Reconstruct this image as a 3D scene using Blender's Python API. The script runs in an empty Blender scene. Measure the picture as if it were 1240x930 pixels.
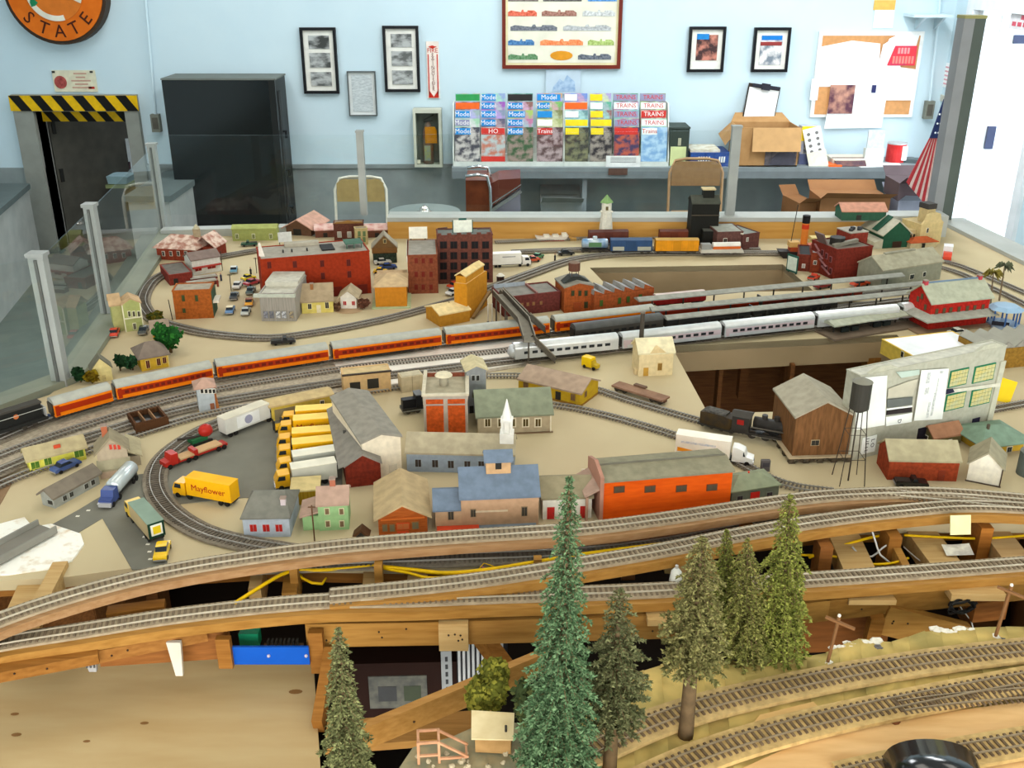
import bpy, bmesh, math, random
from mathutils import Vector, Matrix
random.seed(11)
R = math.radians
scene = bpy.context.scene
COL = scene.collection

# ------------------------------------------------------------------ camera
T = 1.42                 # height of the layout's surface above the floor
H = 0.85                 # camera above that surface
F = 1205.6               # focal length in pixels of a 1240 px wide frame (35 mm lens)
P = math.atan(510 / F)   # pitch
CP, SP = math.cos(P), math.sin(P)
cd = bpy.data.cameras.new('camera'); cam = bpy.data.objects.new('camera', cd); COL.objects.link(cam)
cam.location = (0, 0, T + H); cam.rotation_euler = (math.pi / 2 - P, 0, 0)
cd.lens = 35; cd.sensor_width = 36; cd.clip_start = .05; cd.clip_end = 100
scene.camera = cam

# ------------------------------------------------------------------ light
world = bpy.data.worlds.new('world'); scene.world = world; world.use_nodes = True
bg = world.node_tree.nodes['Background']; bg.inputs[0].default_value = (.80, .90, 1.0, 1); bg.inputs[1].default_value = 5.0
def area(name, loc, size, power, col, rot=(0, 0, 0)):
    l = bpy.data.lights.new(name, 'AREA'); l.shape = 'RECTANGLE'; l.size, l.size_y = size; l.energy = power; l.color = col
    o = bpy.data.objects.new(name, l); COL.objects.link(o); o.location = loc; o.rotation_euler = rot
    return o
WARM, COOL = (1, .94, .84), (.95, .98, 1)
for x in (-1.5, .2, 1.9):
    for y in (-1.1, 2.2): area('ceiling_lamp', (x, y, 3.55), (.6, 1.6), 7, WARM)
for x, e in ((-2.4, 15), (.0, 25), (2.2, 33)):
    for y in (5.2, 6.8): area('ceiling_lamp', (x, y, 3.55), (.6, 1.2), e, COOL)
area('rear_fill_light', (.1, -1.95, 1.95), (5.2, 1.7), 125, (1, .97, .92), (R(90), 0, 0))   # fill light added behind the camera to brighten upright faces
portal = area('doorway_daylight', (4.15, 7.36, 1.0), (1.9, 1.2), 1, (1, 1, 1), (0, R(90), 0)); portal.data.cycles.is_portal = True
vs = scene.view_settings
vs.view_transform = 'Standard'; vs.look = 'None'; vs.exposure = 0.66; vs.gamma = 1; vs.use_curve_mapping = False

# ------------------------------------------------------------------ geometry helpers
def ray(px, py):
    dx = (px - 620) / F; dy = -(py - 465) / F
    return Vector((dx, CP + dy * SP, -SP + dy * CP))
def W(px, py, z=0.0):
    """point at height z above the layout surface seen at (px, py)"""
    d = ray(px, py); t = (z - H) / d.z
    return Vector((d.x * t, d.y * t, T + z))
def V(px, py, Y):
    """point on the upright plane y = Y"""
    d = ray(px, py); t = Y / d.y
    return Vector((d.x * t, Y, T + H + d.z * t))
def hgt(px, py, yt, z=0.0):
    """height of an upright that stands at (px, py) and ends at picture row yt"""
    g = W(px, py, z); d = ray(px, yt)
    return H + d.z * g.y / d.y - z
def srgb(c):
    return tuple(((v / 255) / 12.92 if v / 255 <= .04045 else ((v / 255 + .055) / 1.055) ** 2.4) for v in c)

_m = {}
def mat(c, c2=None, s=30, rough=.65, st=(1, 1, 1), bump=0., metal=0., spec=.14, key='', det=4, lo=.35, hi=.65):
    """procedural material: two tones mixed by noise; colours as sRGB 0..255"""
    k = (tuple(c), tuple(c2) if c2 else None, s, rough, st, bump, metal, spec, key, lo, hi)
    if k in _m: return _m[k]
    m = bpy.data.materials.new('paint_%d' % len(_m)); m.use_nodes = True; _m[k] = m
    n, l = m.node_tree.nodes, m.node_tree.links
    b = n['Principled BSDF']; b.inputs['Roughness'].default_value = rough; b.inputs['Metallic'].default_value = metal
    b.inputs['Specular IOR Level'].default_value = spec
    a = srgb(c); q = srgb(c2) if c2 else tuple(v * .86 for v in a)
    tc = n.new('ShaderNodeTexCoord'); mp = n.new('ShaderNodeMapping'); mp.inputs['Scale'].default_value = st
    nz = n.new('ShaderNodeTexNoise'); nz.inputs['Scale'].default_value = s; nz.inputs['Detail'].default_value = det
    rp = n.new('ShaderNodeMapRange'); rp.inputs[1].default_value = lo; rp.inputs[2].default_value = hi
    mx = n.new('ShaderNodeMix'); mx.data_type = 'RGBA'
    mx.inputs[6].default_value = (*a, 1); mx.inputs[7].default_value = (*q, 1)
    l.new(tc.outputs['Object'], mp.inputs[0]); l.new(mp.outputs[0], nz.inputs[0]); l.new(nz.outputs[0], rp.inputs[0])
    l.new(rp.outputs[0], mx.inputs[0]); l.new(mx.outputs[2], b.inputs['Base Color'])
    if bump:
        bp = n.new('ShaderNodeBump'); bp.inputs['Strength'].default_value = bump; bp.inputs['Distance'].default_value = .002
        l.new(nz.outputs[0], bp.inputs['Height']); l.new(bp.outputs[0], b.inputs['Normal'])
    return m
def wood(c, c2, s=14, st=(1, 12, 12), rough=.6): return mat(c, c2, s, rough, st, .15, key='wood', lo=.25, hi=.75)
def glass(name, tint=(.97, 1, .98), rough=.0, fac=1.0):
    if name in _m: return _m[name]
    m = bpy.data.materials.new(name); m.use_nodes = True; _m[name] = m
    n, l = m.node_tree.nodes, m.node_tree.links; n.remove(n['Principled BSDF'])
    tr = n.new('ShaderNodeBsdfTransparent'); tr.inputs[0].default_value = (*tint, 1)
    gl = n.new('ShaderNodeBsdfGlossy'); gl.inputs['Roughness'].default_value = rough
    fr = n.new('ShaderNodeFresnel'); fr.inputs[0].default_value = 1.45
    ge = n.new('ShaderNodeNewGeometry'); fx = n.new('ShaderNodeMath'); fx.operation = 'MULTIPLY'; iv = n.new('ShaderNodeMath'); iv.operation = 'SUBTRACT'; iv.inputs[0].default_value = 1
    l.new(ge.outputs['Backfacing'], iv.inputs[1]); l.new(iv.outputs[0], fx.inputs[0]); l.new(fr.outputs[0], fx.inputs[1])   # the far face of a thin sheet adds no mirror of its own
    mx = n.new('ShaderNodeMixShader'); l.new(fx.outputs[0], mx.inputs[0]); l.new(tr.outputs[0], mx.inputs[1]); l.new(gl.outputs[0], mx.inputs[2])
    l.new(mx.outputs[0], n['Material Output'].inputs[0])
    return m

class MB:
    def __init__(s): s.v = []; s.f = []; s.smooth = False
    def add(s, vs, fs):
        o = len(s.v); s.v += [tuple(q) for q in vs]; s.f += [tuple(i + o for i in f) for f in fs]; return s
    def box(s, x0, y0, z0, x1, y1, z1):
        return s.add([(x0, y0, z0), (x1, y0, z0), (x1, y1, z0), (x0, y1, z0), (x0, y0, z1), (x1, y0, z1), (x1, y1, z1), (x0, y1, z1)],
                     [(0, 3, 2, 1), (4, 5, 6, 7), (0, 1, 5, 4), (1, 2, 6, 5), (2, 3, 7, 6), (3, 0, 4, 7)])
    def cbox(s, c, d): return s.box(c[0] - d[0] / 2, c[1] - d[1] / 2, c[2] - d[2] / 2, c[0] + d[0] / 2, c[1] + d[1] / 2, c[2] + d[2] / 2)
    def prism(s, poly, ax, a0, a1):
        """poly: 2d outline; ax 'y' -> (x,z) swept over y; 'x' -> (y,z) over x; 'z' -> (x,y) over z"""
        mk = {'y': lambda p, a: (p[0], a, p[1]), 'x': lambda p, a: (a, p[0], p[1]), 'z': lambda p, a: (p[0], p[1], a)}[ax]
        n = len(poly); ar = sum(poly[i][0] * poly[(i + 1) % n][1] - poly[(i + 1) % n][0] * poly[i][1] for i in range(n))
        if (ar < 0) ^ (ax == 'y'): poly = poly[::-1]
        vs = [mk(p, a0) for p in poly] + [mk(p, a1) for p in poly]
        fs = [tuple(range(n))[::-1], tuple(range(n, 2 * n))] + [(i, (i + 1) % n, n + (i + 1) % n, n + i) for i in range(n)]
        return s.add(vs, fs)
    def tube(s, pts, r, n=6, cap=True):
        pts = [Vector(p) for p in pts]; rs = r if isinstance(r, (list, tuple)) else [r] * len(pts)
        vs = []; fs = []
        for i, p in enumerate(pts):
            d = (pts[min(i + 1, len(pts) - 1)] - pts[max(i - 1, 0)]).normalized()
            u = d.cross(Vector((0, 0, 1)))
            if u.length < 1e-3: u = Vector((1, 0, 0))
            u.normalize(); w = u.cross(d)
            vs += [p + rs[i] * (math.cos(2 * math.pi * k / n) * u + math.sin(2 * math.pi * k / n) * w) for k in range(n)]
        for i in range(len(pts) - 1):
            fs += [(i * n + k, i * n + (k + 1) % n, (i + 1) * n + (k + 1) % n, (i + 1) * n + k) for k in range(n)]
        if cap: fs += [tuple(range(n))[::-1], tuple(range((len(pts) - 1) * n, len(pts) * n))]
        return s.add(vs, fs)
    def cyl(s, x, y, z0, z1, r, n=12, r2=None): return s.tube([(x, y, z0), (x, y, z1)], [r, r if r2 is None else r2], n)
    def bar(s, a, b, w, h):
        """box from a to b, w wide, h high (hanging h below the line a-b is NOT done: centred)"""
        a, b = Vector(a), Vector(b); d = (b - a).normalized(); u = d.cross(Vector((0, 0, 1)))
        if u.length < 1e-3: u = Vector((1, 0, 0))
        u.normalize(); q = u.cross(d); c = [(-1, -1), (1, -1), (1, 1), (-1, 1)]
        vs = [p + u * (i * w / 2) + q * (j * h / 2) for p in (a, b) for i, j in c]
        return s.add(vs, [(0, 1, 2, 3), (7, 6, 5, 4), (0, 4, 5, 1), (1, 5, 6, 2), (2, 6, 7, 3), (3, 7, 4, 0)])
    def ball(s, c, r, n=8, m=6, jit=0, sq=(1, 1, 1)):
        vs = []; fs = []
        for j in range(m + 1):
            for i in range(n):
                a, t = 2 * math.pi * i / n, math.pi * j / m; k = r * (1 + random.uniform(-jit, jit))
                vs.append((c[0] + k * sq[0] * math.sin(t) * math.cos(a), c[1] + k * sq[1] * math.sin(t) * math.sin(a), c[2] + k * sq[2] * math.cos(t)))
        for j in range(m):
            for i in range(n): fs.append((j * n + i, (j + 1) * n + i, (j + 1) * n + (i + 1) % n, j * n + (i + 1) % n))
        return s.add(vs, fs)
    def mesh(s, name):
        me = bpy.data.meshes.new(name); me.from_pydata(s.v, [], s.f); me.validate(); me.update()
        if s.smooth: me.polygons.foreach_set('use_smooth', [True] * len(me.polygons))
        return me
    def build(s, name, m, parent=None, **k): return obj(name, s.mesh(name), m, parent, **k)

def obj(name, me, m=None, parent=None, loc=None, rot=None, kind=None):
    o = bpy.data.objects.new(name, me); COL.objects.link(o)
    if m is not None and not me.materials: me.materials.append(m)
    if parent: o.parent = parent
    if loc is not None: o.location = loc
    if rot is not None: o.rotation_euler = rot
    if kind: o['kind'] = kind
    return o
def tag(o, label, cat, group=None, kind=None):
    o['label'] = label; o['category'] = cat
    if group: o['group'] = group
    if kind: o['kind'] = kind
    return o
def thing(name, label, cat, loc=(0, 0, 0), rz=0, group=None):
    o = bpy.data.objects.new(name, None); COL.objects.link(o); o.location = loc; o.rotation_euler = (0, 0, rz)
    o.empty_display_size = .02
    return tag(o, label, cat, group)
def struct(name, mb, m, parent=None):
    o = mb.build(name, m, parent)
    if not parent: o['kind'] = 'structure'
    return o
_txt = {}
def text_mesh(t, size=1.0, ext=.01):
    k = (t, ext)
    if k not in _txt:
        c = bpy.data.curves.new('lettering', 'FONT'); c.body = t; c.align_x = 'CENTER'; c.align_y = 'CENTER'; c.size = 1; c.extrude = ext; c.resolution_u = 2
        o = bpy.data.objects.new('lettering_source', c); COL.objects.link(o)
        dg = bpy.context.evaluated_depsgraph_get()
        me = bpy.data.meshes.new_from_object(o.evaluated_get(dg)); me.name = 'lettering'; me.materials.clear()
        bpy.data.objects.remove(o); bpy.data.curves.remove(c); _txt[k] = me
    return _txt[k]
def letter(t, m, parent, loc, size, rot=(R(90), 0, 0), name='lettering', sx=1.0):
    """lettering that stands upright facing -y by default"""
    me = text_mesh(t).copy(); me.materials.clear()
    o = obj(name, me, m, parent, loc, rot); o.scale = (size * sx, size, size)
    return o
def smooth_path(pts, step=.02):
    pts = [Vector(p) for p in pts]; out = []
    for i in range(len(pts) - 1):
        p0 = pts[max(i - 1, 0)]; p1 = pts[i]; p2 = pts[i + 1]; p3 = pts[min(i + 2, len(pts) - 1)]
        n = max(1, int((p2 - p1).length / step))
        for k in range(n):
            t = k / n
            out.append(.5 * ((2 * p1) + (p2 - p0) * t + (2 * p0 - 5 * p1 + 4 * p2 - p3) * t * t + (3 * p1 - p0 - 3 * p2 + p3) * t ** 3))
    out.append(pts[-1]); return out
def ribbon(pts, w, z0, z1, off=0.0):
    """solid strip along a path, between z0 and z1 below/above it"""
    mb = MB(); vs = []; n = len(pts)
    for i, p in enumerate(pts):
        d = pts[min(i + 1, n - 1)] - pts[max(i - 1, 0)]; d.z = 0; d.normalize(); s = Vector((-d.y, d.x, 0))
        for a, z in ((-w / 2, z0), (w / 2, z0), (w / 2, z1), (-w / 2, z1)): vs.append(p + s * (a + off) + Vector((0, 0, z)))
    fs = [(0, 1, 2, 3), (4 * n - 1, 4 * n - 2, 4 * n - 3, 4 * n - 4)]
    for i in range(n - 1):
        for k in range(4): fs.append((4 * i + k, 4 * (i + 1) + k, 4 * (i + 1) + (k + 1) % 4, 4 * i + (k + 1) % 4))
    mb.add(vs, fs); return mb

# ------------------------------------------------------------------ the room
YW = 8.3
XR = V(1143, 100, YW).x; XL = -4.3
ZC = 3.6
m_wall = mat((202, 221, 228), (198, 218, 226), 3, .7)
m_wain = mat((148, 157, 155), (138, 146, 145), 6, .6)
m_gray = mat((140, 147, 146), (128, 135, 134), 8, .6)
m_lgray = mat((172, 174, 168), (160, 163, 158), 8, .6)
m_floor = mat((108, 117, 108), (98, 107, 100), 5, .5)
struct('floor', MB().box(XL - .2, -2, -.1, XR + 3, 10.2, 0), m_floor)
struct('ceiling', MB().box(XL - .2, -2, ZC, XR + .2, YW + .2, ZC + .1), mat((225, 226, 222), None, 5))
struct('wall_left', MB().box(XL - .15, -2, 0, XL, YW, ZC), m_wall)
struct('wall_front', MB().box(XL - .15, -2.15, 0, XR + .15, -2, ZC), m_wall)
wn = MB().box(-2.6, -2.0, 1.05, 2.8, -1.97, 1.1).box(-2.6, -2.0, 2.8, 2.8, -1.97, 2.85)  # unseen window bars, added only to go with the rear fill light
for k in range(5): wn.box(-2.6 + 1.3375 * k, -2.0, 1.1, -2.55 + 1.3375 * k, -1.97, 2.8)
struct('fill_light_frame', wn, mat((210, 212, 208), None, 6))
# back wall with the low doorway on the left
dx0, dx1 = V(44, 140, YW).x, V(154, 140, YW).x; dz = V(100, 134, YW).z
wz = V(500, 203, YW).z
wb = MB()
for z0, z1, t in ((0, wz, 0), (wz, ZC, 1)):
    pass
up = MB().box(XL, YW, wz, dx0, YW + .15, ZC).box(dx1, YW, wz, XR + .15, YW + .15, ZC).box(dx0, YW, dz, dx1, YW + .15, ZC)
wall_back = struct('wall_back', up, m_wall)
struct('wainscot', MB().box(XL, YW - .012, 0, dx0, YW + .15, wz), m_wain, wall_back)
struct('wainscot', MB().box(dx1, YW - .012, 0, XR, YW + .15, wz), m_wain, wall_back)
struct('wainscot_cap', MB().box(dx1 + .1, YW - .03, wz, XR, YW, wz + .03), m_gray, wall_back)
# right wall with the bright doorway
ry0, ry1, rz = 6.75, 7.98, 1.98
wall_right = struct('wall_right', MB().box(XR, -2, 0, XR + .15, ry0, ZC).box(XR, ry1, 0, XR + .15, YW, ZC).box(XR, ry0, rz, XR + .15, ry1, ZC), m_wall)
m_white = mat((236, 240, 242), None, 6, .4)
fr = struct('door_2', MB().box(XR - .03, ry1 - .06, 0, XR + .17, ry1 + .05, rz + .06).box(XR - .03, ry0 - .05, 0, XR + .17, ry0 + .05, rz + .06)
            .box(XR - .03, ry0 + .05, rz - .03, XR + .17, ry1 - .06, rz + .06), m_white)
struct('door_stop', MB().box(XR + .02, ry1 - .13, 0, XR + .05, ry1 - .06, rz - .03), m_white, fr)
# the open outer leaf, swung outwards
lf = MB().box(0, -.02, .02, 1.05, .02, rz - .06)
leaf = obj('door_leaf', lf.mesh('door_leaf'), m_white, fr, (XR + .15, ry1 - .16, 0), (0, 0, R(-8)))
MB().box(.03, -.05, .95, .09, -.02, 1.12).build('door_handle', mat((60, 66, 90), None, 20, .4), leaf)
MB().box(.1, -.035, 1.72, .5, -.02, 1.78).build('door_closer', mat((60, 66, 90), None, 20, .4), leaf)
pv = struct('pavement', MB().box(XR + .2, 3, -.12, XR + 12, 14, -.02), mat((205, 208, 205), (190, 193, 190), 4, .8))
# low doorway: frame, leaf, the small room behind it
m_frame = mat((150, 151, 142), None, 8, .5)
d1 = struct('door_1', MB().box(dx0 - .16, YW - .05, 0, dx0, YW + .17, dz).box(dx1, YW - .05, 0, dx1 + .11, YW + .17, dz)
            .box(dx0 - .16, YW - .05, dz, dx1 + .11, YW + .17, dz + .13), m_frame)
lf = MB().box(0, 0, .02, dx1 - dx0 - .02, .045, dz - .02)
leaf = obj('door_leaf', lf.mesh('door_leaf'), mat((84, 82, 74), (74, 72, 66), 9, .5), d1, (dx0 + .01, YW + .17, 0), (0, 0, R(52)))
MB().box(.02, -.012, .55, .05, 0, .66).box(.02, -.012, .95, .05, 0, 1.06).build('hinge', mat((40, 40, 38), None), leaf)
struct('wall_passage', MB().box(dx0 - .5, YW + 1.75, 0, dx1 + 1.2, YW + 1.85, 2.2).box(dx0 - .6, YW + .15, 0, dx0 - .5, YW + 1.85, 2.2).box(dx1 + 1.1, YW + .15, 0, dx1 + 1.2, YW + 1.85, 2.2)
       .box(dx0 - .6, YW + .15, 2.2, dx1 + 1.2, YW + 1.85, 2.25), mat((120, 130, 140), None, 6))
area('passage_lamp', (dx1 + .35, YW + .9, 2.1), (.3, .3), 9, (.9, .95, 1))
def stripes(name, x0, x1, z0, z1, y, n, label):
    t = thing(name, label, 'warning tape', ((x0 + x1) / 2, y, z0))
    w = x1 - x0; h = z1 - z0
    MB().box(-w / 2, 0, 0, w / 2, .008, h).build('tape', mat((236, 188, 20), None, 30, .45), t)
    p = w / n; me = None
    for i in range(n):
        a = -w / 2 + i * p
        q = [(a, h), (a + p * .5, h), (min(a + p * 1.0, w / 2), 0), (a + p * .5, 0)]
        MB().prism(q, 'y', -.002, 0).build('stripe', mat((24, 22, 20), None, 30, .5), t)
stripes('warning_tape', dx0 - .17, dx1 + .12, dz + .005, dz + .125, YW - .06, 6, 'yellow and black striped tape across the front of the low door lintel')
stripes('warning_tape', dx0 + .0, dx1 - .0, dz - .10, dz - .005, YW + .10, 5, 'yellow and black striped strip inside the top of the low doorway')
# things glimpsed in the passage
def wallrect(x0, y0, x1, y1, Y): a = V((x0 + x1) / 2, y0, Y); return V(x0, (y0 + y1) / 2, Y).x, V((x0 + x1) / 2, y1, Y).z, V(x1, (y0 + y1) / 2, Y).x, a.z
def plate(name, label, cat, x0, y0, x1, y1, Y, m, th=.006, group=None):
    a, b, c, d = wallrect(x0, y0, x1, y1, Y)
    return tag(MB().box(a, Y - th, b, c, Y, d).build(name, m), label, cat, group)
a, b, c, d = wallrect(139, 168, 158, 212, 9.0)
t = thing('wall_notice', 'white notice hanging in the small room behind the low doorway', 'notice', ((a + c) / 2, 9.0, b))
MB().box(-(c - a) / 2, 0, 0, (c - a) / 2, .01, d - b).build('sheet', mat((235, 238, 240), None, 20), t)
MB().box(-.02, -.003, .02, .06, 0, .12).build('print', mat((96, 70, 66), (40, 40, 60), 60), t)
a, b, c, d = wallrect(140, 205, 163, 222, 8.9)
t = thing('storage_tub', 'pale blue tub on a green board inside the low doorway', 'tub', ((a + c) / 2, 8.8, b))
MB().prism([(-.08, .035), (.08, .035), (.09, .09), (.06, .10), (-.09, .10)], 'y', -.1, .1).build('tub', mat((160, 190, 196), None, 10), t)
MB().box(-.1, -.12, 0, .1, .12, .03).build('board', mat((150, 160, 110), None, 10), t)
# grey low partition (between doorway and black cabinet) and the one far left
a = V(155, 244, 7.3); b = V(205, 244, 7.3)
t = thing('low_partition', 'grey low partition with dark cap between low doorway and black cabinet', 'partition', ((a.x + b.x) / 2, 7.3, 0))
w = (b.x - a.x) / 2
MB().box(-w, 0, 0, w, .95, a.z).build('panel', m_lgray, t); MB().box(-w - .02, -.02, a.z, w + .02, .95, a.z + .045).build('cap', mat((104, 114, 112), None, 8), t)
zt = .69 - T
a = W(33, 222, zt); c = W(-60, 300, zt)
t = thing('low_partition', 'pale grey half-height wall with dark cap at far left edge', 'partition', (a.x, a.y, 0))
poly = [(0, 0), (c.x - a.x, c.y - a.y), (c.x - a.x - 1.2, c.y - a.y), (-1.6, .0)]
MB().prism(poly, 'z', 0, .65).build('panel', m_lgray, t)
MB().prism([(p[0] * 1.02 + .02, p[1]) for p in poly], 'z', .65, .69).build('cap', mat((96, 106, 104), None, 8), t)
MB().bar((-.22, -.75, .6), (-.06, -.80, .25), .012, .012).build('strap', mat((40, 42, 42), None), t)
# conduits and boxes
def conduit(label, x, y0, y1, Y):
    a, b = V(x, y0, Y), V(x, y1, Y)
    t = thing('conduit', label, 'conduit', (b.x, Y, b.z))
    MB().tube([(a.x - b.x + (0), 0, 3.5 - b.z), (0, 0, 0)], .011, 8).build('pipe', m_wall, t)
    MB().box(-.035, -.03, -.14, .035, .02, 0).build('outlet_box', mat((128, 130, 118), None, 20), t)
    MB().box(-.022, -.034, -.115, .022, -.03, -.025).build('cover', mat((96, 92, 82), None, 20), t)
conduit('pale conduit running down to outlet box beside the black cabinet', 188, 0, 138, YW - .03)
conduit('pale conduit running down to outlet box near the right corner', 1126, 0, 122, YW - .03)

# ------------------------------------------------------------------ layout table
m_sand = mat((196, 181, 145), (188, 170, 136), 4, .85, bump=.05)
def fill(outer, holes, z0, z1, name):
    bm = bmesh.new(); es = []
    for lp in [outer] + holes:
        vv = [bm.verts.new((p[0], p[1], z1)) for p in lp]
        for i in range(len(vv)): es.append(bm.edges.new((vv[i], vv[(i + 1) % len(vv)])))
    bmesh.ops.triangle_fill(bm, use_beauty=True, use_dissolve=False, edges=es)
    r = bmesh.ops.extrude_face_region(bm, geom=bm.faces[:])
    bmesh.ops.translate(bm, vec=(0, 0, z0 - z1), verts=[v for v in r['geom'] if isinstance(v, bmesh.types.BMVert)])
    bmesh.ops.recalc_face_normals(bm, faces=bm.faces[:])
    me = bpy.data.meshes.new(name); bm.to_mesh(me); bm.free(); return me
def PX(l, z=0): return [(W(x, y, z).x, W(x, y, z).y) for x, y in l]
table = thing('layout_table', 'large sand coloured model railway table filling the middle of the room', 'table', (0, 2, 0))
def tchild(o): o.parent = table; o.location = (0, -2, 0); return o
outer = [(-140, 560), (0, 498), (60, 478), (97, 450), (150, 375), (210, 291), (222, 285), (345, 285), (640, 288), (1060, 288), (1145, 272), (1175, 282), (1300, 345), (1340, 640),
         (1240, 634), (1100, 634), (1000, 638), (900, 651), (800, 670), (700, 681), (600, 685), (300, 680), (160, 688), (70, 700), (0, 703), (-160, 712)]
hole1 = [(714, 324), (948, 320), (985, 352), (790, 355), (738, 349)]
hole2 = [(813, 419), (1086, 405), (1120, 445), (1040, 497), (857, 500)]
tchild(obj('deck', fill(PX(outer), [PX(hole1), PX(hole2)], T - .018, T, 'deck'), m_sand))
m_fasc = mat((172, 147, 112), (160, 136, 102), 6, .8)
def fascia(l, depth=.062, th=.008):
    p = PX(l)
    for i in range(len(p) - 1):
        a, b = Vector((*p[i], T - .001)), Vector((*p[i + 1], T - .001)); d = (b - a).normalized(); n = Vector((-d.y, d.x, 0)) * th
        tchild(MB().add([a, b, b + n, a + n, a - Vector((0, 0, depth)), b - Vector((0, 0, depth)), b + n - Vector((0, 0, depth)), a + n - Vector((0, 0, depth))],
               [(0, 1, 2, 3), (7, 6, 5, 4), (0, 4, 5, 1), (1, 5, 6, 2), (2, 6, 7, 3), (3, 7, 4, 0)]).build('fascia', m_fasc))
fascia(hole1[:3], .085); fascia([hole1[4], hole1[0]], .085); fascia(hole2[:3], .068); fascia([hole2[4], hole2[0]], .03); fascia([(1040, 497), (857, 500)], .02)
m_pine = wood((172, 126, 62), (140, 96, 38)); m_pine2 = wood((154, 104, 46), (122, 76, 26)); m_pale = wood((200, 168, 114), (176, 138, 84))
m_dkwood = wood((120, 76, 38), (86, 52, 26))
# front edge beam of the table
fe = [W(x, y, -.03) for x, y in ((-80, 714), (70, 706), (160, 700), (300, 691), (600, 696), (700, 690), (800, 678), (900, 658), (1000, 646), (1240, 641))]
for i in range(len(fe) - 1): tchild(MB().bar(fe[i], fe[i + 1], .016, .028).build('edge_beam', m_pine2))
# side skirts added tall to keep the table's underside dark, and legs
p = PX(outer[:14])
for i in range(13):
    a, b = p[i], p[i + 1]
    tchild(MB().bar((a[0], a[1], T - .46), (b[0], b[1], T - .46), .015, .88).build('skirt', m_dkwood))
for x, y in ((-1.0, 2.3), (1.3, 2.3), (-1.0, 3.3), (1.3, 3.3), (.2, 3.3)):
    tchild(MB().box(x - .04, y - .04, 0, x + .04, y + .04, T - .02).build('leg', m_dkwood))
tchild(MB().box(-1.3, 1.4, .55, 1.6, 3.4, .57).build('under_shade_sheet', mat((34, 26, 20), None, 5)))  # near-black sheet, shade below the deck openings put into its colour
for (x, y, yb) in ((870, 440, 500), (955, 440, 500), (1048, 432, 500), (1056, 432, 500)):
    q = W(x, y + 25, -.12); w_ = .005 if x < 1000 else .008; tchild(MB().box(q.x - w_, q.y - .02, T - .5, q.x + w_, q.y + .02, T - .06).build('stud', m_dkwood if x < 1000 else m_pine2))
for (x, y) in ((830, 352), (910, 350), (965, 350)):
    q = W(x, y, -.12); tchild(MB().box(q.x - .014, q.y - .02, T - .5, q.x + .014, q.y + .02, T - .06).build('stud', m_dkwood))
def patch(name, pts, m, z=.0012):
    tchild(obj(name, fill(PX(pts), [], T - .001, T + z, name), m))
m_asph = mat((124, 122, 110), (112, 110, 100), 14, .9)
m_conc = mat((238, 231, 220), (222, 212, 198), 9, .85)
m_bal = mat((186, 172, 150), (158, 146, 128), 160, .95, det=2)
patch('ballast_bed', [(-120, 548), (60, 512), (137, 492), (258, 463), (400, 441), (535, 418), (640, 402), (655, 441), (560, 456), (420, 478), (300, 497), (180, 520), (60, 560), (-120, 610)], m_bal, .0015)
patch('concrete_apron', [(402, 437), (545, 414), (630, 402), (655, 437), (570, 452), (425, 474)], m_conc, .003)
patch('asphalt_yard', [(188, 578), (198, 556), (222, 536), (250, 520), (285, 507), (330, 512), (346, 496), (412, 488), (415, 604), (352, 606), (296, 603), (205, 612), (194, 600)], m_asph)
patch('road', [(50, 643), (84, 652), (124, 628), (160, 690), (204, 690), (198, 650), (184, 612), (178, 574), (150, 577), (128, 598), (95, 618)], m_asph)
patch('plaster_patch', [(-60, 650), (0, 636), (30, 628), (40, 640), (62, 636), (98, 648), (102, 660), (88, 680), (60, 690), (10, 697), (-60, 700)], mat((240, 238, 228), (214, 196, 168), 60, .95, bump=.4, lo=.5, hi=.75), .003)
patch('asphalt_patch', [(-40, 580), (20, 576), (0, 612), (-40, 625)], mat((140, 112, 84), None, 14, .9))
# grey perimeter ledges
m_ledge = mat((176, 178, 172), (164, 167, 162), 7, .55)
def ledge(l, w, z, h=.028, m=None):
    p = [W(x, y, z) for x, y in l]
    for i in range(len(p) - 1): tchild(MB().bar(p[i] - Vector((0, 0, h / 2)), p[i + 1] - Vector((0, 0, h / 2)), w, h).build('ledge', m or m_ledge))
m_ledge2 = mat((138, 141, 124), (126, 130, 116), 7, .6)
ledge([(-60, 505), (84, 452), (206, 276)], .06, .014, .02, m_ledge2)
ledge([(196, 277), (345, 273), (470, 272)], .05, .025)

ledge([(1150, 264), (1320, 345)], .10, .012)
b0, b1 = W(470, 289), W(1062, 289)
tchild(MB().box(b0.x, b0.y + .0, T, b1.x, b0.y + .012, T + .058).build('back_board', wood((206, 158, 84), (190, 138, 66), 8)))
b2 = W(1150, 262, .072)
tchild(MB().box(b0.x, b0.y - .003, T + .058, b1.x, b0.y + .085, T + .072).build('ledge', m_ledge)); tchild(MB().box(b1.x, b0.y + .02, T, b2.x, b0.y + .1, T + .072).build('ledge', m_ledge))

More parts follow.
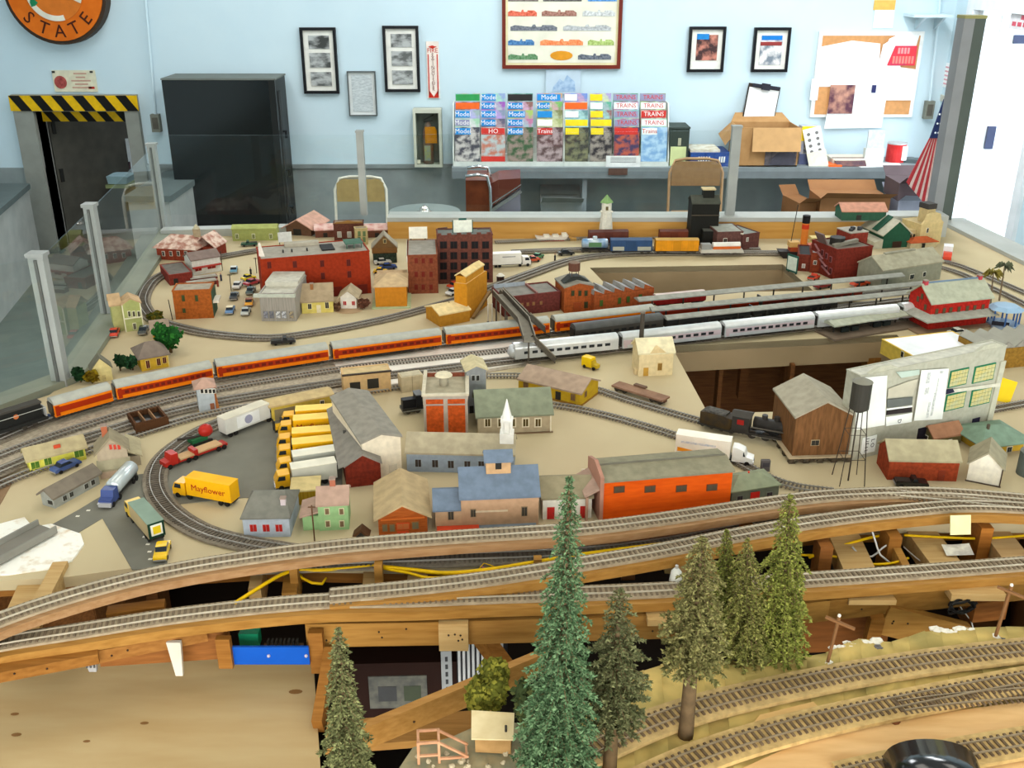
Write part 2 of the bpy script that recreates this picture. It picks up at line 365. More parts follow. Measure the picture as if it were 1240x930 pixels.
# ------------------------------------------------------------------ clear plastic barrier
m_post = mat((158, 162, 158), (146, 150, 147), 12, .45)
m_glass = glass('clear_plastic', (.97, .985, .98))
lp = [(75, 466, 310, .032), (131, 384, 250, .026), (198, 280, 176, .026)]
pts = []
for i, (x, y, yt, w) in enumerate(lp):
    q = W(x, y, .0); h = hgt(x, y, yt); pts.append((q, h))
    t = thing('barrier_post', ['nearest and widest grey post of the clear barrier at left', 'middle grey post of the clear barrier at left', 'farthest grey post of the left clear barrier, by the black cabinet'][i], 'post', q)
    MB().box(-w / 2, -.012, 0, w / 2, .012, h).build('post', m_post, t); MB().box(-w / 2 - .003, -.016, h, w / 2 + .003, .016, h + .008).build('cap', m_post, t)
    MB().box(-.003, -.016, .01, .003, -.0121, h - .005).build('groove', mat((96, 98, 96), None), t)
def pane(label, a, b, z0, z1a, z1b):
    d = (b - a).normalized(); n = Vector((-d.y, d.x, 0)) * .003
    mb = MB().add([a + Vector((0, 0, z0)), b + Vector((0, 0, z0)), b + n + Vector((0, 0, z0)), a + n + Vector((0, 0, z0)),
                   a + Vector((0, 0, z1a)), b + Vector((0, 0, z1b)), b + n + Vector((0, 0, z1b)), a + n + Vector((0, 0, z1a))],
                  [(0, 3, 2, 1), (4, 5, 6, 7), (0, 1, 5, 4), (1, 2, 6, 5), (2, 3, 7, 6), (3, 0, 4, 7)])
    tag(mb.build('clear_panel', m_glass), label, 'barrier panel', 'clear plastic barrier panels')
dirl = (pts[0][0] - pts[1][0]).normalized()
pane('clear plastic panel running out of the frame left of the nearest grey post', W(-70, 508), pts[0][0] + dirl * .016, .01, pts[0][1], pts[0][1])
pane('clear plastic panel between the nearest and middle left posts', pts[0][0] - dirl * .016, pts[1][0] + dirl * .013, .01, pts[0][1] - .01, pts[1][1] - .01)
pane('clear plastic panel between the middle and farthest left posts', pts[1][0] - dirl * .013, pts[2][0] + dirl * .013, .01, pts[1][1] - .01, pts[2][1] - .01)
bp = [(440, 268, 160, .022), (885, 266, 154, .030)]
bq = []
for i, (x, y, yt, w) in enumerate(bp):
    q = W(x, 262, .072); q.y = b0.y + .04; h = V(x, yt, q.y).z - q.z; bq.append((q, h))
    t = thing('barrier_post', ['thin grey post of the back barrier, in front of the tan folding chair', 'thicker grey post of the back barrier, before the cardboard box'][i], 'post', q)
    MB().box(-w / 2, -.012, 0, w / 2, .012, h).build('post', m_post, t); MB().box(-w / 2 - .002, -.014, h, w / 2 + .002, .014, h + .006).build('cap', m_post, t)
q = W(1135, 268, 0); h = hgt(1135, 268, 22)
t = thing('corner_post', 'tall dark grey square post beside the bright doorway at right', 'post', q)
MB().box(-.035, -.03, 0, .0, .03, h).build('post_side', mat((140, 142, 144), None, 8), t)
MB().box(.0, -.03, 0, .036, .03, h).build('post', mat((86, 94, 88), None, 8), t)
MB().box(-.036, -.032, h, .038, .032, h + .01).build('cap', mat((150, 146, 96), None, 8), t)
q0 = Vector((pts[2][0].x + .01, bq[0][0].y, T + .072)); qe = Vector((q.x - .04, bq[0][0].y, T))
pane('clear plastic panel of the back barrier before the black cabinet', q0, bq[0][0] - Vector((.012, 0, 0)), .0, bq[0][1] - .01, bq[0][1] - .01)
pane('clear plastic panel of the back barrier below the magazine racks', bq[0][0] + Vector((.012, 0, 0)), bq[1][0] - Vector((.016, 0, 0)), .0, bq[0][1] - .01, bq[1][1] - .01)

# ------------------------------------------------------------------ back wall: signs, pictures
Y0 = YW - .004
c0 = V(72, -12, Y0); rr = c0.z - V(72, 53, Y0).z
t = thing('round_sign', 'round orange sign with dark rim and the word STATE, high on the wall', 'sign', (c0.x, Y0, c0.z))
mb = MB(); mb.tube([(0, -.10, 0), (0, 0, 0)], rr, 48); mb.build('rim', mat((66, 52, 40), None, 20, .5), t)
MB().tube([(0, -.112, 0), (0, -.09, 0)], rr * .93, 48).build('face', mat((222, 112, 26), (212, 102, 20), 12, .5), t)
MB().tube([(0, -.117, 0), (0, -.1, 0)], rr * .56, 40).build('map_disc', mat((216, 118, 40), None, 12, .5), t)
def arcband(r0, r1, a0, a1, y0, y1, n=20):
    mb = MB()
    for i in range(n):
        A, B = R(a0 + (a1 - a0) * i / n), R(a0 + (a1 - a0) * (i + 1) / n)
        mb.prism([(r0 * math.cos(A), r0 * math.sin(A)), (r1 * math.cos(A), r1 * math.sin(A)), (r1 * math.cos(B), r1 * math.sin(B)), (r0 * math.cos(B), r0 * math.sin(B))], 'y', y0, y1)
    return mb
arcband(rr * .46, rr * .56, 175, 285, -.121, -.116).build('white_band', mat((232, 226, 206), None, 12), t)
arcband(rr * .40, rr * .55, -25, 60, -.121, -.116).build('white_band', mat((232, 226, 206), None, 12), t)
for x, z, s in ((-.42, -.22, .09), (.22, .02, .14), (.34, -.06, .13), (.3, .12, .15), (.42, .1, .1)):
    MB().prism([(x * rr + s * rr * math.cos(k * 1.047) * (1, .7)[k % 2], z * rr + s * rr * math.sin(k * 1.047) * (1, .7)[k % 2]) for k in range(6)], 'y', -.125, -.12).build('green_patch', mat((34, 128, 84), None, 12), t)
for ch, a in zip('STATE', (221, 246, 270, 293, 317)):
    letter(ch, mat((74, 34, 20), None, 30), t, (rr * .755 * math.cos(R(a)), -.115, rr * .755 * math.sin(R(a))), rr * .34, (R(90), -R(a + 90), 0))
for a in (8, 172):
    MB().tube([(rr * .76 * math.cos(R(a)), -.118, rr * .76 * math.sin(R(a))), (rr * .76 * math.cos(R(a)), -.11, rr * .76 * math.sin(R(a)))], rr * .03, 10).build('dot', mat((74, 34, 20), None, 30), t)
a, b, c, d = wallrect(65, 85, 117, 111, Y0); w, h = c - a, d - b
t = thing('wall_plaque', 'cream notice plaque with red seal between round sign and low doorway', 'plaque', ((a + c) / 2, Y0, b))
MB().box(-w / 2, -.01, 0, w / 2, 0, h).build('plate', mat((226, 220, 192), None, 20), t)
MB().tube([(-w * .33, -.013, h * .45), (-w * .33, -.009, h * .45)], h * .30, 20).build('seal', mat((186, 92, 82), (140, 60, 60), 40), t)
for k, (zz, ww) in enumerate(((.85, .3), (.68, .22), (.52, .45), (.36, .3), (.2, .45))): MB().box(w * .15 - w * ww / 2, -.012, h * zz - .006, w * .15 + w * ww / 2, -.0095, h * zz + .006).build('text_line', mat((200, 160, 140), None), t)
MB().box(w * .30, -.012, h * .14, w * .44, -.0095, h * .24).build('red_mark', mat((190, 50, 40), None), t)
for sx in (-.46, .42): MB().box(w * sx - .012, -.014, h * .88, w * sx + .012, -.009, h * .97).build('fixing', mat((60, 60, 56), None), t)
def framed(name, label, x0, y0, x1, y1, fm, bw, mm, pics, cat='picture'):
    a, b, c, d = wallrect(x0, y0, x1, y1, Y0); w, h = c - a, d - b
    t = thing(name, label, cat, ((a + c) / 2, Y0, b))
    MB().box(-w / 2, -.03, 0, -w / 2 + bw, 0, h).box(w / 2 - bw, -.03, 0, w / 2, 0, h).box(-w / 2 + bw, -.03, 0, w / 2 - bw, 0, bw).box(-w / 2 + bw, -.03, h - bw, w / 2 - bw, 0, h).build('frame', fm, t)
    MB().box(-w / 2 + bw, -.012, bw, w / 2 - bw, -.002, h - bw).build('mount', mm, t)
    for i, (u0, v0, u1, v1, m) in enumerate(pics):
        MB().box(-w / 2 + u0 * w, -.016 - .002 * i, v0 * h, -w / 2 + u1 * w, -.011, v1 * h).build('photo', m, t)
    return t, w, h
m_blackf = mat((26, 27, 30), None, 20, .35); m_mount = mat((236, 234, 224), None, 10)
def bw(k): return mat((66 + 8 * k, 68 + 8 * k, 66 + 8 * k), (178, 180, 178), 9 + k, .5, (1, 1, 2), key='bw%d' % k, lo=.4, hi=.6)
tri = lambda k: [(.22, .68, .80, .88, bw(k)), (.22, .40, .80, .62, bw(k + 1)), (.22, .12, .80, .33, bw(k + 2))]
framed('picture_frame', 'tall black frame of three old photographs nearest the black cabinet', 366, 33, 409, 113, m_blackf, .022, m_mount, tri(0))
framed('picture_frame', 'tall black frame of three old photographs beside the fire extinguisher sign', 465, 31, 508, 111, m_blackf, .022, m_mount, tri(3))
framed('certificate', 'thin-framed printed certificate hanging between the two tall photo frames', 422, 86, 456, 140, mat((90, 96, 96), None), .008, mat((226, 230, 228), None, 10), [(.14, .10, .86, .92, mat((206, 212, 212), (170, 178, 180), 40, .6, (1, 1, 4), key='print'))], 'certificate')
colp = lambda k: mat(((196, 128, 110), (120, 130, 140))[k], ((70, 50, 50), (220, 216, 214))[k], 14, .5, lo=.42, hi=.58, key='cov%d' % k)
t, w, h = framed('picture_frame', 'black frame with a magazine cover of a steam engine, left of the pair at right', 833, 32, 877, 87, m_blackf, .022, m_mount, [(.22, .26, .80, .82, colp(0)), (.22, .72, .55, .84, mat((40, 130, 200), None))])
t, w, h = framed('picture_frame', 'black frame with a magazine cover of tracks, next to the bulletin board', 911, 33, 955, 87, m_blackf, .022, m_mount, [(.2, .16, .80, .80, colp(1)), (.22, .72, .78, .82, mat((30, 120, 200), None)), (.2, .60, .78, .68, mat((150, 60, 56), None))])
# locomotive poster
t, w, h = framed('train_poster', 'large red-framed poster with rows of coloured locomotives', 608, -34, 753, 83, mat((112, 42, 30), None, 12, .4), .028, mat((236, 226, 178), None, 6), [], 'poster')
MB().box(-w / 2 + .045, -.015, .045, w / 2 - .045, -.0125, h - .045).build('sheet', mat((232, 228, 208), None, 6), t)
rows = [[('555', .05, .30, (70, 110, 70)), ('x', .64, .92, (74, 80, 90))],
        [('a', .05, .27, (44, 92, 140)), ('b', .32, .68, (220, 110, 60)), ('c', .72, .94, (140, 160, 84))],
        [('a', .07, .46, (84, 88, 96)), ('c', .51, .91, (150, 152, 152))],
        [('a', .05, .29, (186, 76, 52)), ('b', .33, .62, (128, 84, 70)), ('c', .67, .94, (168, 170, 168))],
        [('a', .05, .30, (90, 80, 76)), ('b', .34, .66, (72, 70, 68)), ('c', .71, .95, (60, 120, 184))],
        [('a', .05, .28, (70, 100, 76)), ('b', .31, .49, (150, 96, 74)), ('c', .52, .70, (66, 120, 170)), ('d', .74, .95, (90, 60, 60))],
        [('a', .05, .30, (86, 80, 76)), ('b', .34, .53, (100, 76, 66)), ('c', .58, .74, (120, 136, 136)), ('d', .80, .95, (140, 82, 66))],
        [('a', .05, .40, (70, 70, 74)), ('b', .5, .92, (120, 70, 60))], [('a', .05, .46, (60, 90, 60)), ('b', .55, .9, (80, 80, 84))]]
for i, row in enumerate(rows):
    zb = .07 + i * .083 * 1.3
    for (_, u0, u1, cc) in row:
        x0, x1 = -w / 2 + u0 * w, -w / 2 + u1 * w; L = x1 - x0; s = .042
        q = [(x0, 0), (x1, 0), (x1, s * .6), (x1 - L * .1, s), (x1 - L * .32, s), (x1 - L * .34, s * .72), (x1 - L * .45, s * .72), (x1 - L * .47, s * 1.1), (x1 - L * .52, s * 1.1), (x1 - L * .55, s * .7), (x0 + L * .3, s * .8), (x0 + L * .1, s), (x0, s * .7)]
        MB().prism([(x, z + zb) for x, z in q], 'y', -.018, -.0149).build('locomotive_print', mat(cc, tuple(min(255, v + 50) for v in cc), 60, .5), t)
mb = MB(); mb.add([(.0 + .09 * math.cos(k * .3927), -.018, .10 + .036 * math.sin(k * .3927)) for k in range(16)], [tuple(range(16))]); mb.build('oval_badge', mat((222, 150, 40), None), t)
# acrylic sheet below the poster
a, b, c, d = wallrect(661, 84, 703, 114, Y0)
t = thing('acrylic_sheet', 'small clear sheet with a faint blue drawing just below the poster', 'sign', ((a + c) / 2, Y0 - .01, b))
MB().box(-(c - a) / 2, -.004, 0, (c - a) / 2, 0, d - b).build('sheet', mat((196, 214, 226), None, 8, .2), t)
MB().prism([(-.09, .02), (.10, .02), (.09, .10), (.03, .15), (0, .10), (-.03, .12), (-.08, .06)], 'y', -.006, -.0035).build('drawing', mat((140, 168, 200), (176, 200, 220), 30), t)
# extinguisher sign and cabinet
a, b, c, d = wallrect(517, 50, 532, 119, Y0); w, h = c - a, d - b
t = thing('fire_sign', 'narrow white and red fire extinguisher sign above the cabinet', 'sign', ((a + c) / 2, Y0, b))
m_red = mat((196, 46, 32), None, 30)
MB().box(-w / 2, -.008, 0, w / 2, 0, h).build('plate', mat((240, 226, 214), None, 20), t)
for s in (-1, 1): MB().box(s * w * .36 - .004, -.011, .03, s * w * .36 + .004, -.0075, h * .78).build('border', m_red, t)
MB().prism([(-w * .4, .005), (w * .4, .005), (w * .4, .07), (0, .012), (-w * .4, .07)], 'y', -.011, -.0075).build('arrow', m_red, t)
MB().prism([(-w * .35, h - .04), (0, h - .055), (w * .35, h - .04), (0, h - .03)], 'y', -.011, -.0075).build('arrow', m_red, t)
letter('FIRE', m_red, t, (0, -.009, h * .84), .048)
for i, ch in enumerate('EXTINGUISHER'): letter(ch, mat((120, 60, 50), None), t, (0, -.009, h * .765 - i * h * .055), .036)
a, b, c, d = wallrect(501, 132, 535, 202, Y0 - .1); w, h = c - a, d - b
t = thing('extinguisher_cabinet', 'cream fire extinguisher cabinet with glass front on the wall', 'cabinet', ((a + c) / 2, Y0, b))
mc = mat((206, 208, 190), None, 10)
MB().box(-w / 2, -.02, 0, w / 2, 0, h).build('back_panel', mat((120, 126, 120), None, 8), t)
MB().box(-w / 2, -.12, 0, -w / 2 + .022, -.02, h).box(w / 2 - .022, -.12, 0, w / 2, -.02, h).box(-w / 2 + .022, -.12, 0, w / 2 - .022, -.02, .022).box(-w / 2 + .022, -.12, h - .03, w / 2 - .022, -.02, h).build('casing', mc, t)
MB().box(-w / 2 + .022, -.115, .022, w / 2 - .022, -.112, h - .03).build('glass_front', glass('cab_glass', (.85, .88, .86)), t)
MB().box(-w / 2 + .024, -.125, .03, -w / 2 + .05, -.115, .06).build('latch', mat((220, 216, 190), None), t)
t = thing('fire_extinguisher', 'red extinguisher with orange tag standing inside the wall cabinet', 'extinguisher', ((a + c) / 2, Y0 - .065, b + .022))
mb = MB(); mb.tube([(0, 0, 0), (0, 0, .02), (0, 0, .26), (0, 0, .31), (0, 0, .33)], [.04, .042, .042, .025, .015], 14); mb.smooth = True; mb.build('tank', mat((150, 84, 62), (130, 120, 110), 12, .4), t)
MB().bar((-.03, -.01, .35), (.05, -.01, .39), .012, .012).bar((-.03, -.01, .335), (.04, -.01, .345), .012, .01).build('lever', mat((70, 70, 70), None, metal=.7), t)
MB().prism([(-.02, .17), (.075, .17), (.075, .27), (.06, .30), (-.02, .30)], 'y', -.047, -.043).build('tag', mat((240, 150, 20), None), t)
MB().box(-.03, -.0435, .03, .02, -.042, .15).build('label', mat((190, 186, 120), (160, 170, 170), 40), t)
# black cabinet
Yc = 7.88
a = V(195, 95, Yc); b = V(332, 92, Yc); w = b.x - a.x
t = thing('black_cabinet', 'tall glossy black display cabinet beside the low doorway', 'cabinet', (a.x, Yc, 0))
mk = mat((14, 15, 15), None, 8, .12, spec=.6)
MB().box(0, .012, .05, w, .36, a.z - .012).build('body', mat((30, 32, 31), None, 8, .4), t)
MB().box(-.006, .0, a.z - .012, w + .006, .37, a.z).build('top', mat((112, 116, 108), None, 8, .5), t)
MB().box(0, 0, .05, w, .012, a.z - .014).build('glass_front', mk, t)
MB().box(w - .05, -.006, .05, w, .0, a.z - .014).build('front_rail', mat((34, 36, 35), None, 8, .4), t)
MB().box(0, .05, 0, w, .34, .05).build('plinth', mat((24, 24, 24), None), t)
for z in (1.05, .75, .45): MB().tube([(w, .1, z), (w + .03, .1, z), (w + .03, .1, z - .05)], .012, 8).build('hinge', mat((50, 52, 54), None, metal=.6), t)
MB().box(w, .06, .35, w + .008, .12, a.z - .1).build('side_strip', mat((58, 60, 60), None), t)

# counter along the wall
Yk = 7.82; zk = V(830, 203, Yk).z
k0, k1 = V(547, 203, Yk).x, V(1133, 203, Yk).x
t = thing('wall_counter', 'long grey counter shelf along the blue wall', 'counter', ((k0 + k1) / 2, Yk, 0))
w = (k1 - k0) / 2; mk = mat((132, 140, 142), (122, 130, 132), 9, .5)
MB().box(-w, 0, zk - .03, w, YW - Yk - .012, zk).build('top', mk, t)
MB().box(-w, .0, zk - .085, w, .02, zk - .03).build('front_edge', mat((118, 126, 128), None, 9), t)
for x in (708, 1008): q = V(x, 240, Yk).x - (k0 + k1) / 2; MB().box(q - .018, .03, 0, q + .018, .066, zk - .03).build('leg', mk, t)
MB().box(w - .04, .0, 0, w, YW - Yk - .012, zk - .03).build('end_panel', mk, t)
def on(x, Y): return Vector((V(x, 195, Y).x, Y, zk))

# magazine racks
def cover(c1, c2, k): return mat(c1, c2, 16, .35, (1, 1, 1.4), key='mag%d' % k, lo=.42, hi=.58)
MR = mat((40, 140, 210), None, 20, .4); Yl = mat((244, 216, 40), None, 20, .4); OR = mat((238, 104, 40), None, 20, .4); GR = mat((50, 150, 80), None, 20, .4)
RD = mat((206, 56, 48), None, 20, .4); WH = mat((240, 240, 236), None, 20, .4); LV = mat((150, 150, 180), None, 20, .4); BK = mat((44, 40, 40), None, 20, .4)
# per column, top tier first: (masthead material, masthead width, text, text material, title colour words)
cols = [[(GR, 1, '', WH, 'green'), (OR, 1, '', Yl, 'orange'), (MR, .6, 'Model', WH, 'pale, blue-headed'), (LV, .6, 'Model', WH, 'grey'), (MR, .65, 'Model', WH, 'blue-headed train photo')],
        [(MR, .6, 'Model', WH, 'blue and brown'), (MR, .55, 'Model', WH, 'blue and black'), (MR, .6, 'Model', WH, 'blue and red'), (MR, .6, 'Model', WH, 'blue and grey'), (RD, 1, 'HO', WH, 'red-banded')],
        [(BK, 1, '', WH, 'dark-edged'), (MR, .6, 'Model', WH, 'blue and pink'), (MR, .7, 'Model', WH, 'blue and lavender'), (MR, .6, 'Model', WH, 'blue and cream'), (MR, .6, 'Model', WH, 'blue-headed freight yard photo')],
        [(MR, .95, 'Model', WH, 'deep blue'), (MR, .5, 'Model', WH, 'light blue'), (MR, .6, '', WH, 'pale blue'), (WH, .6, '', RD, 'cream and orange'), (RD, .6, 'Trains', WH, 'steam engine photo')],
        [(WH, .55, '', OR, 'cream and orange'), (OR, 1, '', WH, 'orange'), (WH, .6, '', BK, 'white'), (Yl, 1, '', BK, 'bright yellow'), (Yl, .6, '', BK, 'yellow-oval track photo')],
        [(Yl, .6, '', BK, 'yellow and orange'), (WH, .6, '', RD, 'white and orange'), (Yl, .6, '', BK, 'yellow and grey'), (Yl, 1, '', BK, 'yellow'), (Yl, .6, '', BK, 'yellow-oval dark photo')],
        [(LV, 1, 'TRAINS', RD, 'red-lettered lavender'), (WH, 1, 'TRAINS', RD, 'red-lettered white'), (LV, 1, 'TRAINS', RD, 'red-lettered grey'), (LV, 1, 'TRAINS', RD, 'red-lettered violet'), (RD, .95, '', WH, 'red-headed rust photo')],
        [(LV, 1, 'TRAINS', RD, 'red-lettered lavender'), (WH, 1, 'TRAINS', RD, 'red-lettered white'), (RD, 1, 'TRAINS', WH, 'red'), (WH, 1, 'TRAINS', RD, 'red-lettered pale'), (WH, .6, 'Trains', RD, 'blue lake photo')]]
tiers = ['top', 'second', 'third', 'fourth', 'bottom']; colw = ['first', 'second', 'third', 'fourth']
xs0 = [550, 582, 614, 650, 684, 715, 744, 777]; xs1 = [581, 612, 646, 682, 713, 742, 775, 809]
basec = [((196, 190, 184), (70, 70, 80)), ((190, 120, 100), (180, 190, 190)), ((150, 130, 120), (60, 90, 60)), ((170, 150, 150), (90, 70, 70)), ((120, 120, 90), (60, 60, 56)), ((150, 140, 130), (50, 46, 50)), ((180, 90, 70), (70, 60, 90)), ((120, 160, 200), (170, 200, 220))]
for rk in range(2):
    Yr = Yk + .06; x0, x1 = V(xs0[rk * 4] - 1, 190, Yr).x, V(xs1[rk * 4 + 3] + .5, 190, Yr).x; w = (x1 - x0) / 2
    t = thing('magazine_rack', ['white stepped magazine rack at the left, full of blue-headed issues', 'white stepped magazine rack at the right, full of yellow and red issues'][rk], 'rack', ((x0 + x1) / 2, Yr, zk))
    prof = [(0, 0), (0, .035), (.035, .035)] + sum([[(.035 + .05 * k, .035 + .065 * k), (.035 + .05 * (k + 1), .035 + .065 * k)] for k in range(1, 5)], []) + [(.335, .30), (.335, 0)]
    m_rack = mat((222, 226, 218), None, 10, .5)
    for s in (-1, 1): MB().prism([(0, 0), (0, .06), (.16, .46), (.34, .46), (.34, 0)], 'x', s * w - .004, s * w + .004).build('side', m_rack, t)
    for k in range(5): MB().box(-w, .05 * k, 0, w, .05 * k + .045, .03 + .058 * k).build('tier', m_rack, t)
    MB().box(-w, -.01, 0, w, 0, .035).build('lip', m_rack, t)
    for j in range(4):
        cx0, cx1 = V(xs0[rk * 4 + j], 170, Yr).x, V(xs1[rk * 4 + j], 170, Yr).x; mw = (cx1 - cx0) / 2 - .002
        for k in range(5):
            mm, fw, tx, tm, desc = cols[rk * 4 + j][4 - k]
            g = thing('magazine', '%s magazine on the %s tier, %s column of the %s rack' % (desc, tiers[4 - k], colw[j], ['left', 'right'][rk]), 'magazine', ((cx0 + cx1) / 2, Yr + .05 * k + .012, zk + .034 + .058 * k), 0, 'magazines on the wall racks')
            g.rotation_euler = (R(-9), 0, 0)
            bc = basec[rk * 4 + j] if k == 0 else (tuple(random.randint(150, 215) for _ in '123'), tuple(random.randint(90, 200) for _ in '123'))
            MB().box(-mw, 0, 0, mw, .006, .262).build('cover', cover(bc[0], bc[1], rk * 4 + j + 10 * k), g)
            MB().box(-mw + .004, -.0015, .206, -mw + .004 + (2 * mw - .008) * fw, 0, .255).build('masthead', mm, g)
            if tx: letter(tx, tm, g, (-mw + .004 + mw * fw - .002, -.002, .231), .05 if len(tx) < 6 else .047)
            if k == 0 and j == 1 and rk == 0: MB().box(-mw, -.0015, .0, mw, 0, .04).build('foot_band', RD, g)
q = V(732, 190, Yk + .03)
t = thing('price_card', 'white card propped against the right magazine rack', 'card', (V(755, 190, Yk + .03).x, Yk + .035, zk))
MB().box(-.135, 0, .0, .135, .004, .085).build('card', WH, t)
for z in (.065, .05, .035): MB().box(-.10, -.001, z, .10, 0, z + .006).build('text_line', mat((150, 150, 150), None), t)
tag(MB().box(V(737, 199, Yk).x, Yk - .012, zk - .055, V(760, 199, Yk).x, Yk - .001, zk - .005).build('brown_tag', mat((96, 70, 60), None)), 'small brown tag stuck on the counter edge under the right rack', 'tag')

# things on the counter
def cbox(name, label, cat, x0, y0, x1, y1, Y, dep, m, top=None):
    a, b, c, d = wallrect(x0, y0, x1, y1, Y)
    t = thing(name, label, cat, ((a + c) / 2, Y, zk)); w = (c - a) / 2; h = d - zk
    MB().box(-w, 0, 0, w, dep, h).build('body', m, t)
    if top: MB().box(-w - .004, -.004, h, w + .004, dep + .004, h + .012).build('lid', top, t)
    return t, w, h
t, w, h = cbox('file_box', 'dark green file box with yellow note beside the right magazine rack', 'box', 811, 156, 834, 199, Yk + .08, .25, mat((56, 66, 60), None, 10), mat((66, 76, 70), None, 10))
MB().box(-w * .9, -.004, .0, w * .75, 0, h * .52).build('note', mat((216, 222, 160), None, 10), t)
MB().box(-.012, -.006, h * .55, .012, 0, h * .75).build('clasp', mat((180, 176, 150), None), t)
t, w, h = cbox('book_box', 'shallow carton of paperbacks with blue printed side on the counter', 'box', 836, 185, 884, 200, Yk + .05, .3, mat((44, 80, 150), (30, 60, 120), 20))
MB().box(-w, .02, h, w * .5, .28, h + .02).build('books', mat((196, 180, 150), (230, 226, 214), 20), t)
for u in (-.62, -.5, -.38, -.24, -.1, .42, .54, .66): MB().prism([(w * u, h * .3), (w * (u + .08), h * .3), (w * (u + .09), h * .72), (w * (u + .02), h * .72)], 'y', -.003, 0).build('print', WH, t)
a, b, c, d = wallrect(894, 145, 968, 200, Yk + .04)
t = thing('cardboard_box', 'open brown cardboard box with flaps on the counter', 'box', ((a + c) / 2, Yk + .04, zk)); w, h = (c - a) / 2, (d - zk) * .83
mcb = mat((182, 140, 92), (168, 126, 80), 12, .8)
MB().box(-w, 0, 0, w, .008, h).box(-w, .32, 0, w, .328, h).box(-w, .008, 0, -w + .008, .32, h).box(w - .008, .008, 0, w, .32, h).box(-w, 0, 0, w, .32, .01).build('carton', mcb, t)
MB().add([(-w * .55, -.004, h), (w * 1.03, -.004, h), (w * 1.0, -.06, h * .42), (-w * .58, -.06, h * .42), (-w * .55, -.0, h), (w * 1.03, -.0, h), (w * 1.0, -.055, h * .42), (-w * .58, -.055, h * .42)], [(0, 1, 2, 3), (7, 6, 5, 4), (0, 3, 7, 4), (1, 5, 6, 2), (3, 2, 6, 7), (0, 4, 5, 1)]).build('flap', mat((196, 154, 104), None, 12, .8), t)
MB().add([(-w, .0, h), (-w, .32, h), (-w - .1, .30, h * .7), (-w - .1, .0, h * .55)], [(0, 1, 2, 3)]).build('flap', mcb, t)
MB().add([(-w, .325, h), (w, .325, h), (w * .8, .42, h + .06), (-w * .8, .42, h + .06)], [(0, 1, 2, 3)]).build('flap', mcb, t)
MB().box(-.02, -.003, .01, w * .95, 0, h * .40).build('printed_panel', mat((120, 112, 112), (70, 66, 72), 20), t)
MB().prism([(.02, .015), (w * .9, .015), (w * .9, .10), (.1, .13), (.03, .06)], 'y', -.005, -.003).build('car_picture', mat((84, 82, 92), None), t)
# clipboard leaning on the wall
a = V(918, 124, YW - .08)
t = thing('clipboard', 'clipboard with blank white sheet leaning on the wall behind the cardboard box', 'clipboard', (a.x, YW - .08, zk + .18)); t.rotation_euler = (R(-8), R(8), 0)
MB().box(-.13, 0, 0, .13, .006, .40).build('board', mat((60, 52, 46), None), t); MB().box(-.12, -.003, .01, .122, 0, .37).build('paper', WH, t)
MB().box(-.10, -.02, .375, .12, 0, .40).box(-.03, -.03, .36, .04, -.018, .41).build('clip', mat((52, 52, 60), None, metal=.4), t)
t, w, h = cbox('yellow_book', 'books with yellow cover standing beside the cardboard box', 'books', 969, 153, 990, 200, Yk + .14, .1, mat((210, 206, 190), (150, 160, 190), 14))
MB().box(-w, -.004, h * .62, w * .9, 0, h).build('yellow_cover', Yl, t); MB().box(-w * .6, -.008, h * .3, w * .9, -.004, h * .6).build('picture', mat((190, 190, 160), (60, 66, 100), 30), t); MB().box(-w, -.006, 0, w, -.0, h * .28).build('dark_book', mat((96, 104, 140), None), t)
t = thing('dotted_card', 'white display card with two columns of dark round spots leaning on the counter', 'card', (V(993, 190, Yk + .06).x, Yk + .07, zk)); t.rotation_euler = (R(-12), R(-14), 0)
MB().box(-.07, 0, .09, .07, .004, .30).build('card', WH, t)
for i in range(4):
    for s in (-.032, .032): MB().tube([(s, -.003, .12 + .045 * i), (s, .001, .12 + .045 * i)], .013, 10).build('spot', mat((120, 118, 116), None), t)
MB().box(-.075, -.01, -.02, .075, -.006, .115).build('envelope', mat((236, 232, 208), None), t)
tag(MB().box(V(1006, 196, Yk).x, Yk + .03, zk, V(1022, 196, Yk).x, Yk + .2, zk + .012).build('orange_leaflet', OR), 'orange leaflet lying on the counter beside the white display card', 'leaflet')
a = on(1030, Yk + .12)
t = thing('paper_stack', 'low stack of papers and a dark brochure lying on the counter', 'papers', a)
MB().box(-.14, 0, 0, .16, .22, .045).build('papers', mat((226, 220, 200), None, 10), t); MB().add([(-.12, -.08, .004), (.10, -.10, .004), (.12, .05, .05), (-.14, .05, .05)], [(0, 1, 2, 3)]).build('brochure', mat((120, 86, 80), (80, 60, 70), 20), t)
a = on(1058, Yk + .16)
t = thing('leaflet_holder', 'clear upright holder of grey leaflets on the counter', 'holder', a)
MB().box(-.075, 0, 0, .075, .05, .12).build('stand', mat((206, 210, 204), None, 10), t); MB().box(-.065, .01, .12, .065, .03, .26).build('leaflets', mat((186, 194, 196), (206, 212, 212), 40), t)
for k, (x, lb) in enumerate(((1058, 'left of the two white open papers at the counter edge'), (1078, 'right of the two white open papers, below the red can'))):
    tag(obj('white_paper', MB().box(-.10, 0, 0, .10, .16, .004).mesh('white_paper'), WH, None, on(x, Yk + .015) + Vector((0, 0, .001 + .002 * k)), (0, 0, R(10 - 20 * k))), lb, 'paper')
a, b, c, d = wallrect(1078, 171, 1101, 194, Yk + .2)
t = thing('red_can', 'red tin can with white band near the end of the counter', 'can', ((a + c) / 2, Yk + .27, zk))
MB().cyl(0, 0, 0, .14, .075, 20).build('tin', mat((206, 60, 60), (190, 44, 44), 16, .35), t); MB().cyl(0, 0, .14, .15, .077, 20).build('rim', mat((200, 200, 200), None, metal=.6), t)
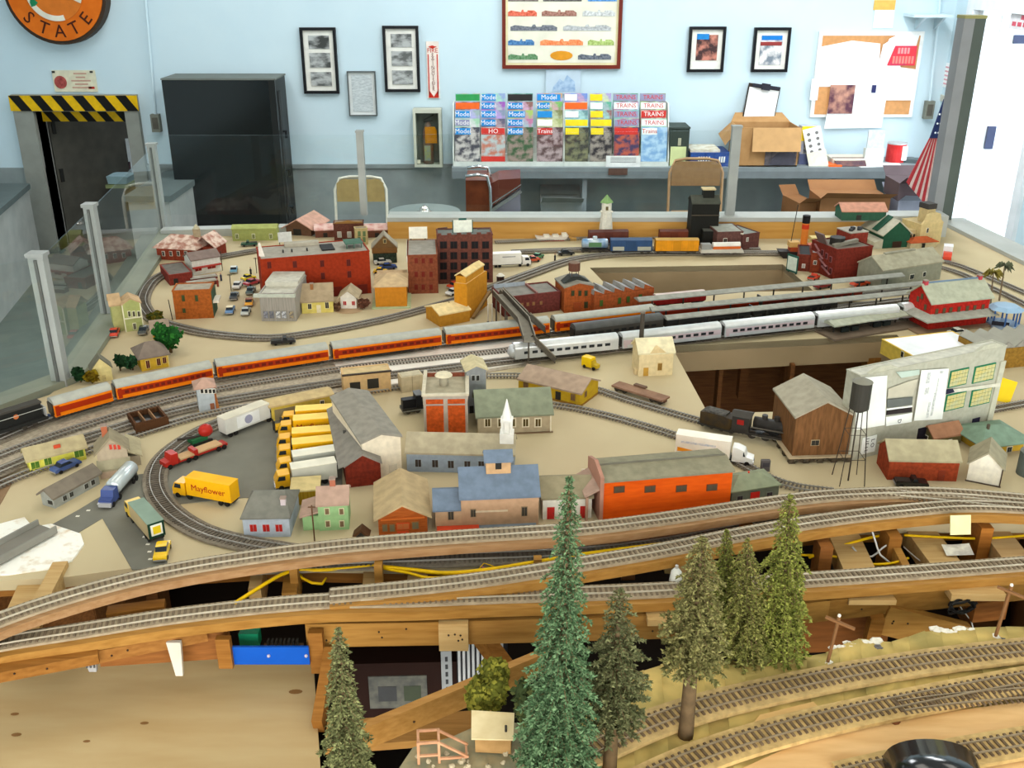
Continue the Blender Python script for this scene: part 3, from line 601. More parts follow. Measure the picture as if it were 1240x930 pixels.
MB().box(.02, -.078, .02, .06, -.04, .13).build('white_band', WH, t)
tag(obj('dark_binder', MB().box(-.18, -.05, 0, .18, .05, .03).mesh('dark_binder'), mat((86, 96, 98), None, 8, .4), None, on(1115, Yk + .2), (0, 0, R(-28))), 'dark flat binder at the right end of the counter', 'binder')

# bulletin board
a, b, c, d = wallrect(985, 38, 1110, 155, Y0); w, h = (c - a) / 2, d - b
t = thing('bulletin_board', 'white-framed cork bulletin board crowded with papers', 'bulletin board', ((a + c) / 2, Y0, b))
MB().box(-w, -.02, h * .12, w, 0, h).build('frame', WH, t); MB().box(-w + .03, -.024, h * .15, w - .03, -.019, h - .03).build('cork', mat((208, 150, 96), None, 30), t)
pap = mat((246, 247, 246), None, 6, .5)
for i, (u0, v0, u1, v1, tl) in enumerate(((-.98, .44, .25, .88, 6), (-.7, .0, .42, .48, -2), (.05, .30, .92, .62, 0), (.18, .60, .62, .90, 3), (.28, .84, .85, .96, -3))):
    MB().prism([(u0 * w, v0 * h), (u1 * w, (v0 + .01 * (i % 2)) * h), (u1 * w - .01 * tl * .5, v1 * h), ((u0 + u1) / 2 * w, (v1 + .03) * h), (u0 * w + .02, (v1 - .03) * h)], 'y', -.028 - .003 * i, -.024 - .003 * i).build('paper', pap, t)
MB().box(-.68 * w, -.040, .16 * h, -.2 * w, -.036, .46 * h).build('train_photo', mat((190, 140, 120), (90, 56, 70), 16), t)
MB().prism([(.35 * w, .66 * h), (.88 * w, .66 * h), (.88 * w, .86 * h), (.46 * w, .86 * h)], 'y', -.043, -.039).build('red_poster', mat((226, 60, 66), (190, 60, 90), 14), t)
for k in range(4): MB().box((.52 + .06 * k) * w, -.046, .78 * h, (.56 + .06 * k) * w, -.043, .84 * h).build('print', mat((250, 150, 150), None), t)
for k in range(7): MB().box((.44 + .06 * k) * w, -.046, .68 * h, (.48 + .06 * k) * w, -.043, .755 * h).build('print', mat((250, 130, 120), None), t)
MB().box(.12 * w, -.046, .38 * h, .2 * w, -.042, .46 * h).build('dark_mark', mat((50, 54, 100), None), t)
MB().box(-w - .02, -.03, .30 * h, -w * .9, -.02, .52 * h).build('paper', pap, t)
plate('orange_notice', 'orange and white notice pinned above the bulletin board', 'notice', 1058, 0, 1084, 12, Y0, mat((236, 186, 96), None), .004)
plate('white_notice', 'white notice sheet pinned just above the bulletin board', 'notice', 1058, 12, 1082, 34, Y0, pap, .005)
a, b = V(1100, 17, YW - .1), V(1146, 20, YW - .1)
t = thing('wall_shelf', 'small pale blue wall shelf in the upper right corner', 'shelf', (a.x, YW, a.z))
MB().box(0, -.22, -.02, b.x - a.x, 0, .0).build('board', m_wall, t); MB().prism([(0, -.02), (-.18, -.02), (0, -.12)], 'x', .1, .12).build('bracket', m_wall, t); MB().prism([(0, -.02), (-.18, -.02), (0, -.12)], 'x', .25, .27).build('bracket', m_wall, t)

# right wall notices
def rw(name, label, y0, y1, z0, z1, m): return tag(MB().box(XR - .006, y0, z0, XR, y1, z1).build(name, m), label, 'notice')
def rpt(px, py): d = ray(px, py); t = XR / d.x; return d.y * t, T + H + d.z * t
p, q = rpt(1143, 75), rpt(1160, 110)
t = thing('taped_notice', 'white notice with red writing and blue tape on the right wall', 'notice', (XR, p[0], q[1]))
MB().box(-.006, q[0] - p[0], 0, 0, 0, p[1] - q[1]).build('sheet', pap, t)
hh = p[1] - q[1]
for k in range(5): MB().box(-.008, (q[0] - p[0]) * .85, hh * (.12 + .17 * k), -.006, (q[0] - p[0]) * .2, hh * (.18 + .17 * k)).build('text_line', mat((230, 170, 176), None), t)
for (u, z) in ((.05, hh), (.95, hh * .97), (.0, .0)): MB().box(-.01, (q[0] - p[0]) * u - .03, z - .04, -.007, (q[0] - p[0]) * u + .03, z + .02).build('tape', mat((40, 110, 190), None), t)
p, q = rpt(1136, 113), rpt(1146, 124)
tag(MB().box(XR - .01, q[0], q[1], XR, p[0], p[1]).build('light_switch', mat((206, 204, 190), None)), 'pale switch plate below the taped notice', 'switch')
p, q = rpt(1226, 14), rpt(1262, 40)
t = thing('red_letter_sign', 'white sign with red lettering above the bright doorway', 'sign', (XR, p[0], q[1]))
MB().box(-.008, q[0] - p[0], 0, 0, 0, p[1] - q[1]).build('plate', mat((226, 222, 224), None), t)
for k in range(5): MB().box(-.010, (q[0] - p[0]) * (.9 - .17 * k), (p[1] - q[1]) * .2, -.008, (q[0] - p[0]) * (.78 - .17 * k), (p[1] - q[1]) * .45).build('print', mat((206, 90, 106), None), t)
for k in range(2): MB().box(-.010, (q[0] - p[0]) * (.7 - .2 * k), (p[1] - q[1]) * .6, -.008, (q[0] - p[0]) * (.55 - .2 * k), (p[1] - q[1]) * .85).build('print', mat((206, 90, 106), None), t)
# flag on a pole near the doorway
fq = V(1133, 120, 6.6)
t = thing('flag', 'small striped flag with starred blue corner hanging beside the grey post', 'flag', (fq.x, 6.6, V(1129, 230, 6.6).z))
fh = fq.z - V(1136, 230, 6.6).z
MB().cyl(.07, .02, -1.0, fh + .12, .008, 8).build('pole', mat((150, 120, 80), None), t)
for i in range(9):
    q = [(-.085 + .02 * i, .05 - .02 * i), (-.085 + .02 * (i + 1), .05 - .02 * (i + 1)), (.025 + .006 * (i + 1), fh * .60), (.025 + .006 * i, fh * .60)]
    MB().prism([(x - .02, z) for x, z in q], 'y', -.004 + .006 * (i % 2), .004 + .006 * (i % 2)).build('stripe', mat((176, 56, 60), None) if i % 2 == 0 else mat((226, 200, 190), None), t)
MB().prism([(-.0, fh * .58), (.07, fh * .58), (.07, fh), (.05, fh)], 'y', -.008, .0).build('canton', mat((36, 46, 84), None), t)
for i in range(3):
    for j in range(2 - (i == 2)): MB().prism([(.03 + .02 * j + .012 * math.cos(k * 1.2566 + 1.57) * (1 if k % 1 == 0 else 1) * .6 + .004 * i, fh * (.64 + .1 * i) + .007 * math.sin(k * 1.2566 + 1.57)) for k in range(5)], 'y', -.01, -.008).build('star', WH, t)

# floor-standing things seen over the back rail
def tubechair(label, x0, x1, ytop, Y, col, frame, metal):
    a, b = V(x0, ytop, Y), V(x1, ytop, Y); w = (b.x - a.x) / 2; zt = a.z
    t = thing('folding_chair', label, 'chair', ((a.x + b.x) / 2, Y, 0), 0)
    fm = mat(frame, None, 20, .3, metal=metal); pm = mat(col, None, 20, .45)
    pts = [(-w, -.42, .0), (-w, 0, zt * .45), (-w, .05, zt * .9), (-w * .8, .06, zt * .985), (-w * .4, .06, zt), (w * .4, .06, zt), (w * .8, .06, zt * .985), (w, .05, zt * .9), (w, 0, zt * .45), (w, -.42, 0)]
    m = MB(); m.tube(pts, .011, 8); m.smooth = True; m.build('back_frame', fm, t)
    pr = [(-w * .92, zt * .86), (w * .92, zt * .86), (w * .92, zt * .95), (w * .7, zt * .982), (-w * .7, zt * .982), (-w * .92, zt * .95)]
    pr = [(-w * .93, zt * .80)] + [(w * .93, zt * .80)] + pr[2:]
    MB().prism(pr, 'y', .045, .06).build('backrest', pm, t)
    MB().box(-w * .88, -.40, .43, w * .88, -.02, .46).build('seat', pm, t)
    for s in (-1, 1): MB().tube([(s * w * .86, .30, 0), (s * w * .86, -.1, .44)], .010, 8).build('leg', fm, t)
    MB().tube([(-w * .9, -.02, zt * .62), (w * .9, -.02, zt * .62)], .008, 6).build('stretcher', fm, t)
tubechair('tan folding chair with pale tube frame below the tall photo frames', 403, 466, 216, 7.0, (176, 152, 100), (210, 206, 190), 0.2)
tubechair('brown metal folding chair in front of the counter', 813, 878, 194, 7.2, (150, 116, 80), (160, 126, 90), 0.1)
q = V(514, 256, 6.3)
t = thing('round_table', 'grey round table standing behind the barrier', 'table', (q.x, 6.3, 0))
MB().cyl(0, 0, q.z - .03, q.z, .23, 36).build('tabletop', mat((116, 126, 122), None, 8, .35), t); MB().cyl(0, 0, 0, q.z - .03, .03, 10).build('pedestal', m_gray, t); MB().cyl(0, 0, 0, .03, .2, 20).build('base', m_gray, t)
t = thing('desk_bell', 'shiny domed bell standing on the round grey table', 'bell', (q.x, 6.3, q.z))
mb = MB(); mb.tube([(0, 0, 0), (0, 0, .004), (0, 0, .018), (0, 0, .032), (0, 0, .04)], [.05, .03, .03, .02, .004], 16); mb.smooth = True; mb.build('dome', mat((220, 214, 204), None, 8, .2, metal=.8), t)
MB().cyl(0, 0, .04, .048, .006, 8).build('button', mat((180, 180, 180), None, metal=.8), t)
q = V(600, 262, 6.7); u = .0055
t = thing('lounge_chair', 'brown vinyl chair with chrome arm tubes under the counter', 'chair', (q.x, 6.7, 0))
zt = V(600, 213, 6.7).z; mv = mat((120, 62, 36), (92, 46, 28), 8, .3); ch = mat((205, 210, 212), None, 8, .15, metal=.9)
MB().box(-.20, 0, .3, -.04, .35, zt - .03).build('backrest', mv, t)
MB().prism([(-.04, zt - .22), (.17, zt - .08), (.17, zt - .02), (.02, zt - .03), (-.04, zt - .06)], 'y', .02, .34).build('seat', mat((104, 56, 44), None, 8, .3), t)
MB().prism([(-.03, zt - .26), (.17, zt - .12), (.17, .3), (-.03, .3)], 'y', .03, .33).build('side_panel', mat((138, 136, 150), None, 8), t)
for yy in (0.0, .3):
    m = MB(); m.tube([(-.20, yy - .01, zt), (-.12, yy - .01, zt + .01), (-.055, yy - .01, zt), (-.035, yy - .01, zt - .08), (-.03, yy - .01, zt - .26), (-.02, yy - .01, 0)], .011, 8); m.smooth = True; m.build('chrome_tube', ch, t)
MB().bar((-.03, -.01, zt - .235), (.175, -.01, zt - .10), .01, .02).bar((-.03, -.01, zt - .19), (.175, -.01, zt - .055), .008, .008).build('armrest', ch, t)
MB().cyl(.15, 0.01, 0, .3, .014, 8).build('leg', ch, t)
def carton(label, x0, x1, y0, y1, Y, m, rz=0, nm='cardboard_box', base=0.):
    a, b, c, d = wallrect(x0, y0, x1, y1, Y); b = base; w, h = (c - a) / 2, d - b
    t = thing(nm, label, 'box', ((a + c) / 2, Y + .15, b), R(rz)); MB().box(-w, -.15, 0, w, .15, h).build('body', m, t)
    MB().add([(-w, -.15, h), (w, -.15, h), (w * 1.05, -.25, h + .05), (-w * .95, -.25, h + .06)], [(0, 1, 2, 3)]).build('flap', m, t); MB().add([(-w, .15, h), (w, .15, h), (w, .24, h + .06), (-w, .24, h + .06)], [(0, 1, 2, 3)]).build('flap', m, t)
carton('open brown carton under the right part of the counter', 992, 1076, 240, 275, 7.3, mat((150, 104, 66), None, 8), 0)
carton('dark carton stacked under the end of the counter', 1088, 1132, 222, 242, 7.3, mat((92, 78, 80), None, 8), 0, base=V(1108, 243, 7.3).z)
carton('pale lavender carton under the end of the counter below the dark one', 1086, 1130, 243, 275, 7.3, mat((150, 152, 166), None, 8), 0)
carton('small brown carton near the counter leg', 962, 984, 246, 275, 7.35, mat((140, 96, 60), None, 8), 10)
carton('grey bin standing below the counter behind the lounge chair', 655, 705, 245, 275, 7.75, mat((140, 146, 144), None, 8), 0, 'storage_bin')

# ------------------------------------------------------------------ railway tracks
m_tie = mat((116, 106, 94), (96, 88, 78), 60, .9); m_rail = mat((176, 172, 164), None, 40, .4, metal=.3)
m_tie2 = mat((128, 112, 92), (108, 94, 76), 60, .9); m_rail2 = mat((196, 186, 164), None, 40, .4, metal=.3)
m_cork = mat((136, 126, 110), (118, 108, 94), 90, .95); m_cork2 = mat((168, 152, 126), (150, 134, 110), 70, .95)
def track(label, pts, bed=None, z=0.0, tm=None, rm=None, bedw=.042, bedh=.004, sp=.0075):
    """pts: (px, py) or (px, py, z)"""
    P3 = [W(p[0], p[1], p[2] if len(p) > 2 else z) for p in pts]
    path = smooth_path(P3, .02); o = path[len(path) // 2].copy()
    t = thing('railway_track', label, 'track', o); path = [p - o for p in path]
    if bed: ribbon(path, bedw, .0005, bedh).build('roadbed', bed, t)
    h = bedh if bed else .0015
    ties = MB(); acc = 0.0
    for i in range(len(path) - 1):
        a, b = path[i], path[i + 1]; L = (b - a).length; d = (b - a).normalized(); s = Vector((-d.y, d.x, 0)).normalized()
        while acc < L:
            c = a + d * acc; u = s * .0148; v = d * .0016; up = Vector((0, 0, h)); hi = Vector((0, 0, h + .0018))
            ties.add([c - u - v + up, c + u - v + up, c + u + v + up, c - u + v + up, c - u - v + hi, c + u - v + hi, c + u + v + hi, c - u + v + hi],
                     [(4, 5, 6, 7), (0, 1, 5, 4), (1, 2, 6, 5), (2, 3, 7, 6), (3, 0, 4, 7)]); acc += sp
        acc -= L
    ties.build('ties', tm or m_tie, t, kind='stuff')
    for s in (-1, 1): ribbon(path, .0013, h + .0018, h + .0042, s * .0083).build('rail', rm or m_rail, t)
    return t, path, o
track('outermost main track under the orange passenger train', [(-60, 558), (0, 533), (62, 508), (137, 486), (258, 459), (400, 437), (470, 428), (535, 419), (600, 411), (664, 404), (790, 389), (915, 374), (1040, 360), (1110, 352)], m_cork, .001)
track('second main track that carries the dark grey cars', [(-60, 580), (0, 552), (100, 517), (240, 477), (410, 448), (520, 435), (620, 424), (690, 414), (800, 400), (900, 387), (1000, 375), (1100, 363)], None, .003)
track('third main track under the silver passenger train', [(-60, 600), (0, 572), (100, 533), (240, 492), (410, 464), (520, 449), (620, 437), (748, 423), (870, 409), (982, 397), (1120, 383)], m_cork, .003, bedh=.003)
track('fourth main track passing behind the tan depot', [(-60, 622), (0, 588), (110, 546), (240, 505), (330, 490), (410, 480), (480, 470), (560, 460)], None, .002)
track('curved track on grey roadbed around the asphalt yard', [(400, 676), (340, 667), (290, 658), (245, 645), (208, 622), (189, 594), (192, 566), (214, 542), (255, 518), (305, 501), (350, 491)], m_cork, .001)
track('long curved track leading to the steam engine', [(590, 456), (640, 457), (712, 470), (760, 485), (820, 503), (880, 519), (940, 530), (1000, 541), (1040, 549)], None, .001)
track('siding in front of the yellow station heading behind the white truck', [(664, 491), (700, 496), (760, 511), (825, 531), (880, 553), (930, 580), (965, 591), (1010, 597)], None, .001)
track('curved branch track around the village at the back left', [(590, 353), (560, 362), (525, 372), (480, 384), (440, 393), (392, 402), (328, 410), (263, 406), (224, 399), (190, 389), (176, 376), (173, 361), (184, 342), (206, 329)], m_cork, .001)
track('back curve of the village loop past the pale green shed', [(240, 318), (271, 311), (317, 303), (345, 300)], m_cork, .002)
track('back freight track carrying tank car and boxcars', [(590, 352), (640, 333), (690, 316), (740, 309), (800, 307), (900, 307), (1000, 307)], m_cork, .002, bedw=.05)
track('rear siding for the tank car and boxcars', [(620, 306), (700, 303), (800, 302), (920, 302)], m_cork, .002)
track('farthest siding below the wooden back board', [(600, 294), (690, 290), (790, 288), (850, 288)], None, .002)
track('outer track on the pale right edge beside the palms', [(1120, 312), (1160, 322), (1210, 342), (1270, 368)], None, .002)
track('inner track on the pale right edge beside the palms', [(1120, 320), (1160, 331), (1210, 354), (1270, 384)], None, .002)
track('short track behind the grey factory at the right edge', [(1150, 507), (1200, 497), (1260, 486)], None, .001)

# ------------------------------------------------------------------ front: wooden grades
def grade(label, blabel, pts, w=.055, th=.018, bm=None, off=-.005, **k):
    t, path, o = track(label, pts, m_cork2, tm=m_tie2, rm=m_rail2, bedw=.036, sp=.008, **k)
    b = ribbon(path, w, -th, .0004, off).build('subroadbed', bm or m_pine, t)
    return t
gA = grade('highest wooden grade sweeping across below the town buildings', '', [(-80, 790, .03), (0, 752, .03), (100, 719, .032), (200, 694, .034), (300, 677, .036), (420, 662, .036), (560, 651, .036), (700, 642, .036), (800, 630, .036), (900, 615, .036), (1000, 602, .036), (1100, 598, .036), (1180, 601, .036), (1300, 612, .036)], .044, .012, wood((166, 130, 92), (140, 102, 64)))
track('turnout rails joining the highest grade near the right edge', [(1060, 597, .0362), (1120, 603, .0362), (1180, 609, .0362), (1300, 622, .0362)], None, tm=m_tie2, rm=m_rail2)
gB = grade('middle wooden grade climbing to the right above the open frame', '', [(400, 723, .012), (450, 718, .014), (520, 711, .017), (600, 701, .02), (700, 685, .024), (800, 668, .028), (900, 648, .03), (1000, 631, .032), (1100, 619, .034), (1180, 614, .035), (1300, 620, .036)], .042, .014)
gC = grade('lowest front wooden grade along the open frame', '', [(-80, 800, .0), (0, 781, .0), (100, 765, .002), (200, 749, .004), (300, 737, .006), (400, 729, .008), (500, 727, .006), (600, 723, .004), (700, 720, .003), (800, 716, .003), (900, 709, .003), (1000, 702, .003), (1100, 695, .003), (1240, 684, .003), (1320, 678, .003)], .048, .014)
track('shaded lower track hidden below the highest grade', [(300, 688), (420, 683), (560, 678), (700, 672), (800, 660), (880, 646), (960, 633), (1040, 626)], m_cork, .001)
def timber(label, a, b, w, h, m=None, nm='timber', nails=0):
    """plain plank between two world points, with nail heads as parts"""
    a, b = Vector(a), Vector(b); c = (a + b) / 2; d = b - a
    t = thing(nm, label, 'timber', c)
    MB().bar(a - c, b - c, w, h).build('plank', m or m_pine, t)
    dn = d.normalized(); u = dn.cross(Vector((0, 0, 1))); u.normalize(); q = u.cross(dn)
    for i in range(nails):
        p = dn * (d.length * (random.uniform(-.42, .42))) + q * random.uniform(-.3, .3) * h + (u * (w / 2 + .0004))
        if p.y > 0: p = p - u * (w + .0008)
        MB().ball(p, .0016, 6, 4).build('nail', mat((60, 44, 32), None), t)
    return t
def tb(label, p, q, z, w, h, m=None, nails=0, z2=None): return timber(label, W(p[0], p[1], z), W(q[0], q[1], z if z2 is None else z2), w, h, m, nails=nails)
# beams below the lowest grade
tb('long front beam under the lowest grade, left of the splice block', (372, 765), (556, 762), -.036, .02, .040, m_pine, 5)
tb('long front beam under the lowest grade, right of the splice block', (544, 762), (830, 754), -.036, .02, .040, wood((166, 122, 62), (136, 92, 38)), 3)
tb('front beam behind the conifers', (826, 754), (1000, 735), -.034, .02, .036, wood((156, 114, 54), (128, 88, 36)), 2)
tb('front beam at the right under the lowest grade', (996, 735), (1300, 704), -.034, .02, .036, wood((146, 104, 46), (116, 78, 30)), 4)
tb('plank under the lowest grade at the far left', (-60, 824), (120, 790), -.018, .03, .016, m_pine2, 2)
tb('second plank overlapping under the lowest grade at left', (60, 800), (250, 762), -.022, .03, .020, wood((160, 110, 54), (128, 82, 34)), 3)
tb('dark rail behind the plywood sheet below the lowest grade', (120, 786), (278, 776), -.045, .015, .05, wood((150, 96, 46), (116, 70, 32)), 2)
tb('thin plank lying between the two left grades', (130, 742), (200, 733), .0, .02, .010, m_pine2, 2)
q = W(550, 762, -.036)
timber('pale splice block screwed on the front beam', q + Vector((-.021, -.014, 0)), q + Vector((.021, -.014, 0)), .012, .046, m_pale, nails=5)
# joists running away from the viewer
def joist(label, x, y0, y1, z, w, h, m=None, dx=0): return tb(label, (x, y0), (x + dx, y1), z, w, h, m)
joist('wide pale plywood joist at the far left under the highest grade', 25, 760, 700, -.02, .05, .02, m_pale, 25)
joist('pale joist leaning beside the wide plywood one', 47, 745, 690, -.006, .022, .03, m_pale, 28)
joist('joist carrying the yellow wires at left', 310, 730, 695, -.03, .018, .05, m_pale, 6)
joist('joist below the first riser', 352, 735, 695, -.035, .022, .05, m_pine, 4)
joist('joist below the second riser', 448, 730, 690, -.04, .02, .05, m_pale, 2)
joist('short joist with white terminals behind the middle grade', 505, 720, 690, -.03, .03, .03, m_pale, 2)
joist('pale joist with dark knots between the right risers', 1045, 712, 655, -.03, .05, .03, m_pale, -25)
joist('long pale joist right of the centre riser', 1150, 700, 640, -.03, .05, .03, m_pale, -45)
joist('pale joist at the right edge of the frame', 1235, 694, 640, -.03, .045, .03, wood((190, 158, 110), (166, 130, 84)), -40)
joist('narrow joist beside the centre riser', 1100, 703, 660, -.02, .012, .03, m_pine, -22)
joist('plank bed below the middle grade behind the conifers', 850, 712, 680, -.03, .06, .02, m_pale, -10)
joist('dark frame joist left of the olive conifer', 760, 722, 690, -.04, .02, .06, m_dkwood, 0)
# risers
def riser(label, x, y, zt, h, w=.014, d=.03, m=None):
    q = W(x, y, zt); return timber(label, (q.x, q.y, q.z - h), (q.x, q.y, q.z), d, w, m or m_pine2, 'riser')
def riser0(label, x, y, zt, h, w=.014, d=.012, m=None): q = W(x, y, 0); return timber(label, (q.x, q.y, T + zt - h), (q.x, q.y, T + zt), d, w, m or m_pine, 'riser')
riser0('riser standing left in front of the yellow wires', 357, 697, .022, .09, .014)
riser0('riser standing right of the first where the wires dip', 459, 696, .022, .09, .014)
riser0('small riser between the grades behind the big teal conifer', 651, 690, .022, .06, .012)
riser0('pale riser between the grades below the orange building', 810, 673, .022, .05, .014, .012, m_pale)
riser('wide block between the grades near the olive conifers', 903, 632, .014, .022, .05, .02, m_pine2)
riser('block between the grades left of the green can', 1000, 617, .014, .05, .026, .02, m_pine2)
riser('block between the grades beside the green can', 1084, 609, .014, .03, .022, .02, m_pine2)
riser('stout riser under the middle grade right of the conifers', 998, 656, .012, .10, .034, .02, wood((150, 96, 46), (116, 70, 32)))
riser('stout riser under the middle grade with wires tied to it', 1080, 643, .014, .11, .04, .02, m_pine2)
riser('broad dark riser below the yellow note', 1188, 630, .014, .10, .052, .02, wood((170, 108, 44), (136, 80, 28)))
riser('post left of the blue panel', 270, 772, -.02, .05, .010, .02); riser('post right of the blue panel', 382, 764, -.02, .07, .012, .02)
for (x, y, lb) in ((611, 757 - 30, 'pale cleat under the lowest grade near the right riser'), ):
    pass
q = W(1050, 718, -.020); timber('pale cleat under the lowest grade near the dark knots', q + Vector((-.035, 0, 0)), q + Vector((.035, 0, 0)), .05, .008, m_pale)
q = W(1176, 712, -.016); timber('pale cleat under the lowest grade with black wire coil', q + Vector((-.04, 0, 0)), q + Vector((.04, 0, 0)), .05, .012, m_pale)
q = W(815, 742, -.018); timber('pale cleat under the lowest grade behind the olive conifer', q + Vector((-.04, 0, 0)), q + Vector((.04, 0, 0)), .05, .01, m_pale)
# braces in the dark gap
timber('diagonal plank across the dark gap beside the shack', W(440, 892, -.06), W(660, 800, -.03), .012, .035, wood((180, 132, 70), (150, 104, 46)), nails=2)
timber('plank lying below the diagonal one', W(395, 893, -.10), W(600, 878, -.10), .05, .012, wood((170, 124, 66), (140, 98, 46)))
timber('upright stud in the dark gap below the splice block', W(575, 760, -.10), W(618, 818, -.14), .02, .03, m_pine2)
timber('upright plank at the edge of the plywood sheet', W(400, 790, -.06), W(385, 880, -.10), .014, .03, m_pine2)
timber('dark stud in the gap near the big conifer', W(656, 760, -.10), W(672, 800, -.2), .02, .02, m_pine2)
timber('triangular brace plank with screw holes in the right gap', W(1068, 748, -.06), W(1165, 772, -.10), .014, .05, m_pine, nails=3)
timber('upright stud at the left of the triangular brace', W(1062, 745, -.05), W(1052, 785, -.12), .02, .02, m_pine2)
timber('dark board at the back of the right gap', W(960, 755, -.10), W(1075, 750, -.10), .02, .10, wood((130, 78, 34), (100, 58, 24)))
timber('short brown block hanging in the right gap', W(1175, 738, -.06), W(1215, 734, -.06), .02, .035, wood((150, 92, 40), (116, 66, 28)))
# plywood sheet at lower left
pz = -.105
ply = thing('plywood_sheet', 'large bare plywood sheet at the lower left with knots', 'plywood', W(180, 870, pz))
o = ply.location.copy()
c = [(-120, 800), (379, 796), (390, 960), (-180, 960)]
me = fill([(a - o.x, b - o.y) for a, b in PX(c, pz)], [], -.012, 0, 'sheet')
obj('sheet', me, mat((190, 166, 122), (178, 150, 104), 5, .55, (1, 5, 1), .03, key='ply', lo=.3, hi=.7), ply)
for (x, y, s) in ((358, 838, .010), (175, 876, .006), (18, 865, .006), (20, 890, .007), (105, 898, .005)):
    q = W(x, y, pz) - o; mb = MB(); mb.add([(q.x + s * math.cos(k * .52), q.y + s * .5 * math.sin(k * .52), .0006) for k in range(12)], [tuple(range(12))]); mb.build('knot', mat((136, 98, 56), None), ply)
# blue control panel and electronics
q0, q1 = W(277, 795, -.055), W(375, 793, -.055)
t = thing('control_panel', 'bright blue metal control panel screwed below the lowest grade', 'panel', ((q0 + q1) / 2)); w = (q1 - q0).length / 2
MB().box(-w, -.002, -.014, w, .002, .016).build('plate', mat((20, 84, 180), (16, 76, 168), 14, .35), t)
for x in (-.93, 0, .93): MB().ball((x * w, -.003, .002), .0026, 8, 5).build('screw', mat((210, 200, 210), None, metal=.4), t)
t = thing('circuit_board', 'small green circuit unit behind the blue control panel', 'circuit', W(303, 772, -.05))
MB().box(-.014, -.008, -.01, .014, .008, .012).build('casing', mat((20, 120, 84), None, 20, .4), t)
for k in range(8): MB().box(.024 + .006 * k, -.004, -.014, .027 + .006 * k, .004, -.004).build('terminal', mat((60, 60, 56), None), t)
MB().box(.018, -.006, -.018, .075, .006, -.014).build('base', mat((90, 70, 50), None), t)
for i, (x, y, lb) in enumerate(((217, 775, 'white tapered bracket hanging below the lowest grade'), (116, 787, 'small metal striped clip below the lowest grade at left'))):
    q = W(x, y, -.03); t = thing('bracket', lb, 'bracket', q)
    MB().prism([(-.010, .012), (.010, .012), (.006, -.045 + .025 * i), (-.004, -.045 + .025 * i)], 'y', -.022, -.016).build('plate', mat(((214, 206, 190), (170, 168, 166))[i], None, 20, .5), t)
    if i: 
        for k in range(3): MB().box(-.006 + .005 * k, -.024, -.012, -.004 + .005 * k, -.022, .010).build('slot', mat((90, 88, 88), None), t)
# wires
def wire(label, pts, r, m, nm='wire'):
    P3 = [W(*p) for p in pts]; path = smooth_path(P3, .01); o = path[0].copy()
    mb = MB(); mb.tube([p - o for p in path], r, 6); mb.smooth = True
    return tag(obj(nm, mb.mesh(nm), m, None, o), label, 'wire', 'loose wires below the tracks')
m_yw = mat((236, 190, 12), None, 30, .4); m_ww = mat((206, 204, 200), None, 30, .4)
wire('thick yellow wire rising from the lowest grade at left to the first riser', [(284, 731, .01), (310, 714, .008), (340, 696, .006), (358, 690, .006)], .0030, m_yw)
wire('thick yellow wire running from the first riser to the second riser', [(358, 691, .004), (400, 690, .004), (455, 685, .004)], .0030, m_yw)
wire('yellow wire end curling in the gap beside the first riser', [(362, 692, -.006), (366, 700, -.008), (378, 706, -.012), (390, 707, -.012), (395, 700, -.01)], .0022, m_yw)
wire('thick yellow wire sagging from the second riser behind the big conifer', [(462, 686, .006), (500, 690, .006), (540, 694, .008), (590, 690, .010), (640, 682, .010), (700, 672, .012), (760, 664, .012), (825, 656, .012)], .0032, m_yw)
wire('second yellow wire sagging lower with white splices', [(464, 688, .004), (495, 694, .006), (520, 700, .008), (560, 697, .008), (600, 691, .010)], .0024, m_yw)
wire('thin pink wire looping below the highest grade', [(572, 664, .0), (576, 680, .004), (592, 690, .0), (606, 684, .0), (598, 677, .004), (585, 682, .004)], .0009, mat((206, 120, 150), None))
wire('thin yellow wire looping beside the pink one', [(578, 694, .0), (586, 682, .006), (602, 688, .002), (620, 688, .0)], .0009, m_yw)
wire('yellow wire across the right joists to the tied riser', [(980, 675, -.02), (1010, 664, -.02), (1050, 652, -.01), (1085, 645, -.01)], .0024, m_yw)
wire('lower yellow wire across the right joists', [(965, 672, -.02), (1010, 674, -.02), (1050, 683, -.02), (1080, 682, -.01), (1100, 676, -.01)], .0020, m_yw)
wire('yellow wire behind the yellow note', [(1095, 648, -.01), (1130, 650, -.012), (1190, 652, -.014), (1260, 647, -.014)], .0022, m_yw)
wire('white wire hanging from the middle grade to the tied riser', [(1055, 640, .02), (1060, 655, -.0), (1066, 672, -.012), (1078, 682, -.02)], .0016, m_ww)
wire('white wire looping left of the tied riser', [(1032, 662, -.01), (1040, 672, -.02), (1056, 674, -.02), (1068, 664, -.01), (1080, 656, .0)], .0016, m_ww)
wire('thin white wire drooping in the right dark gap', [(1094, 662, -.02), (1110, 676, -.03), (1130, 690, -.04)], .001, m_ww)
wire('thin white wire dangling below the black coil', [(1155, 722, -.03), (1165, 738, -.06), (1176, 752, -.08), (1180, 765, -.09)], .001, m_ww)
q = W(1155, 720, -.03); t = thing('wire_coil', 'black coil of wire hanging at the right under the lowest grade', 'wire coil', q)
mb = MB(); mb.tube(smooth_path([(.020 * math.cos(a * .9) + random.uniform(-.006, .006), -.03 + .006 * math.sin(a), .010 * math.sin(a * .9) + random.uniform(-.004, .004)) for a in range(22)], .004), .0022, 5); mb.build('coil', mat((26, 24, 22), None, 20, .4), t)
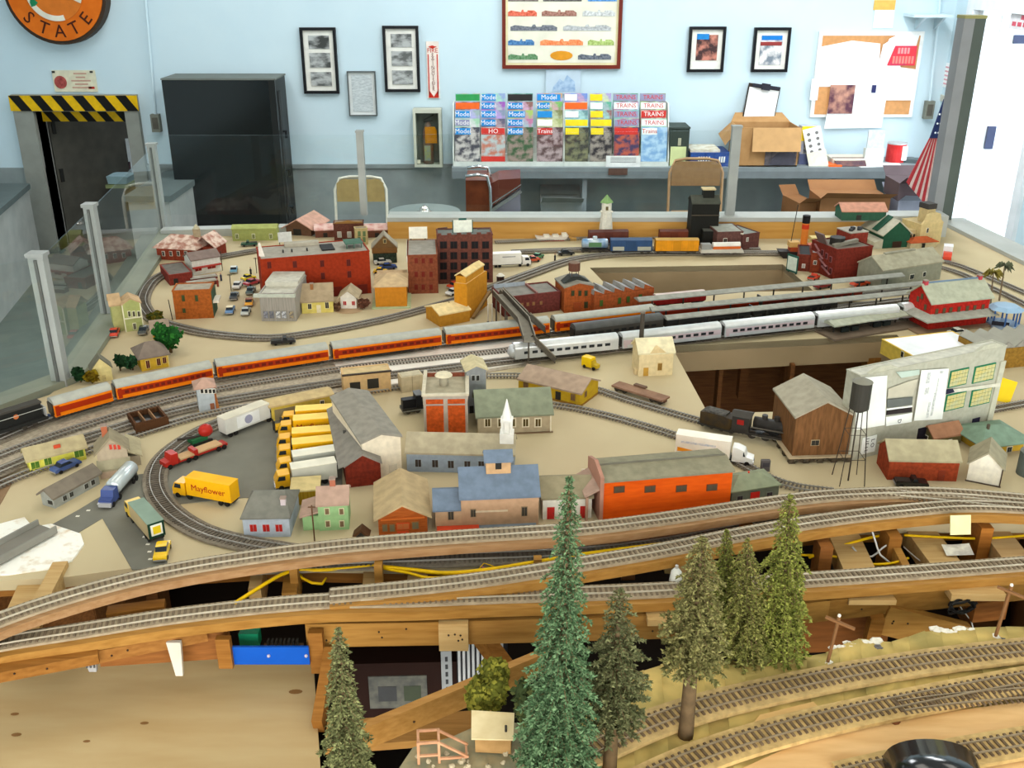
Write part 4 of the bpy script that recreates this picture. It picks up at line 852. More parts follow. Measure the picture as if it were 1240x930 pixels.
# small things on the frame
q = W(1152, 648, .012); t = thing('sticky_note', 'pale yellow sticky note on the middle grade', 'note', W(1152, 628, .03)); t.rotation_euler = (R(-20), 0, R(3))
MB().box(-.0165, -.030, -.020, .0165, -.0292, .011).build('sheet', mat((236, 230, 168), None, 20), t)
tag(obj('crumpled_paper', MB().add([(-.02, -.012, 0), (.022, -.014, .003), (.024, .012, .008), (0, .016, .003), (-.02, .012, .006)], [(0, 1, 2, 3, 4)]).mesh('crumpled_paper'), mat((226, 222, 206), (186, 180, 170), 60, .8), None, W(1158, 668, -.012)), 'crumpled white paper on the joist below the yellow note', 'paper')
q = W(1108, 610, .005); t = thing('green_can', 'small green can lid between the two right grades', 'can', q)
MB().cyl(0, 0, -.01, .012, .016, 16).build('can', mat((24, 120, 64), None, 20, .4), t); MB().cyl(0, 0, .012, .014, .017, 16).build('lid', mat((34, 138, 76), None, 20, .4), t)
q = W(818, 706, .0); t = thing('glue_tube', 'white plastic tube standing on the frame left of the olive conifer', 'tube', q); mb = MB(); mb.tube([(0, 0, -.01), (0, 0, .006), (0, 0, .02), (0, 0, .026)], [.008, .010, .008, .003], 10); mb.smooth = True; mb.build('tube', mat((220, 218, 208), None), t)
MB().cyl(0, 0, .026, .031, .0025, 8).build('nozzle', mat((190, 186, 180), None), t)
tag(obj('switch_motor', MB().box(-.018, -.01, -.008, .018, .01, .004).mesh('m'), mat((24, 22, 22), None, 20, .4), None, W(765, 710, -.005)), 'black switch motor box between the front grades', 'switch motor')
# dark objects in the gap under the grades
t = thing('striped_carton', 'black and white striped ribbed object in the gap below the splice block', 'carton', W(582, 800, -.18), R(-12))
MB().box(-.04, 0, -.05, .04, .02, .06).build('body', mat((40, 40, 42), None), t)
for k in range(10): MB().box(-.037 + .0078 * k, -.003, -.05, -.033 + .0078 * k, 0, .06).build('rib', mat((196, 196, 194), None), t)
t = thing('dark_crate', 'dark crate with pale printed label deep in the gap', 'crate', W(480, 830, -.24), R(2))
MB().box(-.10, 0, -.08, .10, .1, .045).build('body', mat((40, 22, 16), None), t); MB().box(-.045, -.002, -.045, .05, 0, .02).build('label', mat((104, 102, 92), (80, 80, 76), 60), t); MB().box(-.03, -.003, -.03, .0, -.002, .0).build('print', mat((70, 70, 70), None), t); MB().box(.012, -.003, -.03, .04, -.002, .0).build('print', mat((70, 76, 60), None), t)
t = thing('grey_bracket', 'pale grey slotted metal bracket standing in the gap', 'bracket', W(541, 815, -.14), R(8))
MB().box(-.008, 0, -.04, .008, .004, .04).build('plate', mat((170, 172, 172), None, 20, .4), t)
for k in range(5): MB().box(-.002, -.001, -.034 + .014 * k, .002, 0, -.026 + .014 * k).build('slot', mat((70, 70, 72), None), t)
struct('gap_shade_sheet', MB().box(-1.2, .3, T - .6, 1.5, 1.42, T - .58), mat((24, 20, 18), None, 5))  # near-black sheet standing in for the shade under the front grades

# ------------------------------------------------------------------ scenic ground at lower right
def terrain():
    # outline in picture points at z=0 for the back rim, then a grid towards the viewer
    rim = [(640, 905), (680, 880), (720, 842), (760, 818), (800, 803), (850, 797), (900, 800), (950, 795), (1000, 790), (1040, 774), (1080, 776), (1120, 764), (1180, 760), (1240, 757), (1330, 752)]
    vs = []; fs = []; rows = 26; cols = 90; xs = []
    back = smooth_path([W(x, y, 0) for x, y in rim], .02); L = len(back)
    for i in range(cols):
        b = back[int(i * (L - 1) / (cols - 1))]; fr = Vector((b.x * .72 + .02, .62, b.z))
        for j in range(rows):
            k = j / (rows - 1); p = b.lerp(fr, k)
            n = math.sin(p.x * 31 + p.y * 17) * .4 + math.sin(p.x * 67 - p.y * 43) * .3 + random.uniform(-.5, .5)
            hgt_ = (.005 * n if k < .3 else .002 * n) + (.010 * math.exp(-((k - .06) / .05) ** 2) if i > 30 else 0)
            vs.append((p.x, p.y, T - .0015 + hgt_ * .4 * (1 - .3 * k)))
    for i in range(cols - 1):
        for j in range(rows - 1): fs.append((i * rows + j, i * rows + j + 1, (i + 1) * rows + j + 1, (i + 1) * rows + j))
    n0 = len(vs)  # skirt below the rim
    for i in range(cols): v = vs[i * rows]; vs.append((v[0], v[1] + .004, v[2] - .02)); vs.append((v[0], v[1] - .05, v[2] - .06))
    for i in range(cols - 1): fs.append((i * rows, (i + 1) * rows, n0 + 2 * (i + 1), n0 + 2 * i)); fs.append((n0 + 2 * i, n0 + 2 * i + 2, n0 + 2 * i + 3, n0 + 2 * i + 1))
    mb = MB(); mb.add(vs, fs); mb.smooth = True; return mb
m_dirt = mat((206, 176, 104), (176, 156, 92), 16, .95, bump=.5, lo=.38, hi=.62)
t = thing('scenic_ground', 'tan sculpted scenery base with plaster rim at lower right', 'scenery', W(950, 860, 0)); o = t.location.copy()
g = terrain().build('ground', m_dirt, t); g.location = -o
for (x, y, s, n) in ((1045, 780, .02, 8), (1020, 786, .012, 5), (975, 832, .014, 6), (940, 838, .008, 4), (1145, 764, .012, 6), (1000, 803, .008, 3), (1170, 762, .01, 4)):
    mb = MB()
    for k in range(n): q = W(x + random.uniform(-1, 1) * s * 1100, y + random.uniform(-1, 1) * 3, -.002) - o; mb.ball(q, random.uniform(.004, .008), 7, 5, .25, (1.4, 1, .6))
    mb.build('plaster_lump', mat((232, 226, 212), None, 60, .9), t, kind='stuff')
for (x, y, c) in ((967, 817, (120, 108, 92)), (1063, 786, (110, 106, 104)), (1212, 776, (112, 112, 118)), (1180, 828, (104, 100, 96)), (1110, 837, (96, 72, 50)), (1083, 876, (120, 70, 40))):
    mb = MB(); q = W(x, y, -.002) - o; mb.ball(q, .0065, 7, 5, .3, (1.2, 1, .7)); mb.build('rock', mat(c, None, 60, .9), t)
for (pts, m) in (([(1010, 880), (1240, 850), (1330, 870), (1250, 930), (1000, 935), (900, 930)], mat((222, 180, 124), (204, 158, 100), 8, .6, (1, 6, 1), key='plyr')), ([(920, 866), (985, 850), (1000, 866), (900, 892)], mat((222, 180, 116), None, 20))):
    me = fill([(a - o.x, b - o.y) for a, b in PX(pts)], [], -.016, .0005, 'bare_patch'); obj('bare_patch', me, m, t)
kt = dict(tm=mat((120, 100, 76), (98, 80, 60), 60, .9), rm=mat((150, 134, 108), None, 40, .4, metal=.4), sp=.0088, bedw=.046, bedh=.006)
track('back track of the scenic ground behind the tall trunks', [(690, 925), (750, 897), (800, 876), (860, 857), (940, 838), (1040, 818), (1140, 802), (1240, 790), (1330, 782)], mat((196, 166, 112), (168, 142, 94), 90, .95), .001, **kt)
track('front track of the scenic ground joining a turnout', [(770, 955), (830, 927), (900, 902), (980, 880), (1060, 862), (1140, 846), (1240, 827), (1330, 812)], mat((204, 172, 114), (176, 146, 94), 90, .95), .001, **kt)
track('turnout branch leaving the front scenic track to the right', [(1090, 858), (1140, 851), (1190, 846), (1240, 842), (1330, 836)], None, .004, tm=kt['tm'], rm=kt['rm'])
track('short nearest track in the lower right corner', [(1020, 945), (1100, 927), (1170, 914), (1240, 902), (1330, 888)], mat((204, 172, 114), (176, 146, 94), 90, .95), .001, **kt)

# ------------------------------------------------------------------ model buildings
SH = {}
def shared(key, fn):
    if key not in SH: SH[key] = fn()
    return SH[key]
DK = mat((52, 50, 46), None, 30, .3); WF = mat((232, 226, 210), None, 30, .6)
class House:
    def __init__(s, name, label, p1, p2, top, kind, roof, wm, rm, k=.7, peak=None, over=.005, par=.004, z=0., depth=None, hip=.3, cat='model building', rise=None, frame=WF, pane=DK, cull=None):
        a, b = W(*p1, z), W(*p2, z); s.rz = math.atan2(b.y - a.y, b.x - a.x); s.w = (b - a).length; s.h = hgt(p1[0], p1[1], top, z); s.a = a
        s.t = thing(name, label, cat, a, s.rz); s.frame, s.pane = frame, pane
        s.inv = Matrix.Rotation(-s.rz, 3, 'Z'); s.o = s.inv @ (Vector((0, 0, T + H)) - a)
        w, h = s.w, s.h; s.rise = 0; th = .0035
        if kind == 'flat':
            s.d = depth or s.loc(*roof, h).y
            MB().box(0, 0, 0, w, s.d, h - par).build('walls', wm, s.t)
            MB().box(.003, .003, h - par, w - .003, s.d - .003, h - par + .001).build('roof', rm, s.t)
            if par > .001: MB().box(-.001, -.001, h - par, w + .001, .003, h).box(-.001, s.d - .003, h - par, w + .001, s.d + .001, h).box(-.001, .003, h - par, .003, s.d - .003, h).box(w - .003, .003, h - par, w + .001, s.d - .003, h).build('parapet', wm, s.t)
        elif kind in ('gx', 'hip'):
            if depth: hd = depth / 2; s.rise = rise if rise else k * hd
            else:
                d = s.inv @ ray(*roof); t = (h - s.o.z + k * s.o.y) / (d.z - k * d.y); hd = max(.015, min(.14, s.o.y + d.y * t)); s.rise = k * hd
            s.d = 2 * hd; r = s.rise
            if kind == 'gx':
                MB().prism([(0, 0), (s.d, 0), (s.d, h), (hd, h + r), (0, h)], 'x', 0, w).build('walls', wm, s.t)
                e = over; q = r / hd
                MB().prism([(-e, h - e * q), (hd, h + r), (s.d + e, h - e * q), (s.d + e, h - e * q + th), (hd, h + r + th), (-e, h - e * q + th)], 'x', -e, w + e).build('roof', rm, s.t)
            else:
                MB().box(0, 0, 0, w, s.d, h).build('walls', wm, s.t); e = over; i = hip * w
                MB().add([(-e, -e, h), (w + e, -e, h), (w + e, s.d + e, h), (-e, s.d + e, h), (i, hd, h + r), (w - i, hd, h + r), (-e, -e, h - .002), (w + e, -e, h - .002), (w + e, s.d + e, h - .002), (-e, s.d + e, h - .002)],
                         [(0, 1, 5, 4), (1, 2, 5), (2, 3, 4, 5), (3, 0, 4), (0, 6, 7, 1), (1, 7, 8, 2), (2, 8, 9, 3), (3, 9, 6, 0), (6, 9, 8, 7)]).build('roof', rm, s.t)
        elif kind == 'gy':
            m = ((p1[0] + p2[0]) / 2, (p1[1] + p2[1]) / 2); s.rise = rise or (hgt(m[0], m[1], peak, z) - h); r = s.rise
            s.d = depth or max(.03, s.loc(*roof, h + r).y)
            MB().prism([(0, 0), (w, 0), (w, h), (w / 2, h + r), (0, h)], 'y', 0, s.d).build('walls', wm, s.t); e = over; q = r / (w / 2)
            MB().prism([(-e, h - e * q), (w / 2, h + r), (w + e, h - e * q), (w + e, h - e * q + th), (w / 2, h + r + th), (-e, h - e * q + th)], 'y', -e, s.d + e).build('roof', rm, s.t)
    def loc(s, px, py, z): return s.inv @ (W(px, py, z) - s.a)
    def hit(s, face, px, py):
        d = s.inv @ ray(px, py)
        if face == 'f': t = -s.o.y / d.y
        elif face == 'l': t = -s.o.x / d.x
        else: t = (s.w - s.o.x) / d.x
        return s.o + d * t, t
    def win(s, px, py, wp, hp, face='f', frame=None, pane=None, name='window', fw=.0012, bars=True):
        q, t = s.hit(face, px, py); w = wp * t / F; h = hp * t / F * 1.06
        q.z = max(h / 2 + .0005, min(q.z, s.h + s.rise))
        rot = {'f': 0, 'l': -R(90), 'r': R(90)}[face]
        key = (round(w, 4), round(h, 4))
        fm = frame or s.frame; pm = pane or s.pane
        me = shared(('wf', key, fm.name), lambda: MB().box(-w / 2 - fw, -.0012, -h / 2 - fw, w / 2 + fw, .0012, h / 2 + fw).mesh('window'))
        o = obj(name, me, fm, s.t, q, (0, 0, rot))
        me = shared(('wp', key, pm.name), lambda: MB().box(-w / 2, -.0017, -h / 2, -fw * .25, -.0011, h / 2).box(fw * .25, -.0017, -h / 2, w / 2, -.0011, h / 2).mesh('pane') if w > .006 else MB().box(-w / 2, -.0017, -h / 2, w / 2, -.0011, h / 2).mesh('pane'))
        obj('pane', me, pm, o); return o
    def wins(s, xs, ys, w, h, **k):
        for x in xs:
            for y in ys: s.win(x, y, w, h, **k)
    def door(s, px, py, wp, hp, m, face='f'):
        q, t = s.hit(face, px, py); w = wp * t / F; h = hp * t / F * 1.06; rot = {'f': 0, 'l': -R(90), 'r': R(90)}[face]
        q.z = h / 2 + .001
        o = obj('door', shared(('d', round(w, 4), round(h, 4), m.name), lambda: MB().box(-w / 2, -.0014, -h / 2, w / 2, .0012, h / 2).mesh('door')), m, s.t, q, (0, 0, rot))
        obj('door_knob', shared('knob', lambda: MB().ball((0, 0, 0), .0008, 6, 4).mesh('door_knob')), DK, o, (w * .3, -.0018, 0)); return o
    def add(s, name, mb, m, loc=None): return mb.build(name, m, s.t, loc=loc)
    def chimney(s, x, y, z0, z1, r=.005, m=None):
        c = s.add('chimney', MB().box(x - r, y - r, z0, x + r, y + r, z1), m or BRK); MB().box(x - r - .001, y - r - .001, z1, x + r + .001, y + r + .001, z1 + .002).build('chimney_cap', mat((150, 130, 116), None), c)
    def roofline(s, name, px, py, w, h, m, z=None):
        """upright plate on the roof (billboards)"""
        pass
BRK = mat((150, 84, 62), (132, 70, 52), 120, .85)
def rf(c): return mat(c, tuple(int(v * .9) for v in c), 60, .85, (1, 1, 1), .1)
def wl(c): return mat(c, tuple(int(v * .93) for v in c), 90, .8)
def tallbrick(c): return mat(c, tuple(int(v * .82) for v in c), 140, .85)
GRY = rf((150, 146, 134)); TAN = rf((186, 172, 142)); MAU = rf((178, 148, 130)); DKG = rf((112, 106, 96)); BLU = rf((112, 126, 144)); GRN = rf((134, 144, 122))

# --- left front
b = House('station', 'yellow-green long station with tan roof at far left', (37, 573), (105, 556), 557, 'gx', (64, 536), wl((214, 208, 84)), rf((176, 162, 124)), frame=wl((226, 222, 120)), pane=mat((50, 92, 34), (90, 120, 40), 40))
b.wins([42.5], [563], 9, 8); b.wins([58], [558.5], 8, 8); b.wins([95.5], [549], 10, 8)
b.add('roof_sign', MB().box(b.w * .48, b.d * .12, b.h + .006, b.w * .60, b.d * .2, b.h + .013), mat((196, 76, 46), None))
b = House('farmhouse', 'grey-tan two-storey house with red windows beside the tanker truck', (122, 577), (158, 571), 549, 'gy', (150, 517), wl((176, 160, 136)), rf((150, 138, 112)), peak=531, frame=mat((170, 150, 130), None), pane=mat((200, 66, 50), None))
b.wins([134, 139, 144], [541], 3, 6); b.wins([135, 140, 145], [566], 3.4, 6)
b.add('porch_roof', MB().prism([(-.014, .018), (0, .030), (.004, .030), (.004, .026), (-.014, .014)], 'x', -.003, b.w + .003), rf((164, 156, 128))); b.add('porch', MB().box(0, -.012, 0, b.w, 0, .014), wl((184, 160, 136)))
b.add('side_wing', MB().box(b.w, .02, 0, b.w + .02, .09, .02), wl((170, 156, 132))); b.add('wing_roof', MB().prism([(b.w - .002, .032), (b.w + .024, .018), (b.w + .024, .021), (b.w - .002, .035)], 'y', .016, .094), rf((176, 164, 130)))
b.chimney(b.w * .35, b.d * .8, b.h, b.h + b.rise + .012, .005, mat((170, 96, 66), None))
b = House('bunkhouse', 'long grey house with dark roof standing on the road corner', (67, 616), (121, 586), 602, 'gx', (82, 580), wl((150, 152, 144)), rf((122, 112, 98)), pane=mat((60, 58, 52), None), frame=wl((170, 172, 164)))
b.wins([78, 85, 97, 103, 110, 116], [0], 1, 1) if False else None
for x, y in ((78, 603), (86, 598.5), (104, 588.5), (112, 584)): b.win(x, y, 5, 5.5)
b.win(61.5, 608, 8, 5, 'l')
t = House('ore_bin', 'brown wooden open bin with three bays beside the main tracks', (166, 526), (204, 517), 513, 'flat', (193, 492), mat((90, 58, 34), (70, 44, 26), 60, .9, (8, 1, 1)), DK, depth=.06, par=.012, cat='ore bin')
for u in (.33, .66): t.add('divider', MB().box(t.w * u - .001, .003, t.h - .012, t.w * u + .001, t.d - .003, t.h), mat((150, 112, 78), None))
t.add('front_boards', MB().box(-.002, -.003, 0, t.w + .002, -.001, t.h * .9), mat((84, 54, 32), None, 60, .9, (9, 1, 1)))
b = House('signal_tower', 'grey-blue signal tower with pinkish hip roof by the main tracks', (242, 501), (262, 498), 470, 'hip', (252, 457), wl((176, 182, 184)), rf((186, 150, 132)), depth=.036, rise=.014, hip=.45, cat='signal tower', over=.006)
for x in (244.5, 249.5, 254.5, 259): b.win(x, 473.5, 3, 4.5)
b.door(257, 491, 5, 10, mat((150, 90, 62), None)); b.add('stair', MB().bar((b.w + .004, -.002, .0), (b.w + .001, .03, b.h * .75), .006, .004), mat((170, 100, 50), None)); b.add('base', MB().box(-.004, -.010, 0, b.w + .012, b.d + .006, .003), mat((190, 168, 132), None))
b = House('blue_house', 'pale blue house with three red windows and grey roof beside the curve', (296, 651), (352, 650), 627, 'hip', (331, 594), wl((176, 184, 194)), rf((122, 120, 110)), pane=mat((176, 36, 28), None), frame=wl((190, 194, 200)), hip=.16, k=.55, over=.003)
b.wins([307, 322.5, 338], [639], 8, 9); b.chimney(b.w * .85, b.d * .25, b.h, b.h + .022, .004, mat((190, 176, 178), None))
b = House('green_house', 'small green two-storey house with mauve roof and chimney', (387, 643), (423, 641), 612, 'gx', (404, 590), wl((150, 188, 132)), MAU, frame=mat((216, 208, 170), None), pane=mat((120, 96, 70), None), k=.6, over=.003)
b.wins([396, 413.5], [619], 4.5, 7); b.wins([397, 414], [634], 4.5, 7); b.chimney(b.w * .5, b.d * .55, b.h, b.h + b.rise + .014, .0045, mat((166, 100, 76), None))
b.add('side_wing', MB().box(-.026, .004, 0, 0, .05, .026), wl((150, 188, 132))); b.add('wing_roof', MB().prism([(-.03, .026), (.0, .034), (.0, .037), (-.03, .029)], 'y', -.002, .054), MAU)
b = House('freight_shed', 'open yellow freight shed with tan roof above the trucks', (330, 511), (402, 496), 492, 'gx', (362, 479), wl((204, 176, 74)), rf((198, 174, 126)), k=.25, over=.006)
b.win(390, 488, 4, 6); b.add('dark_bay', MB().box(.006, -.0012, .002, b.w * .44, .0, b.h * .72), mat((140, 126, 92), None))
# warehouse pair
b = House('warehouse', 'grey-roofed warehouse with cream gable end, right half of the pair', (441, 583), (487, 574), 537, 'gy', (461, 466), wl((224, 212, 188)), rf((146, 140, 128)), peak=526, over=.003)
b.door(476, 566, 10, 14, wl((206, 196, 176)))
b = House('warehouse', 'grey-roofed warehouse with brick red gable end, left half of the pair', (420, 591), (462, 586), 565, 'gy', (438, 480), tallbrick((120, 42, 26)), rf((142, 136, 126)), peak=551, over=.003)
b.add('dock_canopy', MB().prism([(-.012, b.h - .004), (0.002, b.h + .002), (0.002, b.h + .005), (-.012, b.h - .001)], 'y', 0, b.d), rf((140, 134, 124))); b.add('skylight', MB().box(.008, b.d * .45, b.h + .004, .014, b.d * .48, b.h + .012), mat((80, 78, 74), None))
b = House('tan_depot', 'flat tan depot with two dark bays behind the grey warehouse', (417, 480), (474, 474), 455, 'flat', (445, 448), wl((212, 176, 124)), rf((206, 180, 134)), depth=.045, par=.002)
b.add('bay', MB().box(b.w * .13, -.001, .006, b.w * .35, .001, .030), DK); b.add('bay', MB().box(b.w * .5, -.001, .012, b.w * .74, .001, .034), DK); b.add('cornice', MB().box(-.002, -.003, b.h - .001, b.w + .002, .002, b.h + .002), mat((64, 54, 44), None))
b = House('brick_annex', 'orange brick hall with pale pilasters and a round roof vent', (514, 525), (567, 524), 479, 'flat', (540, 450), wl((176, 164, 150)), rf((186, 176, 150)), par=.010)
for x0, x1 in ((.06, .45), (.55, .94)): b.add('brick_panel', MB().box(b.w * x0, -.0016, .0, b.w * x1, .001, b.h * .73), tallbrick((206, 88, 32))); b.add('brick_panel', MB().box(b.w * x0, -.0016, b.h * .78, b.w * x1, .001, b.h * .9), tallbrick((200, 84, 34)))
b.add('coping', MB().box(-.003, -.003, b.h - .001, b.w + .003, .004, b.h + .003).box(-.003, .004, b.h - .001, .004, b.d + .003, b.h + .003).box(b.w - .004, .004, b.h - .001, b.w + .003, b.d + .003, b.h + .003), wl((206, 196, 172)))
v = b.add('roof_vent', MB().cyl(b.w * .45, b.d * .6, b.h - .01, b.h + .012, .009, 12), wl((170, 162, 140))); MB().cyl(b.w * .45, b.d * .6, b.h + .012, b.h + .016, .018, 18, .014).build('vent_cap', wl((220, 208, 178)), v)
b.add('inner_brick', MB().box(.004, b.d - .005, b.h - .010, b.w - .004, b.d - .003, b.h - .001), tallbrick((150, 84, 62)))
b = House('grey_tower', 'narrow grey tower with cream gable roof behind the orange hall', (566, 501), (589, 499), 449, 'gy', (577, 431), wl((138, 140, 140)), rf((206, 192, 152)), peak=443, over=.004)
b.wins([573, 578.5], [457.5], 3.4, 6, frame=wl((170, 170, 164))); b.door(571, 496, 5, 9, DK)
b = House('village_hall', 'tan hall with green roof and white-framed windows behind the chapel', (579, 527), (667, 523), 504, 'gx', (620, 472), wl((188, 172, 142)), rf((136, 142, 118)), frame=mat((238, 228, 200), None), pane=mat((92, 76, 36), None))
b.wins([590.5, 606.5, 620.5, 636.5, 651.5], [511.5], 6, 9, fw=.0025); b.add('corner_trim', MB().box(b.w - .002, -.0015, 0, b.w + .0005, .001, b.h), mat((236, 226, 200), None)); b.add('base', MB().box(-.002, -.004, 0, b.w + .004, .0, .002), mat((130, 106, 80), None))
b = House('chapel', 'long blue-grey chapel with tan roof and white steeple', (493, 571), (622, 574), 548, 'gx', (560, 526), wl((148, 160, 172)), rf((178, 166, 138)), frame=wl((160, 170, 178)), pane=mat((66, 58, 52), None), over=.003)
for x, y in ((506.5, 560.5), (527, 561), (546, 562), (566, 562.5), (583, 562.5)): b.win(x, y, 7, 9)
sx, sy = b.w * .93, b.d * .42; z0 = b.h + b.rise * .75; m_st = mat((244, 242, 234), None, 40)
st = b.add('steeple', MB().box(sx - .0125, sy - .0125, z0 - .012, sx + .0125, sy + .0125, z0 + .016), m_st)
MB().box(sx - .010, sy - .010, z0 + .016, sx - .006, sy - .006, z0 + .038).box(sx + .006, sy - .010, z0 + .016, sx + .010, sy - .006, z0 + .038).box(sx - .010, sy + .006, z0 + .016, sx - .006, sy + .010, z0 + .038).box(sx + .006, sy + .006, z0 + .016, sx + .010, sy + .010, z0 + .038).box(sx - .011, sy - .011, z0 + .038, sx + .011, sy + .011, z0 + .042).box(sx - .005, sy - .005, z0 + .016, sx + .005, sy + .005, z0 + .038).build('belfry', m_st, st)
MB().cyl(sx, sy, z0 + .042, z0 + .080, .010, 8, .0006).build('spire', m_st, st)
b = House('log_store', 'tan-roofed brown store with orange gable front facing the viewer', (459, 649), (518, 645), 627, 'gy', (483, 571), mat((176, 92, 36), (150, 74, 28), 60, .8, (1, 1, 8)), rf((184, 160, 120)), peak=611, over=.007, frame=mat((150, 104, 60), None), pane=mat((120, 112, 84), None))
b.wins([466, 475], [639], 5, 8); b.win(503, 636, 7, 8); b.win(488, 637, 14, 7, frame=mat((214, 80, 34), None), pane=mat((196, 110, 60), None)); b.door(488, 645, 14, 4, mat((204, 74, 34), None)); b.add('lintel', MB().box(.004, -.002, b.h * .84, b.w - .004, 0, b.h * .92), mat((210, 110, 44), None))
b = House('feed_mill', 'pinkish tan building with slate blue roof and small cupola', (559, 642), (652, 638), 604, 'gx', (602, 566), wl((184, 148, 116)), BLU, over=.003, pane=mat((62, 58, 50), None), frame=wl((150, 126, 98)))
b.win(573, 621, 5.5, 9); b.win(635, 619, 6, 11); b.add('sign_band', MB().box(b.w * .18, -.0015, b.h * .55, b.w * .6, 0, b.h * .60), wl((206, 186, 156))); b.add('loading_dock', MB().box(.004, -.012, 0, b.w - .004, 0, .008), rf((132, 142, 150)))
b.add('side_wing', MB().box(-.042, 0, 0, 0, .07, .038), wl((188, 154, 120))); b.add('wing_roof', MB().prism([(-.003, .037), (.035, .055), (.073, .037), (.073, .040), (.035, .058), (-.003, .040)], 'x', -.046, 0), BLU)
b.add('red_dock', MB().box(-.040, -.014, 0, .028, -.001, .010), mat((216, 76, 44), None)); o_ = b.win(546, 624, 6, 10)
cu = b.add('cupola', MB().box(b.w * .34, b.d * .36, b.h + .012, b.w * .66, b.d * .64, b.h + b.rise + .018), wl((204, 164, 120))); zc = b.h + b.rise + .018
MB().prism([(b.d * .30, zc - .001), (b.d * .5, zc + .012), (b.d * .70, zc - .001), (b.d * .70, zc + .002), (b.d * .5, zc + .015), (b.d * .30, zc + .002)], 'x', b.w * .31, b.w * .69).build('cupola_roof', BLU, cu); MB().box(b.w * .46, b.d * .355, b.h + b.rise + .003, b.w * .54, b.d * .36, b.h + b.rise + .016).build('louvre', DK, cu)
b = House('fire_house', 'small white garage with red doors half hidden by the big conifer', (657, 629), (716, 627), 604, 'gx', (682, 578), wl((232, 228, 216)), rf((150, 140, 112)), k=.5, over=.003)
for x in (667, 687, 707): b.door(x, 617, 9, 15, mat((190, 46, 40), None))
b = House('orange_warehouse', 'long bright orange warehouse with grey roof and four windows', (729, 630), (883, 616), 584, 'gx', (806, 559), mat((222, 90, 12), (208, 78, 8), 30, .7, (1, 1, 6)), rf((142, 136, 112)), k=.2, over=.003, frame=mat((120, 66, 36), None), pane=mat((84, 72, 56), None))
for x, y in ((749.7, 592.5), (787, 592), (825, 591.3), (862, 590)): b.win(x, y, 12, 7)
b.add('end_parapet', MB().prism([(-.004, 0), (b.d + .004, 0), (b.d + .004, b.h + .008), (b.d * .5, b.h + b.rise + .014), (-.004, b.h + .010)], 'x', -.006, 0), mat((176, 128, 108), None)); b.add('ridge_cap', MB().box(0, b.d / 2 - .001, b.h + b.rise + .003, b.w, b.d / 2 + .001, b.h + b.rise + .006), mat((110, 106, 92), None))
b.add('porch_roof', MB().prism([(-.03, b.h * .62), (-.005, b.h * .8), (-.005, b.h * .84), (-.03, b.h * .66)], 'y', .0, b.d), MAU); b.add('porch_wall', MB().box(-.026, .01, 0, -.022, b.d, b.h * .5), mat((170, 140, 120), None)); b.add('porch_post', MB().box(-.028, .001, 0, -.024, .005, b.h * .62), mat((176, 140, 118), None))
b = House('gate_house', 'small grey-green house with hip roof and red arched door', (885, 611), (942, 602), 595, 'hip', (912, 572), wl((108, 112, 98)), rf((138, 144, 116)), hip=.3, k=.5, over=.003, pane=mat((56, 48, 56), None), frame=wl((126, 130, 116)))
b.win(895.5, 604.8, 7, 9); b.win(931, 602.5, 7, 8); b.door(913.5, 605, 12, 11, mat((204, 40, 30), None)); b.add('finial', MB().ball((b.w * .5, b.d * .5, b.h + b.rise + .002), .002, 6, 4), mat((200, 60, 40), None))
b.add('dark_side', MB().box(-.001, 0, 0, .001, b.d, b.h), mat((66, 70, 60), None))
# mill on stilts
b = House('grist_mill', 'tall brown board mill with pale roof standing on stone piers', (959, 552), (1027, 550), 505, 'gy', (969, 463), mat((122, 84, 50), (98, 66, 38), 30, .85, (6, 6, 1)), rf((168, 160, 140)), peak=487, over=.004, z=.014)
b.win(987, 536, 9, 6, frame=mat((170, 150, 116), None)); b.t.location.z = T
for c in b.t.children: c.location.z += .014
b.add('deck', MB().box(-.008, -.008, .011, b.w + .006, b.d + .006, .014), mat((186, 166, 134), None))
m_stone = mat((96, 84, 68), (70, 62, 50), 120, .95, bump=.6)
for i in range(5):
    for j in (0, 1): b.add('pier', MB().prism([(b.w * i / 4 - .006, 0), (b.w * i / 4 + .006, 0), (b.w * i / 4 + .003, .011), (b.w * i / 4 - .003, .011)], 'y', b.d * j - .005, b.d * j + .005), m_stone)
    if i < 4: b.add('cross_brace', MB().bar((b.w * i / 4, -.004, .001), (b.w * (i + 1) / 4, -.004, .010), .002, .002).bar((b.w * i / 4, -.004, .010), (b.w * (i + 1) / 4, -.004, .001), .002, .002), m_stone)
for j in (.25, .5, .75): b.add('pier', MB().box(-.006, b.d * j - .005, 0, .004, b.d * j + .005, .011), m_stone)
